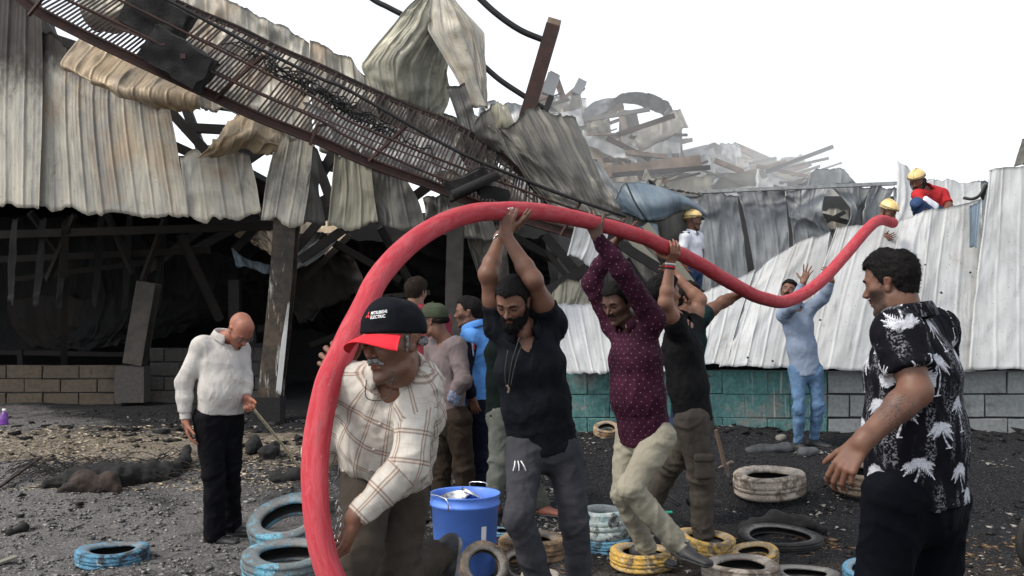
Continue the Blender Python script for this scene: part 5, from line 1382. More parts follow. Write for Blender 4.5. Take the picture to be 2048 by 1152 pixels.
def cap_geo(hd, par, cmat, bmat, g=.014, bill=.075, hi=.018, back=False, name='cap'):
    root = par
    P_ = [hd.pr((0, -.034, .030), (0, .016, .034), .075 + g, .072 + g, .080 + g + hi * .5, .080 + g + hi, k=.03)]
    V, Q = blob(P_, .0045 * hd.k, [(hd.w((0, .0, .022)), -hd.u + hd.f * .12)], 1)
    N = vnormals(V, Q); V = V + N * (.0016 * ridge(hd.loc(V) * 18, 2, 4))[:, None]
    meshobj('cap_crown', V, Q, cmat, root)
    # bill: curved plate
    sg = -1 if back else 1
    nu, nv = 26, 12; top, bot = [], []
    for j in range(nv + 1):
        for i in range(nu + 1):
            a = R(-62 + 124 * i / nu); t = j / nv
            r0x, r0y = (.072 + g), (.080 + g + .012)
            ext = bill * (math.cos(a * .95) ** .55) * t
            x = math.sin(a) * (r0x + ext * .55); y = math.cos(a) * r0y - .012 + ext
            z = .032 - .020 * (1 - math.cos(a)) - .20 * ext - .85 * x * x * (1 + t) * 2.0 * t
            top.append(hd.w((x, sg * y, z))); bot.append(hd.w((x, sg * y, z - .0035)))
    n = len(top); Fc = []
    for j in range(nv):
        for i in range(nu):
            a, b, c, d = j * (nu + 1) + i, j * (nu + 1) + i + 1, (j + 1) * (nu + 1) + i + 1, (j + 1) * (nu + 1) + i
            Fc.append((a, b, c, d)); Fc.append((d + n, c + n, b + n, a + n))
    for i in range(nu):
        a = nv * (nu + 1) + i; Fc.append((a, a + 1, a + 1 + n, a + n))
    for j in range(nv):
        for i in (0, nu): a = j * (nu + 1) + i; Fc.append((a, a + nu + 1, a + nu + 1 + n, a + n))
    meshobj('cap_bill', top + bot, Fc, bmat, root)
    V, Fc, _ = tube_geo([hd.w((0, -.008, .034 + .080 + g + hi * .7)), hd.w((0, -.008, .034 + .080 + g + hi * .7 + .008))], .009 * hd.k, 10); meshobj('cap_button', V, Fc, cmat, root)

def helmet(hd, par, mat, band, chin=True):
    P_ = [hd.pr((0, -.03, .045), (0, .012, .045), .098, .096, .095, .095, k=.03)]
    V, Q = blob(P_, .006, [(hd.w((0, 0, .040)), -hd.u + hd.f * .1)], 1); meshobj('helmet_shell', V, Q, mat, par)
    P_ = [hd.pr((0, -.04, .040), (0, .025, .046), .118, .110, .014, .014, k=.02, side='x')]
    A, B = hd.w((0, -.04, .044)), hd.w((0, .03, .044))
    V, Q = blob([Pr(A, B, .110, .110, .012, .012, hd.x, .01)], .006, (), 1); meshobj('helmet_brim', V, Q, mat, par)
    for r_, a in ((.1005, .052), (.0985, .066)):
        pts = [hd.w((math.cos(t) * r_, -.009 + math.sin(t) * (r_ + .022), a)) for t in np.linspace(0, 2 * math.pi, 33)]
        V, Fc, _ = tube_geo(pts, .004, 5); meshobj('helmet_stripe', V, Fc, band, par)
    pts = [hd.w((0, y, z)) for y, z in ((-.12, .06), (-.10, .115), (-.05, .145), (.0, .148), (.06, .13), (.10, .09), (.112, .06))]
    V, Fc, _ = tube_geo(catmull(pts, 5), .007, 6); meshobj('helmet_ridge', V, Fc, mat, par)
    if chin:
        for sg in (-1, 1):
            pts = [hd.w((sg * .082, -.01, .03)), hd.w((sg * .080, .01, -.05)), hd.w((sg * .03, .055, -.118))]
            V, Fc, _ = tube_geo(catmull(pts, 5), .006, 6); meshobj('chin_strap', V, Fc, M_belt, par)
# ================================================================ CLOTH PATTERNS
def plaid_mat():
    m = MB('plaid_shirt_cloth', .85, 0, .1)
    c = m.sep(m.attr('cl')); o = m.obj()
    def band(x, per, cen, w):
        f = m.math('FRACT', m.math('ADD', m.math('DIVIDE', x, per), 50.0))
        d = m.math('ABSOLUTE', m.math('SUBTRACT', f, cen))
        return m.ramp(d, w * .75, w * 1.25, 1, 0)
    n = m.noise(o, 300, 2, .5)
    base = m.mix(m.ramp(m.noise(o, 6, 5, .7), .35, .7), (.55, .52, .47), (.43, .40, .36))
    cc = base
    for x in (c[0], c[1]):
        per = .086 if x == c[0] else .092
        cc = m.mix(m.math('MULTIPLY', band(x, per, .30, .030), .62), cc, (.16, .085, .065))
        cc = m.mix(m.math('MULTIPLY', band(x, per, .42, .030), .62), cc, (.16, .085, .065))
        cc = m.mix(m.math('MULTIPLY', band(x, per, .36, .025), .35), cc, (.52, .40, .28))
        cc = m.mix(m.math('MULTIPLY', band(x, per, .80, .012), .40), cc, (.45, .36, .25))
        cc = m.mix(m.math('MULTIPLY', band(x, per, .92, .010), .30), cc, (.40, .33, .26))
    st = m.ramp(m.noise(o, 4.2, 6, .7, .8), .56, .72, 0, .35)
    cc = m.mix(st, cc, (.30, .24, .17))
    m.col(cc)
    m.bump(m.math('ADD', creases(m, o), m.math('MULTIPLY', n, .02)), .5, .04)
    return m.m
def dots_mat():
    m = MB('maroon_dotted_cloth', .8, 0, .12); cl = m.attr('cl'); o = m.obj()
    c = m.sep(cl)
    def cell(per, ox, oy):
        u = m.math('SUBTRACT', m.math('FRACT', m.math('ADD', m.math('DIVIDE', c[0], per), 50 + ox)), .5)
        v = m.math('SUBTRACT', m.math('FRACT', m.math('ADD', m.math('DIVIDE', c[1], per), 50 + oy)), .5)
        d = m.math('SQRT', m.math('ADD', m.math('MULTIPLY', u, u), m.math('MULTIPLY', v, v)))
        return m.ramp(d, .032, .06, 1, 0)
    f = m.math('MAXIMUM', cell(.052, 0, 0), cell(.052, .5, .5))
    base = m.mix(m.ramp(m.noise(o, 8, 5, .6), .3, .7), (.022, .0045, .012), (.042, .008, .022))
    m.col(m.mix(m.math('MULTIPLY', f, .7), base, (.42, .32, .35)))
    m.bump(creases(m, o), .36, .04); return m.m
def palm_image():
    n = 1024
    im = np.zeros((n, n), np.float32)
    yy, xx = np.mgrid[0:n, 0:n]
    q = np.stack([xx / n * 15, yy / n * 3.6, xx * 0.0], -1)
    a = fbm(q, 4, 2); b = fbm(q * np.array([.5, 1.1, 1]), 3, 9)
    g = fbm(np.stack([xx / n * 200, yy / n * 150, xx * 0.0], -1), 2, 4)
    mott = smooth01((a + .3 * b + .32) / .8) * smooth01((g + .55) / .9) * .62
    im = mott.astype(np.float32)
    r_ = random.Random(5)
    def seg(x0, y0, x1, y1, w0, w1, val=.92):
        L = max(abs(x1 - x0), abs(y1 - y0)); k = int(L / 1.6) + 2
        for i in range(k):
            t = i / (k - 1); x = x0 + (x1 - x0) * t; y = y0 + (y1 - y0) * t; w_ = w0 + (w1 - w0) * t
            r0 = int(w_ + 2)
            xs = np.arange(int(x) - r0, int(x) + r0 + 1); ys = np.arange(int(y) - r0, int(y) + r0 + 1)
            XX, YY = np.meshgrid(xs, ys); mk = ((XX - x) ** 2 + (YY - y) ** 2) <= w_ * w_
            im[YY[mk] % n, XX[mk] % n] = val
    def palm(cx, cy, s):
        # image y grows upward; crown at (cx,cy), trunk going down
        bend = r_.uniform(-.35, .35); px, py = cx, cy
        Lt = s * r_.uniform(1.5, 2.2)
        for i in range(9):
            t = (i + 1) / 9; nx_, ny_ = cx + bend * Lt * t * t, cy - Lt * t
            seg(px, py, nx_, ny_, 2.6 + 2.2 * t, 2.8 + 2.4 * t, .72 if i % 2 else .9); px, py = nx_, ny_
        seg(px - 16, py, px + 16, py - 2, 3, 3)
        for k in range(9):
            an = math.pi / 2 + (k - 4) * .52 + r_.uniform(-.12, .12); L = s * r_.uniform(.75, 1.05)
            pts = []
            for t in np.linspace(0, 1, 9):
                pts.append((cx + math.cos(an) * L * t, cy + math.sin(an) * L * t - .55 * L * t * t))
            for i in range(8):
                seg(*pts[i], *pts[i + 1], 3.2, 2.6)
                tx, ty = pts[i + 1][0] - pts[i][0], pts[i + 1][1] - pts[i][1]; l_ = math.hypot(tx, ty) + 1e-6; tx /= l_; ty /= l_
                ll = s * .30 * math.sin(math.pi * min(1, (i + 1.6) / 9))
                for sg in (-1, 1):
                    seg(pts[i][0], pts[i][1], pts[i][0] + (tx * .75 - ty * sg * .75) * ll, pts[i][1] + (ty * .75 + tx * sg * .75) * ll - ll * .15, 3.0, 1.0, r_.choice((.95, .9, .82)))
    placed = []
    for _ in range(1500):
        x, y, s = r_.uniform(0, n), r_.uniform(0, n), r_.uniform(56, 70)
        if all(min(abs(x - a), n - abs(x - a)) ** 2 / 120 ** 2 + min(abs(y - b), n - abs(y - b)) ** 2 / 200 ** 2 > 1 for a, b in placed):
            placed.append((x, y)); palm(x, y, s)
    img = bpy.data.images.new('palm_print', n, n)
    px = np.ones((n, n, 4), np.float32); px[..., 0] = im * .97; px[..., 1] = im * .97; px[..., 2] = im
    img.pixels.foreach_set(px.ravel()); img.pack()
    return img
def palm_mat():
    m = MB('palm_print_cloth', .85, 0, .08); o = m.obj()
    c = m.sep(m.attr('cl'))
    uv = m.N('ShaderNodeCombineXYZ'); m.link(m.math('DIVIDE', c[0], -.74), uv.inputs[0]); m.link(m.math('DIVIDE', c[1], .74), uv.inputs[1])
    t = m.N('ShaderNodeTexImage'); t.image = palm_image(); m.link(uv.outputs[0], t.inputs[0])
    s = m.sep(t.outputs['Color'])[0]
    m.col(m.mix(m.ramp(s, .02, .95), (.006, .006, .009), (.56, .57, .62)))
    m.bump(creases(m, o), .36, .04); return m.m
C_plaid = plaid_mat(); C_dots = dots_mat(); C_palm = palm_mat()
C_white = cloth_mat('dusty_white_shirt', (.47, .445, .42), .12, dust=(.33, .25, .15, .9))
C_blackp = cloth_mat('black_dress_trousers', (.006, .006, .008), .3, dust=(.05, .05, .055, .3), scale=5)
C_black = cloth_mat('black_shirt_cloth', (.007, .008, .011), .3)
C_blackb = cloth_mat('faded_black_shirt', (.009, .009, .010), .3)
C_greyt = cloth_mat('charcoal_grey_trousers', (.042, .042, .049), .15)
C_khaki = cloth_mat('pale_khaki_trousers', (.27, .25, .195), .10, dust=(.17, .15, .12, .3))
C_cargo = cloth_mat('brown_grey_cargo', (.058, .050, .043), .15)
C_brown = cloth_mat('dark_brown_trousers', (.028, .020, .015), .2)
C_capt = cloth_mat('olive_brown_trousers', (.048, .040, .033), .15, dust=(.10, .09, .075, .25))
C_navy = cloth_mat('navy_trousers', (.007, .008, .017), .2)
C_navy2 = cloth_mat('dark_navy_trousers', (.003, .0035, .006), .2)
C_lblue = cloth_mat('light_blue_shirt', (.21, .26, .35), .10)
C_jeans = cloth_mat('light_blue_denim', (.095, .165, .27), .28, scale=6)
C_djean = cloth_mat('dark_denim', (.02, .03, .06), .3)
C_red = cloth_mat('brick_red_shirt', (.28, .045, .06), .15)
C_taupe = cloth_mat('taupe_tshirt', (.15, .12, .12), .08)
C_sport = cloth_mat('bright_blue_sportswear', (.10, .27, .62), .12)
C_teal = cloth_mat('dark_teal_tshirt', (.012, .028, .030), .2)
C_green = cloth_mat('dark_green_speckled_shirt', (.004, .008, .007), .3)
C_olive = cloth_mat('grey_green_trousers', (.10, .105, .09), .15)
C_off = cloth_mat('officer_white_shirt', (.72, .74, .80), .05)
C_fred = cloth_mat('red_polo', (.42, .03, .035), .15)
C_fblu = cloth_mat('blue_work_trousers', (.04, .07, .15), .2)
C_capb = cloth_mat('black_cap_cloth', (.007, .008, .011), .2); C_capr = cloth_mat('red_cap_bill', (.72, .035, .05), .08)
C_capg = cloth_mat('olive_cap_cloth', (.045, .055, .035), .15)
M_helm = flat_mat('cream_yellow_helmet', (.72, .52, .22), .35, 0, .08, 20); M_helms = flat_mat('helmet_dark_band', (.03, .025, .02), .5, 0, .2)
M_chrome = flat_mat('steel', (.62, .62, .62), .22, 1.0, .1, 20, bump=.05)
M_wire = flat_mat('thin_wire', (.25, .25, .26), .3, 1.0, .1)

# ================================================================ THE HOSE
HP = [(680, 1200, 3.00), (650, 1120, 3.02), (632, 1010, 3.06), (631, 900, 3.14), (652, 780, 3.24), (686, 700, 3.36), (724, 622, 3.55), (768, 541, 3.86), (838, 474, 4.22), (922, 432, 4.6), (1012, 422, 4.95), (1100, 427, 5.4), (1200, 449, 5.85), (1300, 481, 6.3), (1400, 529, 6.85), (1468, 570, 7.35), (1528, 598, 7.9), (1582, 600, 8.6), (1640, 564, 9.2), (1692, 508, 9.9), (1738, 455, 10.6), (1762, 440, 11.1), (1786, 446, 11.5)]
hp = catmull([P(*q) for q in HP], 14)
hr = np.interp(np.linspace(0, 1, len(hp)), [0, .35, .55, .8, 1], [.040, .0445, .046, .055, .060])
hm = MB('red_hose_rubber', .75, 0, .15)
a_ = hm.sep(hm.attr('st'))
uv = hm.N('ShaderNodeCombineXYZ')
for i_ in range(3): hm.link(a_[i_], uv.inputs[i_])
vv_ = hm.mapv(uv.outputs[0], (1.2, 1.2, 5)); n1_ = hm.noise(vv_, 1.4, 6, .75, .5); n2_ = hm.noise(hm.mapv(uv.outputs[0], (9, 9, 60)), 1, 3, .6)
cc_ = hm.mix(hm.ramp(n1_, .35, .7), (.40, .034, .048), (.49, .085, .10))
sepn = hm.ramp(hm.noise(hm.mapv(uv.outputs[0], (1.6, 1.6, 3.2), (4, 2, 1)), 1.6, 7, .8, 1.2), .55, .64, 0, .7)
cc_ = hm.mix(sepn, cc_, (.20, .12, .12))
cc_ = hm.mix(hm.ramp(hm.noise(hm.mapv(uv.outputs[0], (2.4, 2.4, 3.6), (1, 8, 3.3)), 1.9, 7, .8, 1.0), .63, .68, 0, .9), cc_, (.55, .47, .47))
cc_ = hm.mix(hm.ramp(n2_, .70, .80, 0, .6), cc_, (.75, .55, .55))
hm.col(cc_); hm.bump(hm.math('ADD', n1_, hm.math('MULTIPLY', n2_, .5)), .3, .006)
V, Fc, A = tube_geo(hp, hr, 28)
V = np.array(V); V = V + .0035 * fbm(V * 4, 3, 1)[:, None] * np.array([1, 1, 1])
tag(meshobj('fire_hose', V, Fc, hm.m, None, True, {'st': A}), 'thick red rubber fire hose arching over the men up to the white sheets', 'hose')
def hose_near(px, py):
    k = np.argmin([abs(((q[0]) / q[1]) * 2000 + 1024 - px) + abs(620 - (q[2] - CZ) / q[1] * 2000 - py) for q in hp]); return hp[k]

# ================================================================ THE MEN
LF = (.9, .95, 1.0, 1.05)
# 1 man in black and red cap
c = person('crouching man in a black cap with red bill and white plaid shirt', 3.5,
    dict(neck=(795, 742, -.28), shL=(838, 770, -.28), shR=(692, 772, -.16), elL=(818, 928, -.34), wrL=(708, 1038, -.40), elR=(640, 905, .02), wrR=(700, 752, -.05),
         hipL=(812, 925, .10), hipR=(738, 935, .0), knL=(790, 1152, .0), anL=(874, 1112, .26), knR=(716, 1130, -.25), anR=(716, 1330, -.1)),
    dict(c=(785, 682, -.40), yaw=-36, pitch=5, roll=-3, size=1.04, fat=.004), skin=SK_mid, girth=1.0, hh=.004, stubble=.25, seed=3,
    shirt=dict(mat=C_plaid, h=.007, w=(.17, .16, .165), d=(.11, .12, .12), hem=.05, cuff=.05, sg=.93, cz=-.012, wr=0.0092, belly=.03, buttons=5, cuffs=True, gap=.5, vneck=.10),
    trousers=dict(mat=C_capt, belt=True, g=.98, wr=0.0103),
    hands=dict(L=dict(to=(683, 1100, -.36), n=(-.85, -.45, .05), curl=(.75, .75, .75, .75), size=1.06, thumb=(-.2, .3)),
               R=dict(to=(650, 706, -.09), n=(.35, -1.0, -.1), curl=(.8, .8, .8, .8), size=1.12, thumb=(.9, .5), spread=.2)),
    armg=1.05, shoes=dict(mat=M_shoe, sole=M_sole, dirs={'L': (-.15, .1, -1.0), 'R': (-.4, -.9, 0)}, up={'L': (-.95, -.3, .3)}))
hd = c['hd']
hd.strip('sideburn', [(.076, .018, .012), (.074, .016, -.012), (.072, .02, -.03)], [.005, .005, .003], H_grey, c['root'], noise=.003)
hd.strip('hair', [(.050, -.085, -.01), (.068, -.045, -.012)], [.014, .008], H_grey, c['root'], noise=.004)
hd.moustache(H_grey, c['root'], .0075, .004); hd.lashes(c['root'])
capman = c
cap_geo(hd, c['root'], C_capb, C_capr, g=.008, hi=.012, bill=.074)
# lettering and mark on the cap
def on_cap(hd, u, v, lift=.0015, g=.013, hi=.016):
    """u,v metres round / up the front of the crown"""
    a = u / .095; e = v / .095
    rx, ry, rz = .075 + g, .080 + g + .012, .080 + g + hi
    x = math.sin(a) * math.cos(e) * rx; y = math.cos(a) * math.cos(e) * ry; z = math.sin(e) * rz
    return (x, y * .985 + .003, z + .034)
def cap_text(hd, par, s, u0, v0, size, mat, name='lettering'):
    cu = bpy.data.curves.new('t', 'FONT'); cu.body = s; cu.size = size; cu.offset = size * .02; cu.resolution_u = 2; cu.extrude = 0
    o = bpy.data.objects.new('t', cu); col.objects.link(o)
    dg = bpy.context.evaluated_depsgraph_get(); me = bpy.data.meshes.new_from_object(o.evaluated_get(dg))
    bpy.data.objects.remove(o); 
    vs = [v.co.copy() for v in me.vertices]; fs = [tuple(p.vertices) for p in me.polygons]
    # on the crown found by ray from outside
    from mathutils.bvhtree import BVHTree
    out = []
    for v in vs:
        q = on_cap(hd, u0 + v.x, v0 + v.y)
        w0 = hd.w(q); cen = hd.w((0, -.01, .03)); dr = Vector(w0 - cen).normalized()
        hit = capbvh.ray_cast(Vector(cen) + dr * .4, -dr)
        out.append(np.array(hit[0] + hit[1] * .0016) if hit[0] is not None else w0)
    return meshobj(name, out, fs, mat, par, False)
from mathutils.bvhtree import BVHTree
crown = [o for o in c['root'].children if o.name.startswith('cap_crown')][0]
mo = np.array(crown.location) + np.array(c['root'].location)
capbvh = BVHTree.FromPolygons([Vector(np.array(v.co) + mo) for v in crown.data.vertices], [tuple(p.vertices) for p in crown.data.polygons])
M_thread = flat_mat('white_thread', (.75, .75, .75), .7, 0, .05); M_redm = flat_mat('red_thread', (.70, .02, .03), .7, 0, .1)
cap_text(hd, c['root'], 'MITSUBISHI', .004, .052, .0135, M_thread); cap_text(hd, c['root'], 'ELECTRIC', .006, .039, .0135, M_thread)
def cap_poly(pts):
    out = []
    for (u, v) in pts:
        w0 = hd.w(on_cap(hd, u, v)); cen = hd.w((0, -.01, .03)); dr = Vector(w0 - cen).normalized()
        hit = capbvh.ray_cast(Vector(cen) + dr * .4, -dr); out.append(np.array(hit[0] + hit[1] * .0016) if hit[0] is not None else w0)
    meshobj('logo_diamond', out, [tuple(range(len(pts)))], M_redm, c['root'], False)
mu, mv = -.010, .050
for an in (90, 210, 330):
    a = R(an); L = .013
    cap_poly([(mu, mv), (mu + math.cos(a - .52) * L * .58, mv + math.sin(a - .52) * L * .58), (mu + math.cos(a) * L, mv + math.sin(a) * L), (mu + math.cos(a + .52) * L * .58, mv + math.sin(a + .52) * L * .58)])
# glasses hooked on the shirt, key chain at the hip
def wire(name, pts, r, mat, par, n=5, seg=6):
    V, Fc, _ = tube_geo(catmull(pts, n), r, seg); return meshobj(name, V, Fc, mat, par)
g_ = [P(x, y, 2.94) for x, y in ((733, 760), (731, 790), (742, 800), (765, 800), (780, 790), (784, 765), (790, 748), (780, 742))]
wire('hanging_spectacles', g_, .0016, M_belt, c['root'])
for i in range(6):
    y0 = 1012 + i * 17; th = i % 2
    pc = P(675 + 4 * math.sin(i), y0, 3.13)
    pts = [pc + np.array([math.cos(t) * (.008 if th else .004), math.cos(t) * (.002 if th else .007), math.sin(t) * .019]) for t in np.linspace(0, 2 * math.pi, 13)]
    V, Fc, _ = tube_geo(pts, .0018, 5); meshobj('chain_link', V, Fc, M_chrome, c['root'])

# 2 bald man with stick
c = person('bald man in a dusty white shirt and black trousers looking down at his stick', 7.1,
    dict(neck=(450, 672), shR=(405, 694, -.08), shL=(478, 700, .12), elR=(368, 765, -.10), wrR=(371, 842, -.12), elL=(487, 755, .05), wrL=(492, 794, -.05),
         hipR=(418, 830, -.05), hipL=(458, 832, .06), knR=(428, 950, -.04), anR=(430, 1065, 0), knL=(460, 940, .15), anL=(462, 1045, .25)),
    dict(c=(481, 660, -.06), yaw=48, pitch=48, roll=0, size=1.05, bald=True, fat=.003), skin=SK_red, girth=1.04, hh=.006, stubble=.2, seed=11,
    shirt=dict(mat=C_white, h=.007, w=(.17, .165, .165), d=(.12, .125, .12), hem=-.02, belly=.04, tucked=True, cuff=.03, wr=0.0045, gap=.5, cuffs=True, sg=1.05),
    trousers=dict(mat=C_blackp, rise=.03, g=1.08, over=.05, wr=0.0092, belt=False, cuffr=.068),
    hands=dict(R=dict(to=(378, 885, -.14), n=(.9, .4, 0), curl=(.25, .3, .35, .4), thumb=(.1, .2)), L=dict(to=(505, 822, -.08), n=(-.3, -.9, .2), curl=(.9, .9, .95, 1.0), thumb=(.2, .6))),
    shoes=dict(mat=M_shoe, sole=M_soleb, dirs={'R': (.95, -.25, 0), 'L': (.97, -.1, 0)}, off={'R': (0, 0, .0)}))
hd = c['hd']; hd.brows(H_brown, c['root'], .003); hd.lashes(c['root']); hd.strip('beard', [(-.02, .07, -.09), (0, .078, -.095), (.02, .07, -.09)], [.005, .008, .005], H_brown, c['root'])
for sg in (-1, 1):
    pts = [hd.w((sg * (.032 + .021 * math.cos(t)), .0935, .0 + .015 * math.sin(t))) for t in np.linspace(0, 2 * math.pi, 15)]
    V, Fc, _ = tube_geo(pts, .0013, 5); meshobj('spectacle_rim', V, Fc, M_wire, c['root'])
    wire('spectacle_arm', [hd.w((sg * .053, .090, .004)), hd.w((sg * .072, .05, .006)), hd.w((sg * .081, -.005, .004))], .0014, M_wire, c['root'])
wire('spectacle_bridge', [hd.w((-.011, .096, .003)), hd.w((0, .1, .006)), hd.w((.011, .096, .003))], .0013, M_wire, c['root'])
M_stick = flat_mat('pale_cane', (.72, .62, .42), .6, 0, .2, 14)
s0, s1 = P(497, 806, 7.03), gpt(606, 947); s1 = s1 + np.array([0, 0, .01])
tag(tube('walking_stick', catmull([s0, (s0 + s1) / 2 + np.array([0, 0, .012]), s1], 8), .011, M_stick, seg=8), 'pale wooden stick the bald man holds down to the ground', 'stick')

# 3 man in brick red shirt behind
c = person('man in a brick red shirt with his back turned, behind the cap wearer', 8.3,
    dict(neck=(838, 620), shR=(885, 642, 0), shL=(800, 642, 0), elR=(895, 715), wrR=(880, 775), elL=(790, 715), wrL=(800, 775), hipR=(860, 800), hipL=(825, 800), knR=(865, 900), anR=(865, 990), knL=(822, 900), anL=(820, 990)),
    dict(c=(833, 585, 0), yaw=150, pitch=5), skin=SK_lite, hh=.008, seed=12, shirt=dict(mat=C_red, h=.012, sleeve='short'), trousers=dict(mat=C_navy, h=.014),
    shoes=dict(mat=M_shoe, sole=M_soleb, dirs={'R': (.2, 1, 0), 'L': (-.1, 1, 0)}))
c['hd'].hair(H_brown, c['root'], 'tousled', .006, 1, thick=.014)
# 4 taupe shirt, green cap
c = person('man in a taupe long sleeved shirt and olive cap, hand on hip', 7.6,
    dict(neck=(893, 676), shL=(912, 694, -.14), shR=(868, 694, .16), elL=(927, 762, -.24), wrL=(903, 792, -.16), elR=(852, 760, .2), wrR=(858, 800, .1), hipL=(915, 835, -.07), hipR=(884, 835, .10), knL=(928, 935, -.05), anL=(935, 1040, 0), knR=(884, 935, .1), anR=(880, 1040, .1)),
    dict(c=(868, 641, 0), yaw=-112, pitch=8, size=1.0), skin=SK_mid, hh=.007, seed=14, girth=1.0,
    shirt=dict(mat=C_taupe, h=.010, collar=False, w=(.15, .135, .145), d=(.11, .11, .11), hem=.06, wr=0.0092, cuff=.12), trousers=dict(mat=C_brown, g=1.08, wr=0.0115),
    hands=dict(L=dict(to=(912, 800, -.1), n=(.3, .9, 0), curl=(.4, .4, .5, .5))), shoes=dict(mat=M_shoe, sole=M_soleb, dirs={'L': (-.9, -.2, 0), 'R': (-.95, 0, 0)}))
cap_geo(c['hd'], c['root'], C_capg, C_capg, g=.012, hi=.014, bill=.06, back=False)
c['hd'].strip('hair', [(-.055, -.075, -.01), (0, -.105, -.005), (.055, -.075, -.01), (.073, -.03, -.005)], [.022, .024, .022, .012], H_black, c['root'], noise=.004, h=.005)
M_check = flat_mat('checked_cloth', (.12, .14, .20), .9, 0, .6, 60)
V, Q = blob([Pr(P(908, 788, 7.38), P(912, 806, 7.38), .035, .025, k=.01), Pr(P(902, 796, 7.38), P(916, 792, 7.4), .03, k=.02)], .007); V = wrinkle(V, Q, .006, 3, f=25)
tag(meshobj('folded_cloth', V, Q, M_check, None), 'small checked dark cloth held in the hand at the taupe shirt man\'s hip', 'cloth')
# 5 blue sportswear
c = person('stout man in a bright blue sports top with navy sleeves seen in left profile', 7.9,
    dict(neck=(948, 652), shL=(940, 676, -.16), shR=(960, 674, .17), elL=(930, 742, -.24), wrL=(944, 795, -.22), elR=(975, 740, .25), wrR=(960, 790, .2), hipL=(955, 815, -.09), hipR=(966, 815, .09), knL=(955, 920, -.08), anL=(955, 1015, -.05), knR=(966, 920, .1), anR=(968, 1015, .1)),
    dict(c=(937, 624, 0), yaw=-95, pitch=2, size=1.04, fat=.006), skin=SK_mid, hh=.007, seed=15, girth=1.12, stubble=.5,
    shirt=dict(mat=C_sport, h=.010, w=(.165, .155, .16), d=(.115, .13, .12), belly=.03, hem=.08, sleeve='short', slen=.15, wr=0.0103, axis=None), trousers=dict(mat=C_navy, g=1.1),
    hands=dict(L=dict(curl=.4)), shoes=dict(mat=M_shoe, sole=M_soleb, dirs={'L': (-1, 0, 0), 'R': (-1, 0, 0)}))
c['hd'].hair(H_black, c['root'], 'short', .006, 5)
G_ = c['G']
for s_ in 'LR':
    V, Q = blob([Pr(G_['sh' + s_] + (G_['el' + s_] - G_['sh' + s_]) * .08, G_['el' + s_], .066, .055, k=.03), Pr(G_['el' + s_], G_['wr' + s_], .054, .04, k=.02, flat=2)], .009)
    V = wrinkle(V, Q, .008, 3); meshobj('sleeve', V, Q, C_navy, c['root'])
for k in range(2):
    q = [c['neck'] - c['up'] * (.07 + .05 * k) + c['side'] * .06 - c['fwd'] * .02, G_['shL'] + np.array([.02, -.055, .02 - .03 * k]), G_['shL'] + (G_['elL'] - G_['shL']) * (.35 + .2 * k) + np.array([.05, -.05, 0])]
    V, Fc, _ = tube_geo(catmull(q, 6), .006, 6); meshobj('piping', V, Fc, C_fred if k == 0 else C_lblue, c['root'])
# 6 bearded man in black shirt
c = person('bearded man in a black short sleeved shirt lifting the hose with both bare arms', 5.0,
    dict(neck=(1045, 655, -.05), shR=(997, 650, .0), shL=(1104, 648, .02), elR=(976, 548, -.10), wrR=(1003, 470, .03), elL=(1066, 560, -.16), wrL=(1010, 468, -.12),
         hipR=(1050, 885, .02), hipL=(1122, 885, .06), knR=(1040, 1035, -.18), anR=(1098, 1225, .0), knL=(1150, 1040, .05), anL=(1162, 1235, .15)),
    dict(c=(1026, 602, -.12), yaw=-22, pitch=30, roll=4, size=1.03), skin=SK_mid, girth=1.0, hh=.0045, seed=21, armg=1.0,
    shirt=dict(mat=C_black, h=.008, sleeve='short', slen=.42, w=(.17, .165, .175), d=(.115, .115, .12), hem=.03, hemtilt=.12, wr=0.0092, gap=.55, ctilt=.3, vneck=.14),
    trousers=dict(mat=C_greyt, h=.009, g=.98, wr=0.0092),
    hands=dict(L=dict(to=(1018, 424, -.13), n=(.1, 1, 0), curl=(.75, .8, .8, .8), size=1.04, thumb=(.2, .5), spread=.05),
               R=dict(to=(1042, 446, .02), n=(.2, .3, 1.0), curl=(.12, .12, .15, .2), thumb=(.6, .2))))
hd = c['hd']; bm = c
hd.hair(H_black, c['root'], 'short', .0045, 6, thick=.009, up=.004); hd.beard(H_black, c['root'], .011, h=.0035); hd.moustache(H_black, c['root'], .0065, .006); hd.brows(H_black, c['root'], .0048); hd.lashes(c['root'])
G_ = c['G']
# silver bracelet, ring, lanyard, drawstring
def ring_around(name, cen, axis, rad, r, mat, par, n=25, wob=0, seg=6):
    axis = axis / np.linalg.norm(axis); s = np.cross(axis, [0.3, .2, 1.0]); s /= np.linalg.norm(s); f = np.cross(axis, s)
    pts = [cen + s * math.cos(t) * rad + f * math.sin(t) * rad + axis * wob * math.sin(t * 9) for t in np.linspace(0, 2 * math.pi, n)]
    V, Fc, _ = tube_geo(pts, r, seg); return meshobj(name, V, Fc, mat, par)
ring_around('bracelet', G_['wrR'] + (G_['elR'] - G_['wrR']) * .12, (G_['elR'] - G_['wrR']) + np.array([.15, 0, .1]), .037, .004, M_chrome, c['root'], 40, .003)
q = P(1021, 417, 4.86); wire('ring', [q + np.array([math.cos(t) * .012, math.sin(t) * .004, math.sin(t) * .004]) for t in np.linspace(0, 6.28, 9)], .0022, M_chrome, c['root'], 2)
fz = 4.845
for a, b in [((1040, 672), (1016, 775)), ((1052, 668), (1020, 778)), ((1016, 700), (1012, 780))]:
    wire('lanyard', [P(a[0], a[1], 4.85), P((a[0] + b[0]) / 2 - 4, (a[1] + b[1]) / 2, fz), P(b[0], b[1], fz)], .003, M_belt, c['root'], 6)
wire('pendant', [P(1014, 770, fz - .01), P(1018, 778, fz - .01), P(1016, 786, fz - .01)], .006, M_rustl, c['root'])
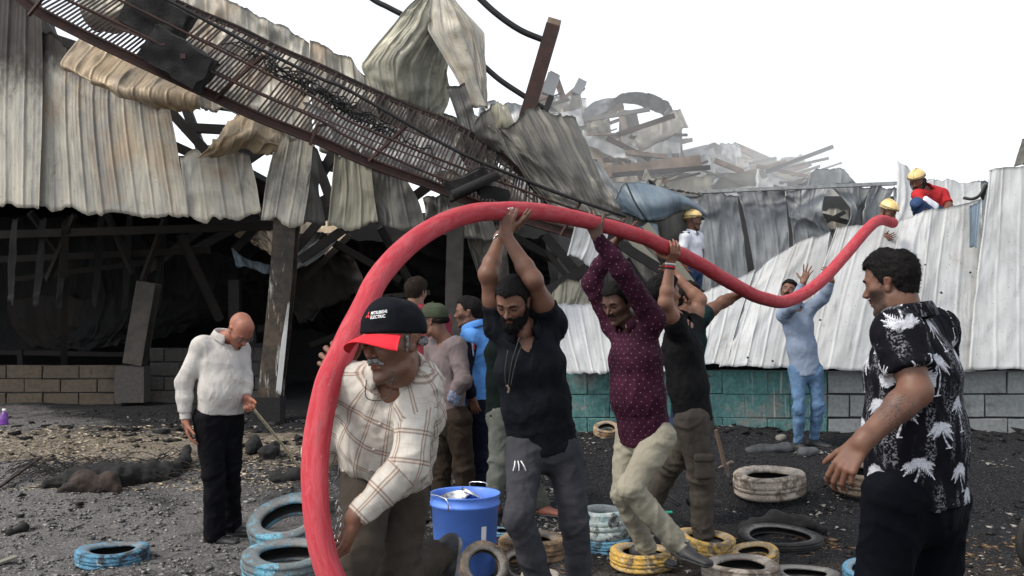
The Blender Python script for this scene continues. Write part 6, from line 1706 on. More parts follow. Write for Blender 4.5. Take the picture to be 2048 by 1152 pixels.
for a, b in [((1030, 922), (1026, 942)), ((1036, 922), (1038, 944)), ((1042, 922), (1052, 942))]:
    wire('drawstring', [P(*a, 4.87), P((a[0] + b[0]) / 2 + 1, (a[1] + b[1]) / 2, 4.855), P(*b, 4.86)], .003, M_thread, c['root'])
# 7 man hidden behind him
c = person('man in a dark green shirt mostly hidden behind the bearded man', 6.7,
    dict(neck=(1022, 650), shL=(1056, 672), shR=(1004, 672), elR=(1004, 745), wrR=(1012, 800), elL=(1060, 745), wrL=(1050, 800), hipL=(1030, 820), hipR=(1006, 820), knL=(1040, 920), anL=(1080, 1005, .1), knR=(1000, 920), anR=(988, 1000)),
    dict(c=(1030, 620), yaw=-60, pitch=10), skin=SK_mid, hh=.009, seed=33, shirt=dict(mat=C_green, h=.012, hem=.05), trousers=dict(mat=C_olive, h=.013),
    shoes=dict(mat=flat_mat('reddish_sandal', (.16, .05, .035), .7), sole=M_soleb, dirs={'L': (.8, -.5, 0), 'R': (-.2, -1, 0)}))
c['hd'].hair(H_black, c['root'], 'short', .008, 8)
# 8 maroon dotted shirt
c = person('moustached man in a maroon white dotted shirt and pale khaki trousers', 6.1,
    dict(neck=(1262, 640, -.05), shR=(1228, 650, .16), shL=(1306, 640, -.14), elR=(1183, 566, .14), wrR=(1228, 486, .08), elL=(1243, 540, -.30), wrL=(1194, 474, -.32),
         hipR=(1262, 868, .10), hipL=(1318, 868, -.08), knR=(1247, 985, .06), anR=(1290, 1092, .2), knL=(1262, 978, -.16), anL=(1362, 1096, -.08)),
    dict(c=(1236, 605, -.08), yaw=-46, pitch=20, size=1.06, fat=.004), skin=SK_dark, girth=1.05, hh=.005, seed=27, armg=1.0, stubble=.3,
    shirt=dict(mat=C_dots, h=.008, w=(.165, .165, .165), d=(.125, .13, .125), hem=.05, belly=.015, cuff=.02, wr=0.0092, gap=.5, cuffs=True, sg=1.02, ctilt=.3),
    trousers=dict(mat=C_khaki, h=.009, g=1.02, wr=0.0115, over=.04),
    hands=dict(L=dict(to=(1180, 437, -.34), n=(.1, 1, 0), curl=(.6, .65, .65, .65), spread=.06, size=1.08), R=dict(to=(1252, 470, .08), n=(.2, .2, 1), curl=(.15, .15, .2, .2), thumb=(.6, .2))),
    shoes=dict(mat=M_shoe, sole=M_soleb, dirs={'L': (.62, -.78, -.10), 'R': (.9, -.3, -.2)}, off={'L': (.01, -.03, .035)}, L=.31, wd=.054))
hd = c['hd']; hd.hair(H_black, c['root'], 'short', .005, 9, thick=.011); hd.moustache(H_black, c['root'], .0075); hd.brows(H_black, c['root'], .0045); hd.lashes(c['root'])
# 9 cargo trousers
c = person('man in a black shirt and brown cargo trousers, one braceleted forearm raised to the hose', 6.8,
    dict(neck=(1352, 632, 0), shR=(1352, 652, -.15), shL=(1385, 650, .17), elR=(1331, 605, -.30), wrR=(1341, 525, -.32), elL=(1400, 600, .2), wrL=(1360, 560, .25),
         hipR=(1380, 838, -.08), hipL=(1395, 838, .10), knR=(1402, 955, -.05), anR=(1404, 1066, 0), knL=(1345, 925, .12), anL=(1300, 1010, .3)),
    dict(c=(1330, 588, .05), yaw=112, pitch=-8, size=1.05), skin=SK_lite, girth=1.04, hh=.006, seed=31,
    shirt=dict(mat=C_blackb, h=.009, sleeve='short', slen=.3, w=(.16, .155, .165), d=(.12, .12, .12), hem=.02, wr=0.0092, gap=.5),
    trousers=dict(mat=C_cargo, h=.009, g=1.1, wr=0.0126, over=.03, cuffr=.066),
    hands=dict(R=dict(to=(1352, 503, -.40), n=(-.1, .5, 1.0), curl=(.55, .55, .55, .55), thumb=(1.1, .1)), L=dict(curl=.4)),
    shoes=dict(mat=M_shoe, sole=M_soleb, dirs={'R': (.95, -.3, 0), 'L': (.8, 0, -.4)}))
hd = c['hd']; hd.hair(H_black, c['root'], 'tousled', .006, 10, thick=.018, up=.012)
G_ = c['G']; t_ = (G_['elR'] - G_['wrR']) / np.linalg.norm(G_['elR'] - G_['wrR'])
for i, mt in enumerate((M_thread, M_wire, C_capr, C_teal)):
    ring_around('bracelet', G_['wrR'] + t_ * (.008 + i * .010), t_, .031, .005, mt, c['root'])
pk = (G_['hipR'] + G_['knR']) / 2 + np.array([.04, -.10, -.12])
for nm, zz, hh_, w_ in (('cargo_pocket', 0, .055, .062), ('pocket_flap', .07, .012, .068)):
    q = pk + np.array([0, .012 if nm == 'cargo_pocket' else .002, zz])
    P_ = [Pr(q + np.array([sx * w_ * .55, 0, -hh_]), q + np.array([sx * w_ * .55, 0, hh_]), w_ * .45, w_ * .45, .016, .016, np.array([1.0, 0, 0]), .012) for sx in (-1, 0, 1)]
    V, Q = blob(P_, .007); V = wrinkle(V, Q, .005, 4); meshobj(nm, V, Q, C_cargo, c['root'])
# 10 teal t-shirt
c = person('man in a dark teal t-shirt with one bare arm stretched out to the hose', 7.6,
    dict(neck=(1378, 622, 0), shL=(1372, 640, .16), shR=(1398, 636, -.14), elR=(1446, 604, -.05), wrR=(1484, 586, .1), elL=(1370, 700, .2), wrL=(1390, 740, .15), hipL=(1372, 800, .1), hipR=(1380, 800, -.08), knR=(1392, 895, -.05), anR=(1395, 990, .1), knL=(1350, 890), anL=(1328, 968)),
    dict(c=(1376, 597, 0), yaw=70, pitch=-5), skin=SK_mid, hh=.007, seed=35, shirt=dict(mat=C_teal, h=.010, sleeve='short', slen=.4, collar=False), trousers=dict(mat=C_djean, h=.012, over=-.02),
    hands=dict(R=dict(to=(1504, 580, .15), n=(.1, .6, -.6), curl=(.35, .35, .4, .4), size=1.1)), shoes=dict(mat=M_shoe, sole=M_soleb, dirs={'L': (.75, -.2, -.45), 'R': (.9, 0, 0)}))
c['hd'].hair(H_black, c['root'], 'tousled', .008, 12, thick=.016)
# 11 light blue shirt at the wall
c = person('man in a light blue shirt and jeans leaning back under the hose', 10.1,
    dict(neck=(1590, 612, 0), shR=(1568, 630, -.05), shL=(1614, 622, .0), elR=(1586, 612, -.28), wrR=(1606, 566, -.36), elL=(1646, 596, -.10), wrL=(1663, 562, -.20),
         hipR=(1593, 736, 0), hipL=(1628, 736, 0), knR=(1599, 815, -.08), anR=(1596, 885, 0), knL=(1636, 812, -.02), anL=(1628, 878, .08)),
    dict(c=(1577, 585, -.05), yaw=-18, pitch=-22, roll=12, size=1.0), skin=SK_mid, girth=.92, hh=.008, seed=41, stubble=.3,
    shirt=dict(mat=C_lblue, h=.010, w=(.16, .155, .165), d=(.115, .12, .125), hem=.07, cuff=.03, wr=0.0055, gap=.5, vneck=.06), trousers=dict(mat=C_jeans, h=.010, g=.86, wr=0.0080, over=.0, cuffr=.05),
    hands=dict(R=dict(to=(1617, 535, -.38), n=(.5, .8, 0), curl=(.05, .05, .1, .15), thumb=(.7, .1), spread=.22), L=dict(to=(1655, 545, -.24), n=(-.3, 1, .2), curl=(.5, .5, .5, .5))),
    shoes=dict(mat=M_shoe, sole=M_soleb, dirs={'R': (.45, -.9, 0), 'L': (.7, -.7, 0)}))
hd = c['hd']; hd.hair(H_black, c['root'], 'tousled', .008, 13, thick=.014); hd.moustache(H_black, c['root'], .008); hd.brows(H_black, c['root'])
# 12 officer
c = person('fire officer in a white uniform shirt and cream helmet standing on the wreckage', 13.6,
    dict(neck=(1384, 464, 0), shR=(1370, 474, -.15), shL=(1396, 474, .15), elR=(1363, 506, -.2), wrR=(1370, 535, -.2), elL=(1402, 505, .2), wrL=(1400, 530, .1), hipR=(1380, 536, -.08), hipL=(1392, 536, .08), knR=(1374, 590, -.1), anR=(1370, 650), knL=(1392, 590, .1), anL=(1396, 650, .1)),
    dict(c=(1386, 442, 0), yaw=78, pitch=0, size=1.05), skin=SK_mid, hh=.009, seed=43, girth=.98,
    shirt=dict(mat=C_off, h=.012, sleeve='short', slen=.75, tucked=True, hem=-.02, wr=0.0057), trousers=dict(mat=C_fblu, h=.013, g=1.0, belt=True, rise=.04),
    hands=dict(R=dict(curl=.5)), shoes=dict(mat=M_shoe, sole=M_soleb, dirs={'R': (1, -.3, 0), 'L': (1, 0, 0)}), base=(P(1386, 660, 13.6)[0], 13.6, P(1386, 665, 13.6)[2]))
helmet(c['hd'], c['root'], M_helm, M_helms); c['hd'].moustache(H_black, c['root'], .006)
q = c['G']['shR'] + np.array([0, -.02, .055]); meshobj('epaulette', *box_geo(q, (.12, .07, .015)), M_belt, c['root'], False)
off_feet = c['G']['anR']
# 13 and 14 firemen on the sheets
c = person('fireman in a cream helmet and dark jacket peering over the sheets at the hose end', 12.2,
    dict(neck=(1768, 444, 0), shR=(1742, 462, -.1), shL=(1788, 460, .05), elR=(1738, 490, -.25), wrR=(1765, 480, -.45), elL=(1800, 490, -.1), wrL=(1785, 475, -.4), hipR=(1735, 540, .3), hipL=(1770, 540, .4), knR=(1730, 560, -.1), anR=(1740, 600, .3), knL=(1770, 560, -.1), anL=(1775, 600, .3)),
    dict(c=(1776, 424, -.12), yaw=38, pitch=26, size=1.02), skin=SK_mid, hh=.009, seed=44, shirt=dict(mat=C_navy, h=.013, wr=0.0092), trousers=dict(mat=C_navy, h=.015), base=tuple(P(1755, 600, 12.5)),
    shoes=dict(mat=M_shoe, sole=M_soleb, dirs={'R': (1, -.3, 0), 'L': (1, 0, 0)}))
helmet(c['hd'], c['root'], M_helm, M_helms); c['hd'].moustache(H_black, c['root'], .006); c['hd'].beard(H_black, c['root'], .004, h=.008)
c = person('fireman in a cream helmet and red polo squatting on top of the sheets', 12.4,
    dict(neck=(1850, 378, 0), shR=(1836, 390, -.12), shL=(1884, 388, .08), elR=(1850, 425, -.3), wrR=(1830, 440, -.35), elL=(1898, 412, -.05), wrL=(1886, 428, -.2), hipR=(1872, 428, .1), hipL=(1896, 428, .2), knR=(1834, 408, -.35), anR=(1850, 470, -.1), knL=(1856, 418, -.2), anL=(1880, 470, .1)),
    dict(c=(1834, 362, -.08), yaw=-42, pitch=26, size=1.04), skin=SK_mid, hh=.009, seed=45, shirt=dict(mat=C_fred, h=.011, sleeve='short', wr=0.0092, slen=.8), trousers=dict(mat=C_fblu, h=.012), base=tuple(P(1865, 480, 12.5)),
    shoes=dict(mat=M_shoe, sole=M_soleb, dirs={'R': (-1, -.3, 0), 'L': (-1, 0, 0)}))
helmet(c['hd'], c['root'], M_helm, M_helms); c['hd'].moustache(H_black, c['root'], .006)
c['hd'].strip('hair', [(.05, -.08, -.02), (.075, -.02, -.05), (.06, .02, -.09)], [.03, .025, .015], H_black, c['root'], h=.008)
V, Q = blob([Pr(P(1848, 402, 12.16), P(1872, 414, 12.16), .07, .05, .03, .03, np.array([0, 0, 1.0]), .03)], .01); meshobj('shirt_panel', V, Q, C_off, c['root'])
# 15 palm shirt man
c = person('man in a black shirt with white palm trees walking away at the right', 3.5,
    dict(neck=(1820, 626, 0), shL=(1798, 668, -.14), shR=(1866, 662, .20), elL=(1832, 782, -.22), wrL=(1724, 884, -.30), elR=(1870, 800, .40), wrR=(1780, 930, .30),
         hipL=(1796, 985, -.09), hipR=(1872, 985, .12), knL=(1752, 1225, -.05), anL=(1760, 1460, 0), knR=(1868, 1225, .15), anR=(1900, 1455, .2)),
    dict(c=(1783, 566, .02), yaw=-129, pitch=10, roll=0, size=.95, fat=.002), skin=SK_mid, girth=1.08, hh=.004, seed=51, armg=1.12, stubble=.85,
    shirt=dict(mat=C_palm, h=.007, sleeve='short', slen=.66, w=(.185, .19, .195), d=(.135, .145, .15), hem=.02, hemtilt=-.06, wr=0.0115, gap=.5, sg=1.12, ctilt=.1, f=11),
    trousers=dict(mat=C_navy2, h=.009, g=1.15, wr=0.0103, w=.17, d=.13), tattoo=('L', .42, (0, -.03, 0), .07),
    hands=dict(L=dict(to=(1692, 930, -.30), n=(.75, .55, .2), curl=(.42, .45, .5, .55), thumb=(.15, .25), size=1.12), R=dict(to=(1740, 950, .2), n=(.2, -.6, 0), curl=.5)),
    base=(P(1830, 990, 3.5)[0], 3.5, .12))
hd = c['hd']; hd.hair(H_black, c['root'], 'tousled', .004, 15, thick=.008, up=.012); hd.brows(H_black, c['root'], .0048); hd.lashes(c['root'], 1); hd.moustache(H_black, c['root'], .0035)
# ================================================================ TYRES, BUCKET, DEBRIS
def tyre_mat(name, paint, wear=.5, white=.2, dark=(.03, .029, .028)):
    m = MB(name, .75, 0, .3); o = m.obj()
    n1 = m.noise(o, 6, 7, .75, .5); n2 = m.noise(o, 16, 6, .75, .6); n3 = m.noise(o, 60, 4, .7)
    c = m.mix(m.ramp(n3, .3, .7), tuple(x * .72 for x in paint), tuple(min(1, x * 1.25) for x in paint))
    c = m.mix(m.ramp(n2, .68 - white, .80 - white * .5, 0, .75), c, (.50, .50, .47))
    c = m.mix(m.ramp(n1, .68 - wear * .35, .74 - wear * .3, 0, .92), c, dark)
    c = m.mix(m.ramp(n2, .25, .38, .7, 0), c, (.10, .085, .07))
    st = m.sep(m.attr('st'))
    rim_ = m.math('MULTIPLY', m.ramp(m.math('ADD', st[2], m.math('MULTIPLY', m.math('SUBTRACT', n2, .5), .35)), .88, .70), m.ramp(st[1], .5, .8))
    c = m.mix(m.math('MULTIPLY', rim_, .6), c, (.22, .215, .205))
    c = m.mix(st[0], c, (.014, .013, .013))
    crk = m.voro(o, 26, 'DISTANCE_TO_EDGE')
    c = m.mix(m.ramp(crk.outputs['Distance'], .0, .035, .55, 0), c, (.03, .028, .026))
    m.col(c); m.bump(m.math('ADD', n2, n3), .4, .006); return m.m
T_blue = tyre_mat('worn_blue_tyre_paint', (.09, .24, .36), .5, .15)
T_blue2 = tyre_mat('scuffed_blue_tyre_paint', (.12, .34, .46), .75, .15, (.12, .12, .115))
T_grey = tyre_mat('grey_scraped_tyre', (.22, .22, .21), .8, .15, (.075, .073, .07))
T_pale = tyre_mat('pale_blue_white_tyre_paint', (.26, .38, .40), .45, .35)
T_yel = tyre_mat('yellow_tyre_paint', (.55, .34, .07), .5, .22, (.13, .10, .075))
T_ora = tyre_mat('faded_orange_tyre_paint', (.34, .21, .10), .6, .2, (.14, .10, .07))
T_whi = tyre_mat('dirty_white_tyre_paint', (.36, .31, .26), .6, .1, (.10, .075, .06))
T_blk = tyre_mat('charred_tyre', (.018, .018, .018), .5, -.2)
T_brn = tyre_mat('muddy_tyre', (.15, .115, .085), .6, 0, (.04, .036, .032))
def tyre(px, py, wpx, mat, label, hgt=.17, tilt=(0, 0), dz=0, Y=None, inner=.60, seed=0, group='old tyres lying on the ground', dia=None):
    """py is the pixel row of the tyre's centre on the ground"""
    g = gpt(px, py) if Y is None else P(px, py, Y)
    Y = g[1]; Rr = wpx / 2 / 2000 * Y
    base = np.array([g[0], g[1], float(gz(g[0], g[1])) + dz])
    H_ = hgt * Rr / .29; w2 = H_ / 2; ri = Rr * inner
    prof = [(ri, -w2 * .55), (ri + .006, -w2 * .78), (ri + (Rr - ri) * .3, -w2 * .93), (ri + (Rr - ri) * .6, -w2 * 1.0), (ri + (Rr - ri) * .82, -w2 * .93), (Rr * .985, -w2 * .72)]
    for k in range(4):      # tread with shallow grooves
        z = -w2 * .58 + w2 * k * .36; bl = 1 - .02 * (k in (0, 3))
        prof += [(Rr * bl, z - w2 * .06), (Rr * bl, z + w2 * .22)] + ([(Rr * bl - .0026, z + w2 * .235), (Rr * bl - .0026, z + w2 * .275)] if k < 3 else [])
    prof += [(Rr * .985, w2 * .76), (ri + (Rr - ri) * .82, w2 * .93), (ri + (Rr - ri) * .6, w2 * 1.0), (ri + (Rr - ri) * .3, w2 * .93), (ri + .006, w2 * .78), (ri, w2 * .55), (ri + .012, w2 * .42), (Rr * .93, w2 * .35), (Rr * .95, 0), (Rr * .93, -w2 * .35), (ri + .012, -w2 * .42)]
    n = 72; m = len(prof); r_ = random.Random(seed)
    V, Fc = [], []
    ph = r_.uniform(0, 6)
    for i in range(n):
        a = 2 * math.pi * i / n
        sq = 1 + .007 * math.sin(2 * a + ph) + .004 * math.sin(3 * a + 2 * ph)
        for k, (rr, z) in enumerate(prof):
            tread = 6 <= k <= 19
            q = rr * sq - (.0035 if tread and ((i + k) % 4 == 0) else 0)
            V.append((q * math.cos(a), q * math.sin(a), z + .006 * math.sin(2 * a + ph) + w2))
    for i in range(n):
        for k in range(m): Fc.append((i * m + k, ((i + 1) % n) * m + k, ((i + 1) % n) * m + (k + 1) % m, i * m + (k + 1) % m))
    M_ = Matrix.Rotation(R(tilt[0]), 3, 'X') @ Matrix.Rotation(R(tilt[1]), 3, 'Y')
    V = np.array(V) @ np.array(M_).T
    lift = -V[:, 2].min() - .012
    V = V + base + np.array([0, 0, lift])
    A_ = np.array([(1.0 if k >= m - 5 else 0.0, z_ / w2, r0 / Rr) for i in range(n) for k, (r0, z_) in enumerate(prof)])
    me = meshobj('tyre', V, Fc, mat, None, True, {'st': A_}, loc=base)
    return tag(me, label, 'tyre', group), H_
tyre(225, 1124, 140, T_blue, 'small blue painted tyre lying alone on the gravel at the lower left', .13, seed=1)
tyre(580, 1092, 158, T_blue2, 'large scraped grey tyre with blue lower wall leaning behind the hose', .17, (24, -6), seed=2, inner=.62)
_, h_ = tyre(577, 1152, 182, T_blue2, 'blue tyre with scraped grey top in front of the leaning one, under the hose', .15, (6, 0), seed=3)
tyre(748, 1140, 110, T_pale, 'blue white tyre half hidden behind the cap wearer\'s knees', .13, seed=4)
tyre(966, 1190, 100, T_brn, 'muddy brown tyre standing tilted against the foot of the blue bucket', .15, (58, 10), Y=6.1, seed=5)
tyre(1064, 1115, 136, T_ora, 'faded orange tyre right of the blue bucket behind the bearded man\'s legs', .19, seed=6)
tyre(1042, 1160, 84, T_brn, 'dark muddy tyre in front of the faded orange one', .15, (35, 0), seed=7)
tyre(1080, 1172, 78, T_whi, 'dirty white tyre cut by the bottom edge below the bearded man', .15, (10, 0), seed=8)
_, h1 = tyre(1218, 1098, 104, T_blue, 'flat blue tyre under the pale blue one, right of the bearded man', .15, seed=9)
tyre(1212, 1098, 98, T_pale, 'pale blue white tyre stacked on top of a blue one', .34, (0, 0), dz=h1 - .01, seed=10)
tyre(1012, 1070, 60, T_blue, 'thin sliver of a blue tyre between the bucket and the bearded man', .12, seed=11)
tyre(1286, 1132, 132, T_yel, 'yellow tyre under the khaki wearer\'s front shoe', .16, seed=12)
tyre(1408, 1112, 118, T_yel, 'largest yellow tyre with rust stains behind the front shoe', .2, (4, 6), seed=13)
tyre(1508, 1126, 98, T_yel, 'yellow tyre with grey top, rightmost of the yellow ones', .15, (8, -4), seed=14)
tyre(1482, 1160, 156, T_whi, 'grey white tyre at the bottom edge in front of the yellow ones', .14, seed=15)
tyre(1610, 1164, 136, T_grey, 'blue grey tyre at the bottom edge left of the palm shirt man', .1, seed=16)
tyre(1540, 992, 142, T_whi, 'dirty white tyre lying flat alone in the black ash', .19, (3, -3), seed=17)
tyre(1712, 985, 110, T_brn, 'brown tyre behind the palm shirt man\'s hand', .24, (10, 0), seed=18)
tyre(1560, 1088, 168, T_blk, 'charred black tyre collapsed in the ash', .07, (3, 0), seed=19, inner=.7)
tyre(1213, 872, 54, T_ora, 'small orange tyre lying at the teal wall behind the maroon shirt', .17, (20, 0), seed=20)
tyre(985, 892, 46, T_pale, 'teal tyre behind the legs of the man in blue', .2, (55, 0), seed=21)
tyre(975, 925, 44, T_whi, 'small dirty white tyre behind the legs of the man in blue', .2, (40, 0), seed=22)
tyre(1880, 1165, 84, T_whi, 'grey white tyre behind the palm shirt man\'s trousers, right of his legs', .2, (30, 0), seed=23)
tyre(1735, 1162, 100, T_blue, 'blue tyre behind the palm shirt man\'s knees', .15, (10, 0), seed=24)
tyre(2084, 1080, 140, T_blk, 'big dark tyre standing upright at the right edge', .36, (78, 12), Y=6.3, seed=25, inner=.55)

# ---- bucket with bowls
def lathe(prof, n=48):
    V, Fc = [], []
    m = len(prof)
    for i in range(n):
        a = 2 * math.pi * i / n
        for r, z in prof: V.append((r * math.cos(a), r * math.sin(a), z))
    for i in range(n):
        for k in range(m - 1): Fc.append((i * m + k, ((i + 1) % n) * m + k, ((i + 1) % n) * m + k + 1, i * m + k + 1))
    return np.array(V), Fc
M_plast = flat_mat('blue_plastic', (.095, .22, .70), .45, 0, .12, 5, bump=.03)
bq = gpt(930, 1146); bq[2] = float(gz(bq[0], bq[1]))
s_ = bq[1] / 2000
bk = empty('bucket', bq, 'big blue plastic bucket with wire handles holding steel bowls', 'bucket')
Rb, Hb = 70 * s_, 158 * s_
V, Fc = lathe([(0, .005), (Rb * .80, .0), (Rb * .84, .015), (Rb * .95, Hb * .86), (Rb * 1.0, Hb * .865), (Rb * 1.0, Hb * .90), (Rb * .97, Hb * .905), (Rb * .98, Hb * .985), (Rb * 1.01, Hb), (Rb * 1.0, Hb + .005), (Rb * .965, Hb - .002), (Rb * .93, Hb * .86), (Rb * .80, .03), (0, .02)])
meshobj('bucket_shell', V + bq, Fc, M_plast, bk)
for x, yy in ((-.75, -.66), (.35, .95)):
    c_ = bq + np.array([x * Rb, yy * Rb, Hb]); tn = np.array([-yy, x, 0]) / math.hypot(x, yy); on = np.array([x, yy, 0]) / math.hypot(x, yy)
    if yy < 0:
        pts = [c_ - tn * .11 - np.array([0, 0, .07]), c_ - tn * .10 + on * .01 + np.array([0, 0, .006]), c_ + tn * .10 + on * .01 + np.array([0, 0, .006]), c_ + tn * .12 - np.array([0, 0, .07])]
    else:
        pts = [c_ - tn * .06 - np.array([0, 0, .01]), c_ - tn * .055 + np.array([0, 0, .03]), c_ + tn * .055 + np.array([0, 0, .03]), c_ + tn * .06 - np.array([0, 0, .01])]
    V, Fc, _ = tube_geo(catmull(pts, 5), .004, 6); meshobj('wire_handle', V, Fc, M_chrome, bk)
a0 = R(-58)
pt = []
for i in range(5):
    for j in range(4):
        a = a0 + i * .045; z = Hb * (.40 + .10 * j / 1.2); rr = Rb * (.84 + (.11 * z / Hb / .86)) + .002
        pt.append(bq + np.array([math.cos(a) * rr, math.sin(a) * rr, z]))
meshobj('sticker', pt, [(i * 4 + j, (i + 1) * 4 + j, (i + 1) * 4 + j + 1, i * 4 + j + 1) for i in range(4) for j in range(3)], M_thread, bk)
for k, (dx, dy, dz_, rx, ry, r_, lb) in enumerate([(.03, .0, -.05, -18, 30, .085, 'shiny steel bowl tipped up highest in the blue bucket'), (-.06, -.04, -.055, 8, -8, .09, 'steel bowl lying flat at the left inside the blue bucket')]):
    V, Fc = lathe([(0, 0), (r_ * .7, 0), (r_ * .95, .035), (r_, .05), (r_ * 1.03, .05), (r_ * .93, .03), (r_ * .68, .006), (0, .006)], 32)
    M_ = np.array(Matrix.Rotation(R(rx), 3, 'X') @ Matrix.Rotation(R(ry), 3, 'Y'))
    tag(meshobj('steel_bowl', V @ M_.T + bq + np.array([dx, dy, Hb + dz_]), Fc, M_chrome, None), lb, 'bowl')

# ---- tool, bottle, loose debris
mk = empty('pickaxe', tuple(gpt(1455, 945)), 'short tool with a pale wooden shaft and pointed steel head behind the cargo trousers', 'pickaxe')
g_ = gpt(1452, 952)
bar('shaft', P(1432, 860, g_[1] - .3), P(1450, 934, g_[1] - .25), .026, .026, flat_mat('worn_wood', (.12, .08, .055), .8, 0, .4), mk)
V, Q = blob([Pr(P(1438, 936, g_[1] - .2), P(1463, 925, g_[1] - .2), .012, .020, k=.01), Pr(P(1452, 932, g_[1] - .2), P(1458, 955, g_[1] - .22), .026, .008, k=.01)], .006)
meshobj('tool_head', V, Q, flat_mat('worn_steel', (.16, .13, .11), .6, .4, .5), mk)
q = gpt(8, 850)
M_purp = flat_mat('purple_plastic', (.17, .05, .30), .3, 0, .2)
bo = empty('bottle', q, 'small purple plastic bottle with white cap on the ash at the left edge', 'bottle')
V, Fc = lathe([(0, 0), (.045, 0), (.05, .02), (.045, .06), (.05, .10), (.03, .14), (.018, .16), (0, .16)], 20); meshobj('bottle_body', V + q, Fc, M_purp, bo)
V, Fc = lathe([(0, .16), (.021, .16), (.021, .19), (0, .19)], 12); meshobj('bottle_cap', V + q, Fc, M_thread, bo)
# charred trunk in the straw
def lump(name, pts, rad, mat, label, cat, h=.018, amp=.03, seed=0, par=None, fr=9):
    P_ = [Pr(a, b, ra, rb, k=.04) for (a, ra), (b, rb) in zip(list(zip(pts, rad))[:-1], list(zip(pts, rad))[1:])]
    V, Q = blob(P_, h, (), 1); V = V + vnormals(V, Q) * (amp * (fbm(V * fr, 3, seed) + .6 * ridge(V * np.array([fr * .6, fr * 1.8, fr * 1.8]), 2, seed)))[:, None]
    o = meshobj(name, V, Q, mat, par)
    return tag(o, label, cat) if label else o
def G3(px, py, up=0): q = gpt(px, py); return q + np.array([0, 0, up])
ct = empty('palm_trunk_remains', G3(230, 975), 'charred fibrous palm trunk lying on the ground left of the bald man', 'burnt trunk')
M_fib = flat_mat('singed_fibre', (.035, .024, .019), .95, 0, .7, 12, bump=1.0)
lump('trunk', [G3(95, 978, .02), G3(170, 972, .05), G3(235, 970, .06), G3(300, 962, .05), G3(345, 955, .05), G3(368, 940, .09), G3(376, 925, .13)], [.05, .12, .13, .09, .06, .04, .02], M_char, None, None, seed=3, par=ct)
lump('trunk_skin', [G3(120, 985, .01), G3(165, 980, .06), G3(200, 982, .05)], [.03, .10, .07], M_fib, None, None, seed=4, par=ct, amp=.015)
lump('trunk_skin', [G3(200, 985, .02), G3(215, 982, .07), G3(230, 985, .03)], [.04, .085, .05], M_fib, None, None, seed=5, par=ct, amp=.015)
for i in range(110):
    r_ = random.Random(i); x = r_.uniform(-5, 330); y = 935 + r_.uniform(-5, 35)
    a = G3(x, y, .03); an = r_.uniform(-.4, .4); L = r_.uniform(.2, .6)
    V, Fc, _ = tube_geo(catmull([a, a + np.array([L * .5, L * .2 * an, r_.uniform(.02, .13)]), a + np.array([L, L * an * .5, .0])], 4), .0032, 4)
    meshobj('fibre', V, Fc, M_char if i % 4 else M_fib, ct)
tag(lump('charred_stump', [G3(505, 908, .05), G3(508, 905, .10)], [.07, .06], M_char, None, None, h=.014, amp=.02, seed=7), 'upright charred stump right of the bald man beside the stick', 'charred stump')
tag(lump('charred_lump', [G3(535, 915, .03), G3(545, 908, .06)], [.08, .06], M_char, None, None, h=.014, amp=.03, seed=8), 'rounded charred lump between the upright stump and the hose', 'charred lump')
tag(lump('charred_plank', [G3(555, 962, .02), G3(605, 958, .03)], [.05, .06], M_char, None, None, h=.014, amp=.02, seed=9), 'flat charred piece where the stick touches the ground', 'charred piece')
tag(lump('charred_scrap', [G3(20, 1070, .01), G3(45, 1062, .03)], [.03, .035], M_char, None, None, h=.012, amp=.02, seed=10), 'small charred scrap on the gravel at the left above the blue tyre', 'charred scrap')
tag(bar('split_board', G3(-20, 1138, .02), G3(32, 1124, .035), .05, .015, M_olive), 'grey splintered board at the bottom left corner', 'board')
tag(bar('charred_stick', G3(-10, 985, .02), G3(82, 940, .12), .025, .02, M_fib), 'bent brown stick poking out of the charred fibres at the left edge', 'stick')
tag(lump('charred_tube', [G3(1480, 1066, .03), G3(1545, 1058, .06), G3(1610, 1062, .05), G3(1650, 1070, .03)], [.04, .05, .05, .03], M_char, None, None, amp=.02, seed=12), 'charred rubber strip arching behind the collapsed black tyre', 'charred strip')
tag(lump('ash_covered_slab', [G3(1500, 905, .02), G3(1575, 903, .03)], [.045, .05], flat_mat('grey_ash', (.045, .048, .052), .95, 0, .5, 9), None, None, amp=.015, seed=13), 'pale ash covered slab left of the blue shirted man\'s shoes', 'slab')
tag(lump('stone', [G3(1604, 912, .03), G3(1628, 910, .03)], [.045, .045], flat_mat('grey_stone', (.075, .08, .085), .9, 0, .3), None, None, h=.014, amp=.012, seed=14), 'rounded grey stone in front of the blue shirted man\'s shoes', 'stone')
tag(lump('stone', [G3(1560, 880, .02), G3(1566, 880, .03)], [.045, .04], flat_mat('pale_stone', (.17, .16, .14), .9, 0, .3), None, None, h=.014, amp=.01, seed=15), 'small pale stone at the foot of the teal wall', 'stone')
tag(meshobj('plastic_scrap', *box_geo(G3(1338, 1029, .02), (.05, .02, .012)), flat_mat('green_plastic', (.01, .42, .27), .4), None, False), 'tiny bright green plastic scrap behind the khaki trousers', 'plastic scrap')

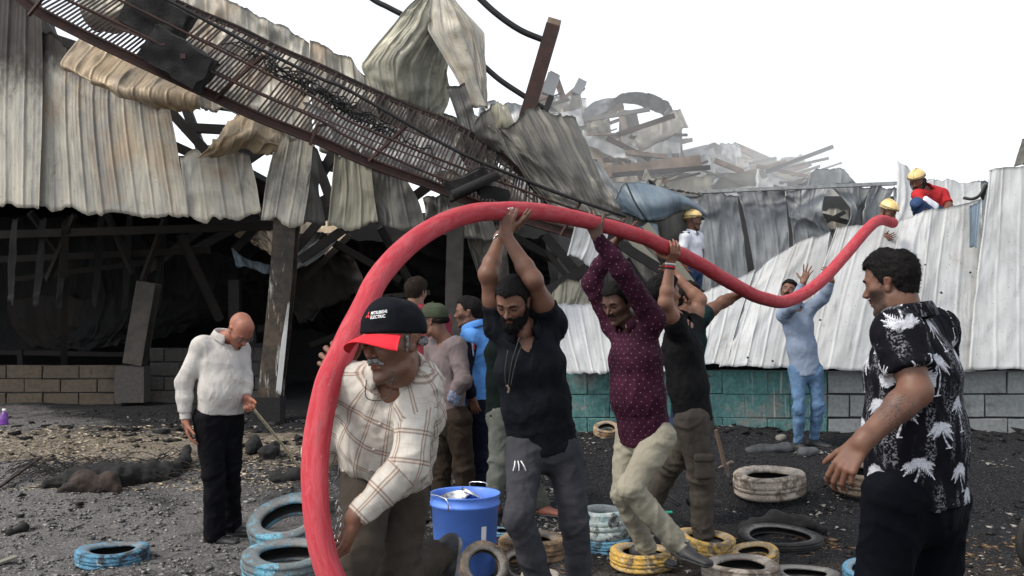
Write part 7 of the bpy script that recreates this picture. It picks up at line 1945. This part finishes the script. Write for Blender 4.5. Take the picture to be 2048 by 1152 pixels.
# ---- scattered bits nobody could count
def scatter(name, n, mat, label, pos, size, flat_=.5, seed=0, long_=1.0):
    r_ = np.random.RandomState(seed)
    pts = pos(r_, n); pts = pts[:n]
    z = gz(pts[:, 0], pts[:, 1])
    T = np.array([[1, 1, 1], [1, -1, -1], [-1, 1, -1], [-1, -1, 1]], float) * .6
    s = r_.gamma(2.0, size / 2, len(pts)).clip(size * .3, size * 4)
    V = T[None] * s[:, None, None] * (1 + .5 * r_.uniform(-1, 1, (len(pts), 4, 1)))
    V[:, :, 0] *= long_; V[:, :, 2] *= flat_
    a = r_.uniform(0, 6.28, len(pts)); ca, sa = np.cos(a)[:, None], np.sin(a)[:, None]
    X = V[:, :, 0] * ca - V[:, :, 1] * sa; Y = V[:, :, 0] * sa + V[:, :, 1] * ca
    V[:, :, 0] = X + pts[:, 0:1]; V[:, :, 1] = Y + pts[:, 1:2]; V[:, :, 2] += (z + s * flat_ * .35)[:, None]
    i = np.arange(len(pts))[:, None] * 4
    Fc = np.concatenate([i + np.array([[0, 1, 2]]), i + np.array([[0, 3, 1]]), i + np.array([[0, 2, 3]]), i + np.array([[1, 3, 2]])])
    o = meshobj(name, V.reshape(-1, 3), Fc, mat, None, False, loc=(0, 0, 0))
    return tag(o, label, 'debris', kind='stuff')
def area(x0, x1, y0, y1, clump=.0, seed=0):
    def f(r_, n):
        p = np.stack([r_.uniform(x0, x1, n * 4), r_.uniform(0, 1, n * 4) ** 1.2 * (y1 - y0) + y0], -1)
        q = np.concatenate([p, p[:, :1] * 0], 1)
        k = vnoise(q * 1.3, seed) + .5 * vnoise(q * 4, seed + 1) > clump
        return p[k]
    return f
def mottle(name, a, b):
    m = MB(name, .9, 0, .2); g = m.N('ShaderNodeNewGeometry').outputs['Position']
    m.col(m.mix(m.ramp(m.noise(g, 23, 3, .6), .35, .65), a, b)); return m.m
scatter('gravel', 22000, mottle('gravel_bits', (.05, .05, .052), (.30, .29, .275)), 'grey gravel strewn over the left foreground', area(-6, .5, 4.6, 9.5, -.6, 3), .0105, .55, 1)
scatter('straw_litter', 11000, mottle('straw_bits', (.20, .16, .11), (.55, .47, .36)), 'pale straw and chips scattered in front of the dark hall', area(-7, -.8, 8.6, 11.6, -.1, 5), .012, .3, 2, 2.2)
scatter('ash_flakes', 9000, mottle('pale_flakes', (.10, .09, .08), (.45, .42, .38)), 'pale flakes scattered over the black ash', area(-6.5, 7, 5.2, 12.5, .25, 7), .009, .4, 3, 1.6)
scatter('charcoal', 8000, mottle('charcoal_bits', (.006, .006, .007), (.045, .042, .04)), 'black charcoal bits all over the ground', area(-7, 7, 5.0, 13, -.2, 9), .011, .6, 4, 1.5)
scatter('charcoal', 450, mottle('charcoal_chunks', (.006, .006, .007), (.03, .028, .027)), 'larger black charcoal chunks heaped along the walls', area(-7, 7, 9.9, 12.6, .0, 11), .035, .45, 5, 1.6)
scatter('wood_chips', 2600, mottle('wood_chip', (.10, .06, .035), (.30, .20, .12)), 'brown wood chips between the tyres at the lower right', area(.0, 5, 5.2, 7.4, .1, 13), .011, .3, 6, 2.6)
